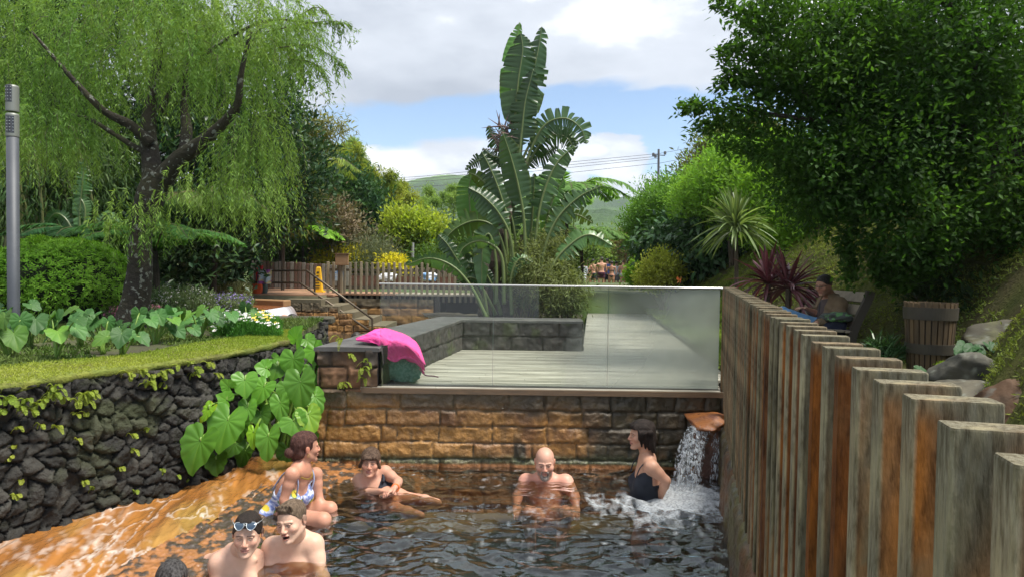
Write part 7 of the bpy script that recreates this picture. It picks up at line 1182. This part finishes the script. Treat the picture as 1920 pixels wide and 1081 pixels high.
standing('tallest man in the group with maroon swim trunks', 1127, 35.5, 1.82, T1, (.02, .015, .012), True, 5, trunks((.07, .012, .03)), 4)
standing('man in a blue shirt half hidden between the maroon trunks and the bikini', 1138, 38, 1.80, T2, (.02, .015, .012), True, 0, shirt((.05, .09, .28), (.02, .02, .03)), 5)
standing('woman in a black bikini right of the man in maroon trunks', 1146, 35.6, 1.62, T2, (.02, .015, .012), False, -10, bikini((.012, .012, .025)), 6)
standing('person in a white top behind the right end of the group', 1155, 38.6, 1.66, T1, (.02, .015, .012), False, -30, shirt((.62, .64, .68), (.2, .2, .22)), 7)
standing('broad shouldered pink skinned man at the right end of the group', 1168, 37.6, 1.72, T3, (.10, .06, .04), True, -10, trunks((.5, .5, .5), -.62), 8)
standing('brown haired person peeking out behind the right end of the group', 1177, 38.8, 1.62, T2, (.05, .02, .012), False, -30, bikini((.10, .05, .03)), 9)
# bathers in the upper pool, only their heads above water
def bather(label, px, py, Y, skin, hair, yaw):
    c_ = PY(px, py, Y); q = Person('person', label, (c_[0], Y, .40), skin, False, 1.0, h=.018); q.head(c_, yaw=yaw, pitch=20, size=1.05); nb = c_+np.array([0, .03, -.20]); q.torso(nb, nb+np.array([0, .05, -.5]), (1, 0, 0)); q.arm(nb+[-.18, 0, -.05], nb+[-.25, -.1, -.3], nb+[-.2, -.3, -.4]); q.arm(nb+[.18, 0, -.05], nb+[.25, -.1, -.3], nb+[.2, -.3, -.4]); q.grow({'scalp': hair}, hh=.010)
    if hair is not None: q.hair(lambda w: -np.maximum(w[..., 1]+.03, w[..., 2]-.06), mat('hair_far', hair, rough=.6), prims=lambda F, E, K: E((0, .014, .040), (.088, .106, .094)), h=.012, noise_=.003)
    return q
bather('bald bather under the weir with only the head out of the water', 534, 602, 12.6, (.48, .26, .20), None, 150); bather('dark haired bather beside the bald one under the weir', 549, 602, 12.6, (.3, .16, .11), (.015, .012, .012), 120); bather('dark haired bather whose head shows just behind the pillar cap', 668, 637, 11.6, (.3, .16, .11), (.02, .015, .012), 190)
# ================================================================ THINGS
def yawR(a): return rotz(a)
# ---- lamp column
b0 = PY(26, 640, 7.0); b0[2] = gz(b0[0], 7.0); e_ = empty('lamp_post', b0, 'slim round grey lamp column standing among the taro at the left edge', 'street lamp'); gm_ = mat('lamp_metal', (.065, .072, .085), (.05, .056, .068), rough=.55, metal=.15, scale=3); hm2 = mat('lamp_head', (.20, .21, .19), rough=.5, metal=.3)
X0 = b0[0]; zt = PY(24, 160, 7.0)[2]; z1 = PY(24, 258, 7)[2]; z2 = PY(24, 212, 7)[2]; z3 = PY(24, 206, 7)[2]; r_ = .058
m_ = MB(); m_.lathe([(r_*.96, b0[2]-.1), (r_*.96, z1), (0, z1)], (X0, 7, 0), 24); m_.build('column', gm_, e_, smooth=True)
for a, b_, n_ in ((z1+.006, z2-.004, 'lower_head'), (z2+.012, zt, 'upper_head')):
    m_ = MB(); m_.lathe([(0, a), (r_, a), (r_*1.02, a+.01), (r_*1.02, b_-.02), (r_*.9, b_-.004), (0, b_)], (X0, 7, 0), 28); o = m_.build('lamp_head', hm2, e_, smooth=False)
    m_ = MB(); c_ = (a*.35+b_*.65) if n_ == 'upper_head' else (a+b_)/2; th = np.linspace(-.55, .85, 10) if n_ == 'lower_head' else np.linspace(-.8, .55, 10); hh_ = .085; P = np.array([[(X0+math.sin(t)*(r_*1.045), 7-math.cos(t)*(r_*1.045), z) for z in (c_-hh_, c_+hh_)] for t in th]); m_.grid(P, flip=True); m_.build('led_window', mat('led_dark', (.012, .015, .022), rough=.1, spec=.8), e_)
    m_ = MB()
    for i in range(5):
        for t in th[2:-1:3]: m_.lathe([(0, .006), (.007, .003), (.007, 0)], (X0+math.sin(t)*(r_*1.06), 7-math.cos(t)*(r_*1.06), c_-.065+i*.032), 6)
    m_.build('led_lenses', mat('led_lens', (.35, .38, .40), rough=.2), e_)
# ---- litter bin of staves
c0 = PY(1745, 560, 6.45); bx, by, bz = c0[0], 6.45, .80; H_ = PY(1745, 566, 6.45)[2]-bz; e_ = empty('litter_bin', (bx, by, bz), 'round litter bin of upright brown staves held by two hoops', 'litter bin'); wd_ = mat('stave_wood', (.11, .075, .04), (.06, .042, .026), rough=.7, scale=5, stretch=(3, 3, .6), bump=.4, bscale=30, attr=True); hp = mat('hoop', (.055, .048, .035), (.04, .035, .028), rough=.65, bump=.2); rs = np.random.RandomState(1)
for i in range(26):
    a = i*2*math.pi/26; R_ = rotz(a); ra, rb_ = .222, .172; zs = np.array([0, H_]); q = []
    for z, rr in ((0, rb_), (H_+rs.uniform(-.006, .006), ra)):
        w_ = .0206*rr/.222; q += [R_ @ np.array([rr, -w_, z]), R_ @ np.array([rr, w_, z]), R_ @ np.array([rr-.022, w_, z]), R_ @ np.array([rr-.022, -w_, z])]
    m_ = MB(); c_ = rs.uniform(.75, 1.3); m_.add(np.array(q)+[bx, by, bz], np.array([[0, 1, 5, 4], [1, 2, 6, 5], [2, 3, 7, 6], [3, 0, 4, 7], [4, 5, 6, 7]]), (c_, c_*.97, c_*.9)); m_.build('stave', wd_, e_)
for za, zb in ((H_-.16, H_-.045), (H_*.40, H_*.40+.095)):
    f = lambda z: lerp(.172, .222, z/H_)+.004; m_ = MB(); m_.lathe([(f(za)-.002, za), (f(za)+.007, za), (f(zb)+.007, zb), (f(zb)-.002, zb)], (bx, by, bz), 52); m_.build('hoop', hp, e_, smooth=False)
m_ = MB(); m_.lathe([(.12, .03), (.15, .03), (.19, H_-.06), (.185, H_-.06), (.14, .05), (0, .05)], (bx, by, bz), 24); m_.build('liner', mat('liner', (.015, .015, .015), rough=.6), e_)
# ---- bench
e_ = empty('park_bench', PY(1590, 690, 8.0)*[1, 1, 0]+[0, 0, .8], 'timber slatted bench with a reclined back behind the slatted fence', 'bench'); bw = mat('bench_wood', (.30, .26, .20), (.22, .19, .14), rough=.7, scale=4, stretch=(.6, 3, 3), bump=.35); bm_ = mat('bench_dark', (.05, .042, .032), rough=.7)
A0 = np.array([4.0, 7.72, 0]); Bv = unit(np.array([.05, 1, 0])); Pp = np.array([-.9987, .05, 0]); N0 = np.array([A0[0], A0[1], 0]); Lb = 1.75     # N0: rear near end; Bv along the bench; Pp towards the sitter's knees
RB = np.stack([Bv, Pp, [0, 0, 1]], 1)
for k, (zc, bk) in enumerate(((1.30, .075), (1.44, .02), (1.585, -.045))):
    m_ = MB(); c_ = N0 + Bv*Lb/2 + Pp*(bk) + [0, 0, zc]; tl_ = rotx(.38); m_.bbox(c_, (Lb/2, .014, .062), .004, R=RB @ tl_); m_.build('backrest_slat', bw, e_)
for k in range(4): m_ = MB(); m_.bbox(N0+Bv*Lb/2+Pp*(.16+.115*k)+[0, 0, 1.20+.006*k], (Lb/2, .05, .014), .004, R=RB); m_.build('seat_slat', bw, e_)
for s_ in (.02, Lb-.02):
    m_ = MB(); b_ = N0+Bv*s_; pr = spline([b_+Pp*.12+[0, 0, .78], b_+Pp*.13+[0, 0, 1.12], b_+Pp*.07+[0, 0, 1.32], b_-Pp*.035+[0, 0, 1.56], b_-Pp*.06+[0, 0, 1.66]], 16); 
    for i in range(15): d_ = pr[i+1]-pr[i]; z_ = unit(d_); y_ = unit(np.cross(z_, Bv)); m_.box((pr[i]+pr[i+1])/2-y_*.0, (.026, .045, np.linalg.norm(d_)/2*1.02), R=np.stack([Bv, y_, z_], 1))
    m_.build('end_frame', bm_, e_); m_ = MB(); m_.bbox(b_+Pp*.48+[0, 0, .98], (.025, .035, .20), .004, R=RB); m_.build('leg', bm_, e_)
# bags on the bench
def lump(name, label, cat, c_, r_, m, seed, R=None, rough=.2, parent=None, fr=1.6, n=26):
    u = np.linspace(0, np.pi, n); v = np.linspace(0, 2*np.pi, 2*n+1); U, V = np.meshgrid(u, v, indexing='ij'); D = np.stack([np.sin(U)*np.cos(V), np.sin(U)*np.sin(V), np.cos(U)], -1); k = 1+rough*2*(vnoise(D[..., 0]*fr+seed, D[..., 1]*fr, D[..., 2]*fr+3, 4)-.5) + rough*.5*np.abs(vnoise(D[..., 0]*fr*3+seed, D[..., 1]*fr*3, D[..., 2]*fr*2+3, 2)-.5); q = np.sign(D)*np.abs(D)**.75*k[..., None]*np.asarray(r_)
    if R is not None: q = q @ np.asarray(R).T
    q[..., 2] = np.maximum(q[..., 2], -r_[2]*.9); m_ = MB(); m_.grid(q+np.asarray(c_), flip=True); o = m_.build(name, m, parent, smooth=True); 
    if parent is None: tag(o, label, cat)
    return o
lump('backpack', 'navy backpack lying beside the seated man', 'bag', PY(1556, 612, 7.95), (.17, .15, .12), cloth('navy', (.015, .02, .045)), 3)
o = lump('jacket', 'grey jacket with green lining heaped on the backpack', 'jacket', PY(1566, 594, 7.88), (.17, .12, .055), mat('grey_green', (.06, .07, .065), (.12, .30, .10), rough=.8, scale=16, lo=.52, hi=.6), 7, rough=.4, fr=2.5)
# ---- boulders
def rcol(a, b_, m=(.16, .17, .14)): return lambda p: lerp(lerp(c3(*a), c3(*b_), np.clip((vnoise(p[..., 0]*7, p[..., 1]*7, p[..., 2]*7, 4)-.4)*4, 0, 1)[..., None]), c3(*m), np.clip((vnoise(p[..., 0]*17, p[..., 1]*17, p[..., 2]*17, 3)-.6)*7, 0, 1)[..., None])
for lab, px, py, Y, r_, sd, c_ in (('pale grey boulder right beside the barrel bin', 1826, 706, 5.5, (.26, .26, .19), 2, rcol((.05, .05, .042), (.10, .095, .075))), ('flat streaked boulder in the middle of the three by the fence', 1838, 745, 4.9, (.33, .25, .15), 5, rcol((.05, .045, .035), (.10, .09, .065))), ('reddish brown lichen spotted boulder at the right edge', 1895, 778, 4.35, (.24, .25, .24), 9, rcol((.075, .04, .02), (.045, .035, .025), (.10, .10, .085))), ('mossy boulder high at the right edge above the dark leaves', 1900, 645, 6.2, (.35, .3, .2), 12, rcol((.06, .055, .04), (.10, .10, .05)))):
    m_ = MB(); rock(m_, PY(px, py, Y), r_, sd, c_, n=46, rough=.22); tag(m_.build('boulder', stone, smooth=True), lab, 'rock')
P = []; rs = np.random.RandomState(9)
for _ in range(1500): a, b_ = rs.uniform(-.38, .38), rs.uniform(-.3, .3); q = PY(1880, 690, 5.6)+np.array([a, b_, .07*vnoise(a*6, b_*6)-.12*abs(a)]); P.append(q)
P = np.array(P); m_ = MB(); gx, gy = np.meshgrid(np.linspace(-.42, .42, 20), np.linspace(-.35, .35, 20), indexing='ij'); q = PY(1880, 690, 5.6); m_.grid(np.stack([q[0]+gx, q[1]+gy, q[2]-.02-.12*np.abs(gx)-.3*gy**2], -1)); e_ = empty('moss_cushion', q, 'bright green moss cushion between the boulders at the right edge', 'moss'); m_.build('cushion', moss1, e_, smooth=True); tufts('moss_tips', '', P, np.tile([0, -.3, 1.], (len(P), 1)), .035, .008, leafm('vivid_moss', (.15, .24, .02), (.22, .30, .03)), 4, 3, parent=e_)
# ---- pink towel thrown over the bag and the wall end
def towel():
    """cloth lies on the cap of the wall and falls over its end onto the bag"""
    U, V = np.meshgrid(np.linspace(0, 1, 120), np.linspace(0, 1, 80), indexing='ij')
    lf = spline([PY(668, 636, 6.55), PY(700, 620, 6.85), PY(726, 613, 7.0), PY(764, 627, 7.15), PY(784, 645, 6.9), PY(798, 682, 6.6)], 120)       # back edge (upper outline)
    nr = spline([PY(668, 637, 6.52), PY(705, 643, 6.42), PY(722, 666, 6.47), PY(740, 679, 6.47), PY(766, 672, 6.47), PY(797, 694, 6.49)], 120)      # front edge (lower outline)
    mid = spline([PY(668, 635, 6.54), PY(704, 627, 6.62), PY(735, 640, 6.55), PY(764, 652, 6.52), PY(796, 684, 6.50)], 120)+[0, -.02, .015]
    P = np.where(V[..., None] < .5, lerp(lf[:, None], mid[:, None], V[..., None]*2), lerp(mid[:, None], nr[:, None], V[..., None]*2-1)); w = np.clip(np.sin(np.pi*U)*1.5, 0, 1)
    fold = np.sin(U*7+V*15+2*vnoise(U*3, V*3))*.018 + (vnoise(U*9, V*6, 2, 3)-.5)*.06 + (vnoise(U*26, V*9, 5, 2)-.5)*.014; P[..., 1] -= fold*w; P[..., 2] += fold*.55*w
    m_ = MB(); m_.grid(P); q = P.copy(); q[..., 1] += .006; q[..., 2] -= .006; m_.grid(q, flip=True)
    # hanging tail at the right
    a = spline([PY(770, 650, 6.60), PY(786, 665, 6.55), PY(792, 690, 6.5), PY(797, 699, 6.46)], 40); b_ = spline([PY(750, 660, 6.52), PY(765, 676, 6.49), PY(786, 682, 6.47), PY(793, 699, 6.44)], 40); t = np.linspace(0, 1, 14); Q = lerp(a[:, None], b_[:, None], t[None, :, None]); Q[..., 1] += .02*np.sin(t*9)[None]-.012; m_.grid(Q); Q2 = Q+[0, .006, 0]; m_.grid(Q2, flip=True); return m_
tag(towel().build('towel', cloth('pink_towel', (.88, .09, .36), (.80, .07, .30), rough=.95, bump=.2, bscale=150, scale=5), smooth=True), 'bright pink towel thrown over the wall end and the teal bag', 'towel')
e_ = empty('beach_bag', PY(758, 708, 6.55), 'soft teal green patterned bag on the deck under the pink towel', 'bag'); lump('bag_body', '', '', PY(757, 688, 6.66)+np.array([0, 0, -.005]), (.17, .11, .145), mat('teal_fabric', (.07, .19, .16), (.16, .30, .26), rough=.85, scale=34, lo=.46, hi=.54, bump=.5, bscale=16), 4, rough=.22, parent=e_, fr=2.2, n=40)
m_ = MB(); m_.tube(spline([PY(786, 690, 6.5), PY(797, 702, 6.46), PY(812, 704, 6.47), PY(822, 706, 6.5)], 16), .006, 6); m_.build('bag_cord', cloth('pink_cord', (.5, .2, .3)), e_)
# ---- things on the rear walkway
hr = mat('rail_bronze', (.10, .075, .05), rough=.4, metal=.4); e_ = empty('handrail', PY(590, 560, 16.2)*[1, 1, 0]+[0, 0, 1.2], 'bronze double tube handrail running down the steps into the upper pool', 'handrail')
up_ = [PY(480, 508, 15.8), PY(575, 507, 15.8), PY(698, 597, 14.9)]; lw_ = [PY(470, 529, 15.8), PY(562, 530, 15.8), PY(690, 617, 14.8)]
for l in (up_, lw_): m_ = MB(); m_.tube([l[0], l[1]-[.02, 0, 0], l[1], l[1]+unit(l[2]-l[1])*.03, l[2]], .024, 10); m_.build('rail', hr, e_, smooth=True)
for px, y0, y1, Y in ((590, 512, 563, 15.7), (698, 597, 628, 14.9), (478, 508, 545, 15.8)): m_ = MB(); m_.tube([PY(px, y0, Y), PY(px, y1, Y)], .022, 8); m_.build('post', hr, e_)
yel_ = mat('sign_yellow', (.72, .42, .02), rough=.45); c0 = PY(597, 546, 17.6); c0[2] = WK; e_ = empty('wet_floor_cone', c0, 'tall yellow four sided wet floor cone on the rear walkway', 'floor sign'); m_ = MB()
for z0_, z1_, r0_, r1_ in ((0, .035, .15, .145), (.035, .62, .105, .052), (.62, .65, .052, .03)): m_.add(np.array([[sx*r, sy*r*.8, z] for z, r in ((z0_, r0_), (z1_, r1_)) for sx, sy in ((-1, -1), (1, -1), (1, 1), (-1, 1))])+c0, np.array([[0, 1, 5, 4], [1, 2, 6, 5], [2, 3, 7, 6], [3, 0, 4, 7], [4, 5, 6, 7], [3, 2, 1, 0]]))
m_.build('cone_body', yel_, e_); mk = MB()
for i, (z, w_) in enumerate(((.50, .03), (.41, .04), (.30, .05), (.235, .05), (.16, .055), (.10, .06))): yv_ = lerp(.105, .052, (z-.035)/.585)*.8; mk.box(c0+[-.01*(i % 2), -yv_-.004, z], (w_, .002, .012 if i else .02), R=rotx(-.07))
mk.build('warning_marks', mat('sign_black', (.02, .02, .02), rough=.6), e_)
m_ = MB(); n0 = PY(641, 487, 17.0); e_ = empty('notice_board', n0*[1, 1, 0]+[0, 0, 1.2], 'small blank wooden notice board on a post at the end of the picket railing', 'sign'); m_.bbox(n0, (.165, .02, .135), .008); m_.build('panel', mat('panel_wood', (.33, .20, .10), (.26, .15, .075), rough=.7, scale=3, stretch=(.6, 1, 6)), e_); m_ = MB(); m_.bbox(n0+[0, 0, .148], (.18, .04, .012), .004); m_.build('top_cap', mat('cap_wood', (.12, .07, .03), rough=.7), e_); m_ = MB(); m_.bbox(n0+[-.02, .06, -.45], (.03, .03, .45), .006); m_.build('post', mat('board_post', (.20, .16, .10), rough=.8), e_)
lump('beach_bag', 'rounded orange bag on the near corner of the rear walkway', 'bag', PY(480, 541, 15.9), (.15, .14, .17), cloth('orange_bag', (.75, .11, .02)), 5, rough=.12); lump('bucket_bag', 'grey green bag between the orange bag and the fence', 'bag', PY(494, 541, 16.0), (.09, .1, .14), cloth('slate_bag', (.07, .10, .09)), 8, rough=.1)
def drape(label, pts, w_, col, seed, cat='towel', wav=.05):
    rs = np.random.RandomState(seed); s = spline(pts, 30); t = np.linspace(-1, 1, 14); P = s[:, None] + np.array([1, 0, 0])*t[None, :, None]*w_; P[..., 1] += wav*np.sin(t*6+seed)[None]*np.linspace(.2, 1, 30)[:, None]; P[..., 2] -= .04*(t[None]**2)*np.linspace(0, 1, 30)[:, None]*rs.uniform(-1, 1); m_ = MB(); m_.grid(P, col(P) if callable(col) else None); m_.grid(P+[0, .012, 0], col(P) if callable(col) else None, flip=True); tag(m_.build('towel', cloth('towel_cloth', (1, 1, 1) if callable(col) else col, None, attr=callable(col)), smooth=True), label, cat)
drape('red towel hanging on the rail beside the palm', [PY(486, 497, 16), PY(484, 512, 15.9), PY(481, 532, 15.85)], .09, (.70, .03, .03), 1)
drape('tie dyed purple yellow and white towel hung over the handrail', [PY(497, 505, 15.78), PY(495, 515, 15.72), PY(494, 532, 15.7)], .16, lambda P: np.select([vnoise(P[..., 0]*9, P[..., 2]*9, 1, 2)[..., None] > .58, vnoise(P[..., 0]*9, P[..., 2]*9, 1, 2)[..., None] > .47], [c3(.35, .08, .30)+0*P, c3(.70, .55, .25)+0*P], c3(.5, .6, .65)+0*P), 2)
for px, Y, lab in ((726, 19.0, 'white bag on the timber box behind the pickets'), (805, 19.0, 'blue and white bag seen through the pickets at the glass rail')): lump('bag', lab, 'bag', PY(px, 520, Y), (.22, .13, .12), mat('white_blue', (.62, .64, .68), (.15, .32, .60) if px > 750 else (.55, .57, .6), rough=.7, scale=4, lo=.5, hi=.56), int(px), rough=.5, fr=2.4)
m_ = MB(); m_.bbox(PY(636, 515, 18.9), (.12, .03, .17), .01); tag(m_.build('info_panel', mat('info_blue', (.30, .36, .42), (.03, .18, .45), rough=.6, scale=6, lo=.5, hi=.53)), 'small blue and grey panel behind the notice board', 'panel')
m_ = MB(); q = PY(774, 480, 21.5); q[2] = 1.1; m_.tube([q, PY(774, 455, 21.5)], .045, 10); tag(m_.build('grey_post', mat('grey_post_paint', (.25, .26, .26), rough=.6)), 'grey post standing under the lime green tree', 'post')
# ---- far hut, power pole, lines
e_ = empty('hut', PY(1155, 500, 50)*[1, 1, 0]+[0, 0, 1], 'dark pitched hut roof showing above the far shrubs', 'hut'); c_ = PY(1158, 480, 50); m_ = MB(); m_.box(c_+[0, 1.5, -1.3], (1.3, 1.2, 1.2)); m_.build('wall', mat('hut_wall', (.12, .09, .06), rough=.9), e_); m_ = MB(); w_ = 1.7; q = np.array([[-w_*1.1, -.0, -.35], [w_*.2, 0, .62], [w_*1.3, .0, .25], [-w_*1.1, 3, -.35], [w_*.2, 3, .62], [w_*1.3, 3, .25]])+c_; m_.add(q, np.array([[0, 1, 4, 3], [1, 2, 5, 4]])); m_.add(q-[0, 0, .12], np.array([[3, 4, 1, 0], [4, 5, 2, 1]])); m_.add(np.concatenate([q[:3], q[:3]-[0, 0, .12]]), np.array([[0, 3, 4, 1], [1, 4, 5, 2]])); m_.build('roof', mat('hut_roof', (.07, .055, .045), rough=.9), e_)
PYr = 95.; e_ = empty('power_pole', PY(1236, 505, PYr)*[1, 1, 0]+[0, 0, 1], 'slim utility pole with small crossarms above the right hand trees', 'utility pole'); pm = mat('pole_grey', (.10, .10, .11), rough=.8); tp = PY(1235, 280, PYr); m_ = MB(); m_.tube([(tp[0]+.2, PYr, 1), tp], [.22, .15], 8); m_.build('mast', pm, e_)
for py, l_, r__ in ((292, 10, 12), (315, 0, 4), (331, 0, 5)): m_ = MB(); m_.tube([PY(1235-l_, py-2, PYr), PY(1235+r__, py+(0 if py < 300 else -1), PYr)], .07, 5); m_.build('crossarm', pm, e_)
for px, py in ((1225, 293), (1229, 296), (1247, 290)): m_ = MB(); m_.lathe([(0, .5), (.18, .4), (.18, 0), (0, 0)], PY(px, py, PYr), 6); m_.build('insulator', pm, e_)
wire = mat('wire_dark', (.06, .06, .07), rough=.7)
for i, (l, lab) in enumerate((([(300, 338), (720, 334), (880, 322), (1237, 288)], 'topmost power line crossing the sky to the pole'), ([(300, 345), (720, 338), (880, 327), (1237, 293)], 'second power line from the top running to the pole'), ([(300, 350), (720, 342), (880, 333), (1237, 297)], 'third power line from the top running to the pole'), ([(300, 362), (720, 352), (880, 343), (1238, 306)], 'lowest power line left of the pole'), ([(1237, 288), (1330, 270), (1500, 230)], 'topmost power line right of the pole'), ([(1238, 306), (1330, 288), (1500, 250)], 'lower power line right of the pole'))):
    m_ = MB(); m_.tube(spline([PY(a, b_, PYr + (1236-a)*-.02) for a, b_ in l], 40), .028, 4); tag(m_.build('power_line', wire), lab, 'power line')
fl = MB(); c_ = PY(1273, 524, 15.5); e_ = empty('lily', c_-[0, 0, .15], 'single orange lily at the foot of the bank beside the boardwalk', 'flower'); n = 12; leaves(fl, np.repeat(c_[None], n, 0)+rng.randn(n, 3)*.02, rng.randn(n, 3)+[0, -.5, .3], rng.randn(n, 3), .09, .04); fl.build('petals', mat('orange_petal', (.80, .22, .05), rough=.6), e_); m_ = MB(); m_.tube([c_-[0, 0, .3], c_], .006, 5); m_.build('stem', stalk, e_)

# ---- the air: one closed box of thin haze round everything
hz = bpy.data.materials.new('haze'); hz.use_nodes = True; nt = hz.node_tree; nt.nodes.clear(); o_ = nt.nodes.new('ShaderNodeOutputMaterial'); v_ = nt.nodes.new('ShaderNodeVolumePrincipled'); v_.inputs['Color'].default_value = (.80, .88, 1, 1); v_.inputs['Density'].default_value = .00028; v_.inputs['Anisotropy'].default_value = .2; nt.links.new(v_.outputs[0], o_.inputs['Volume'])
m_ = MB(); m_.box((0, 490, 75), (1060, 560, 80)); tag(m_.build('haze', hz), kind='stuff')
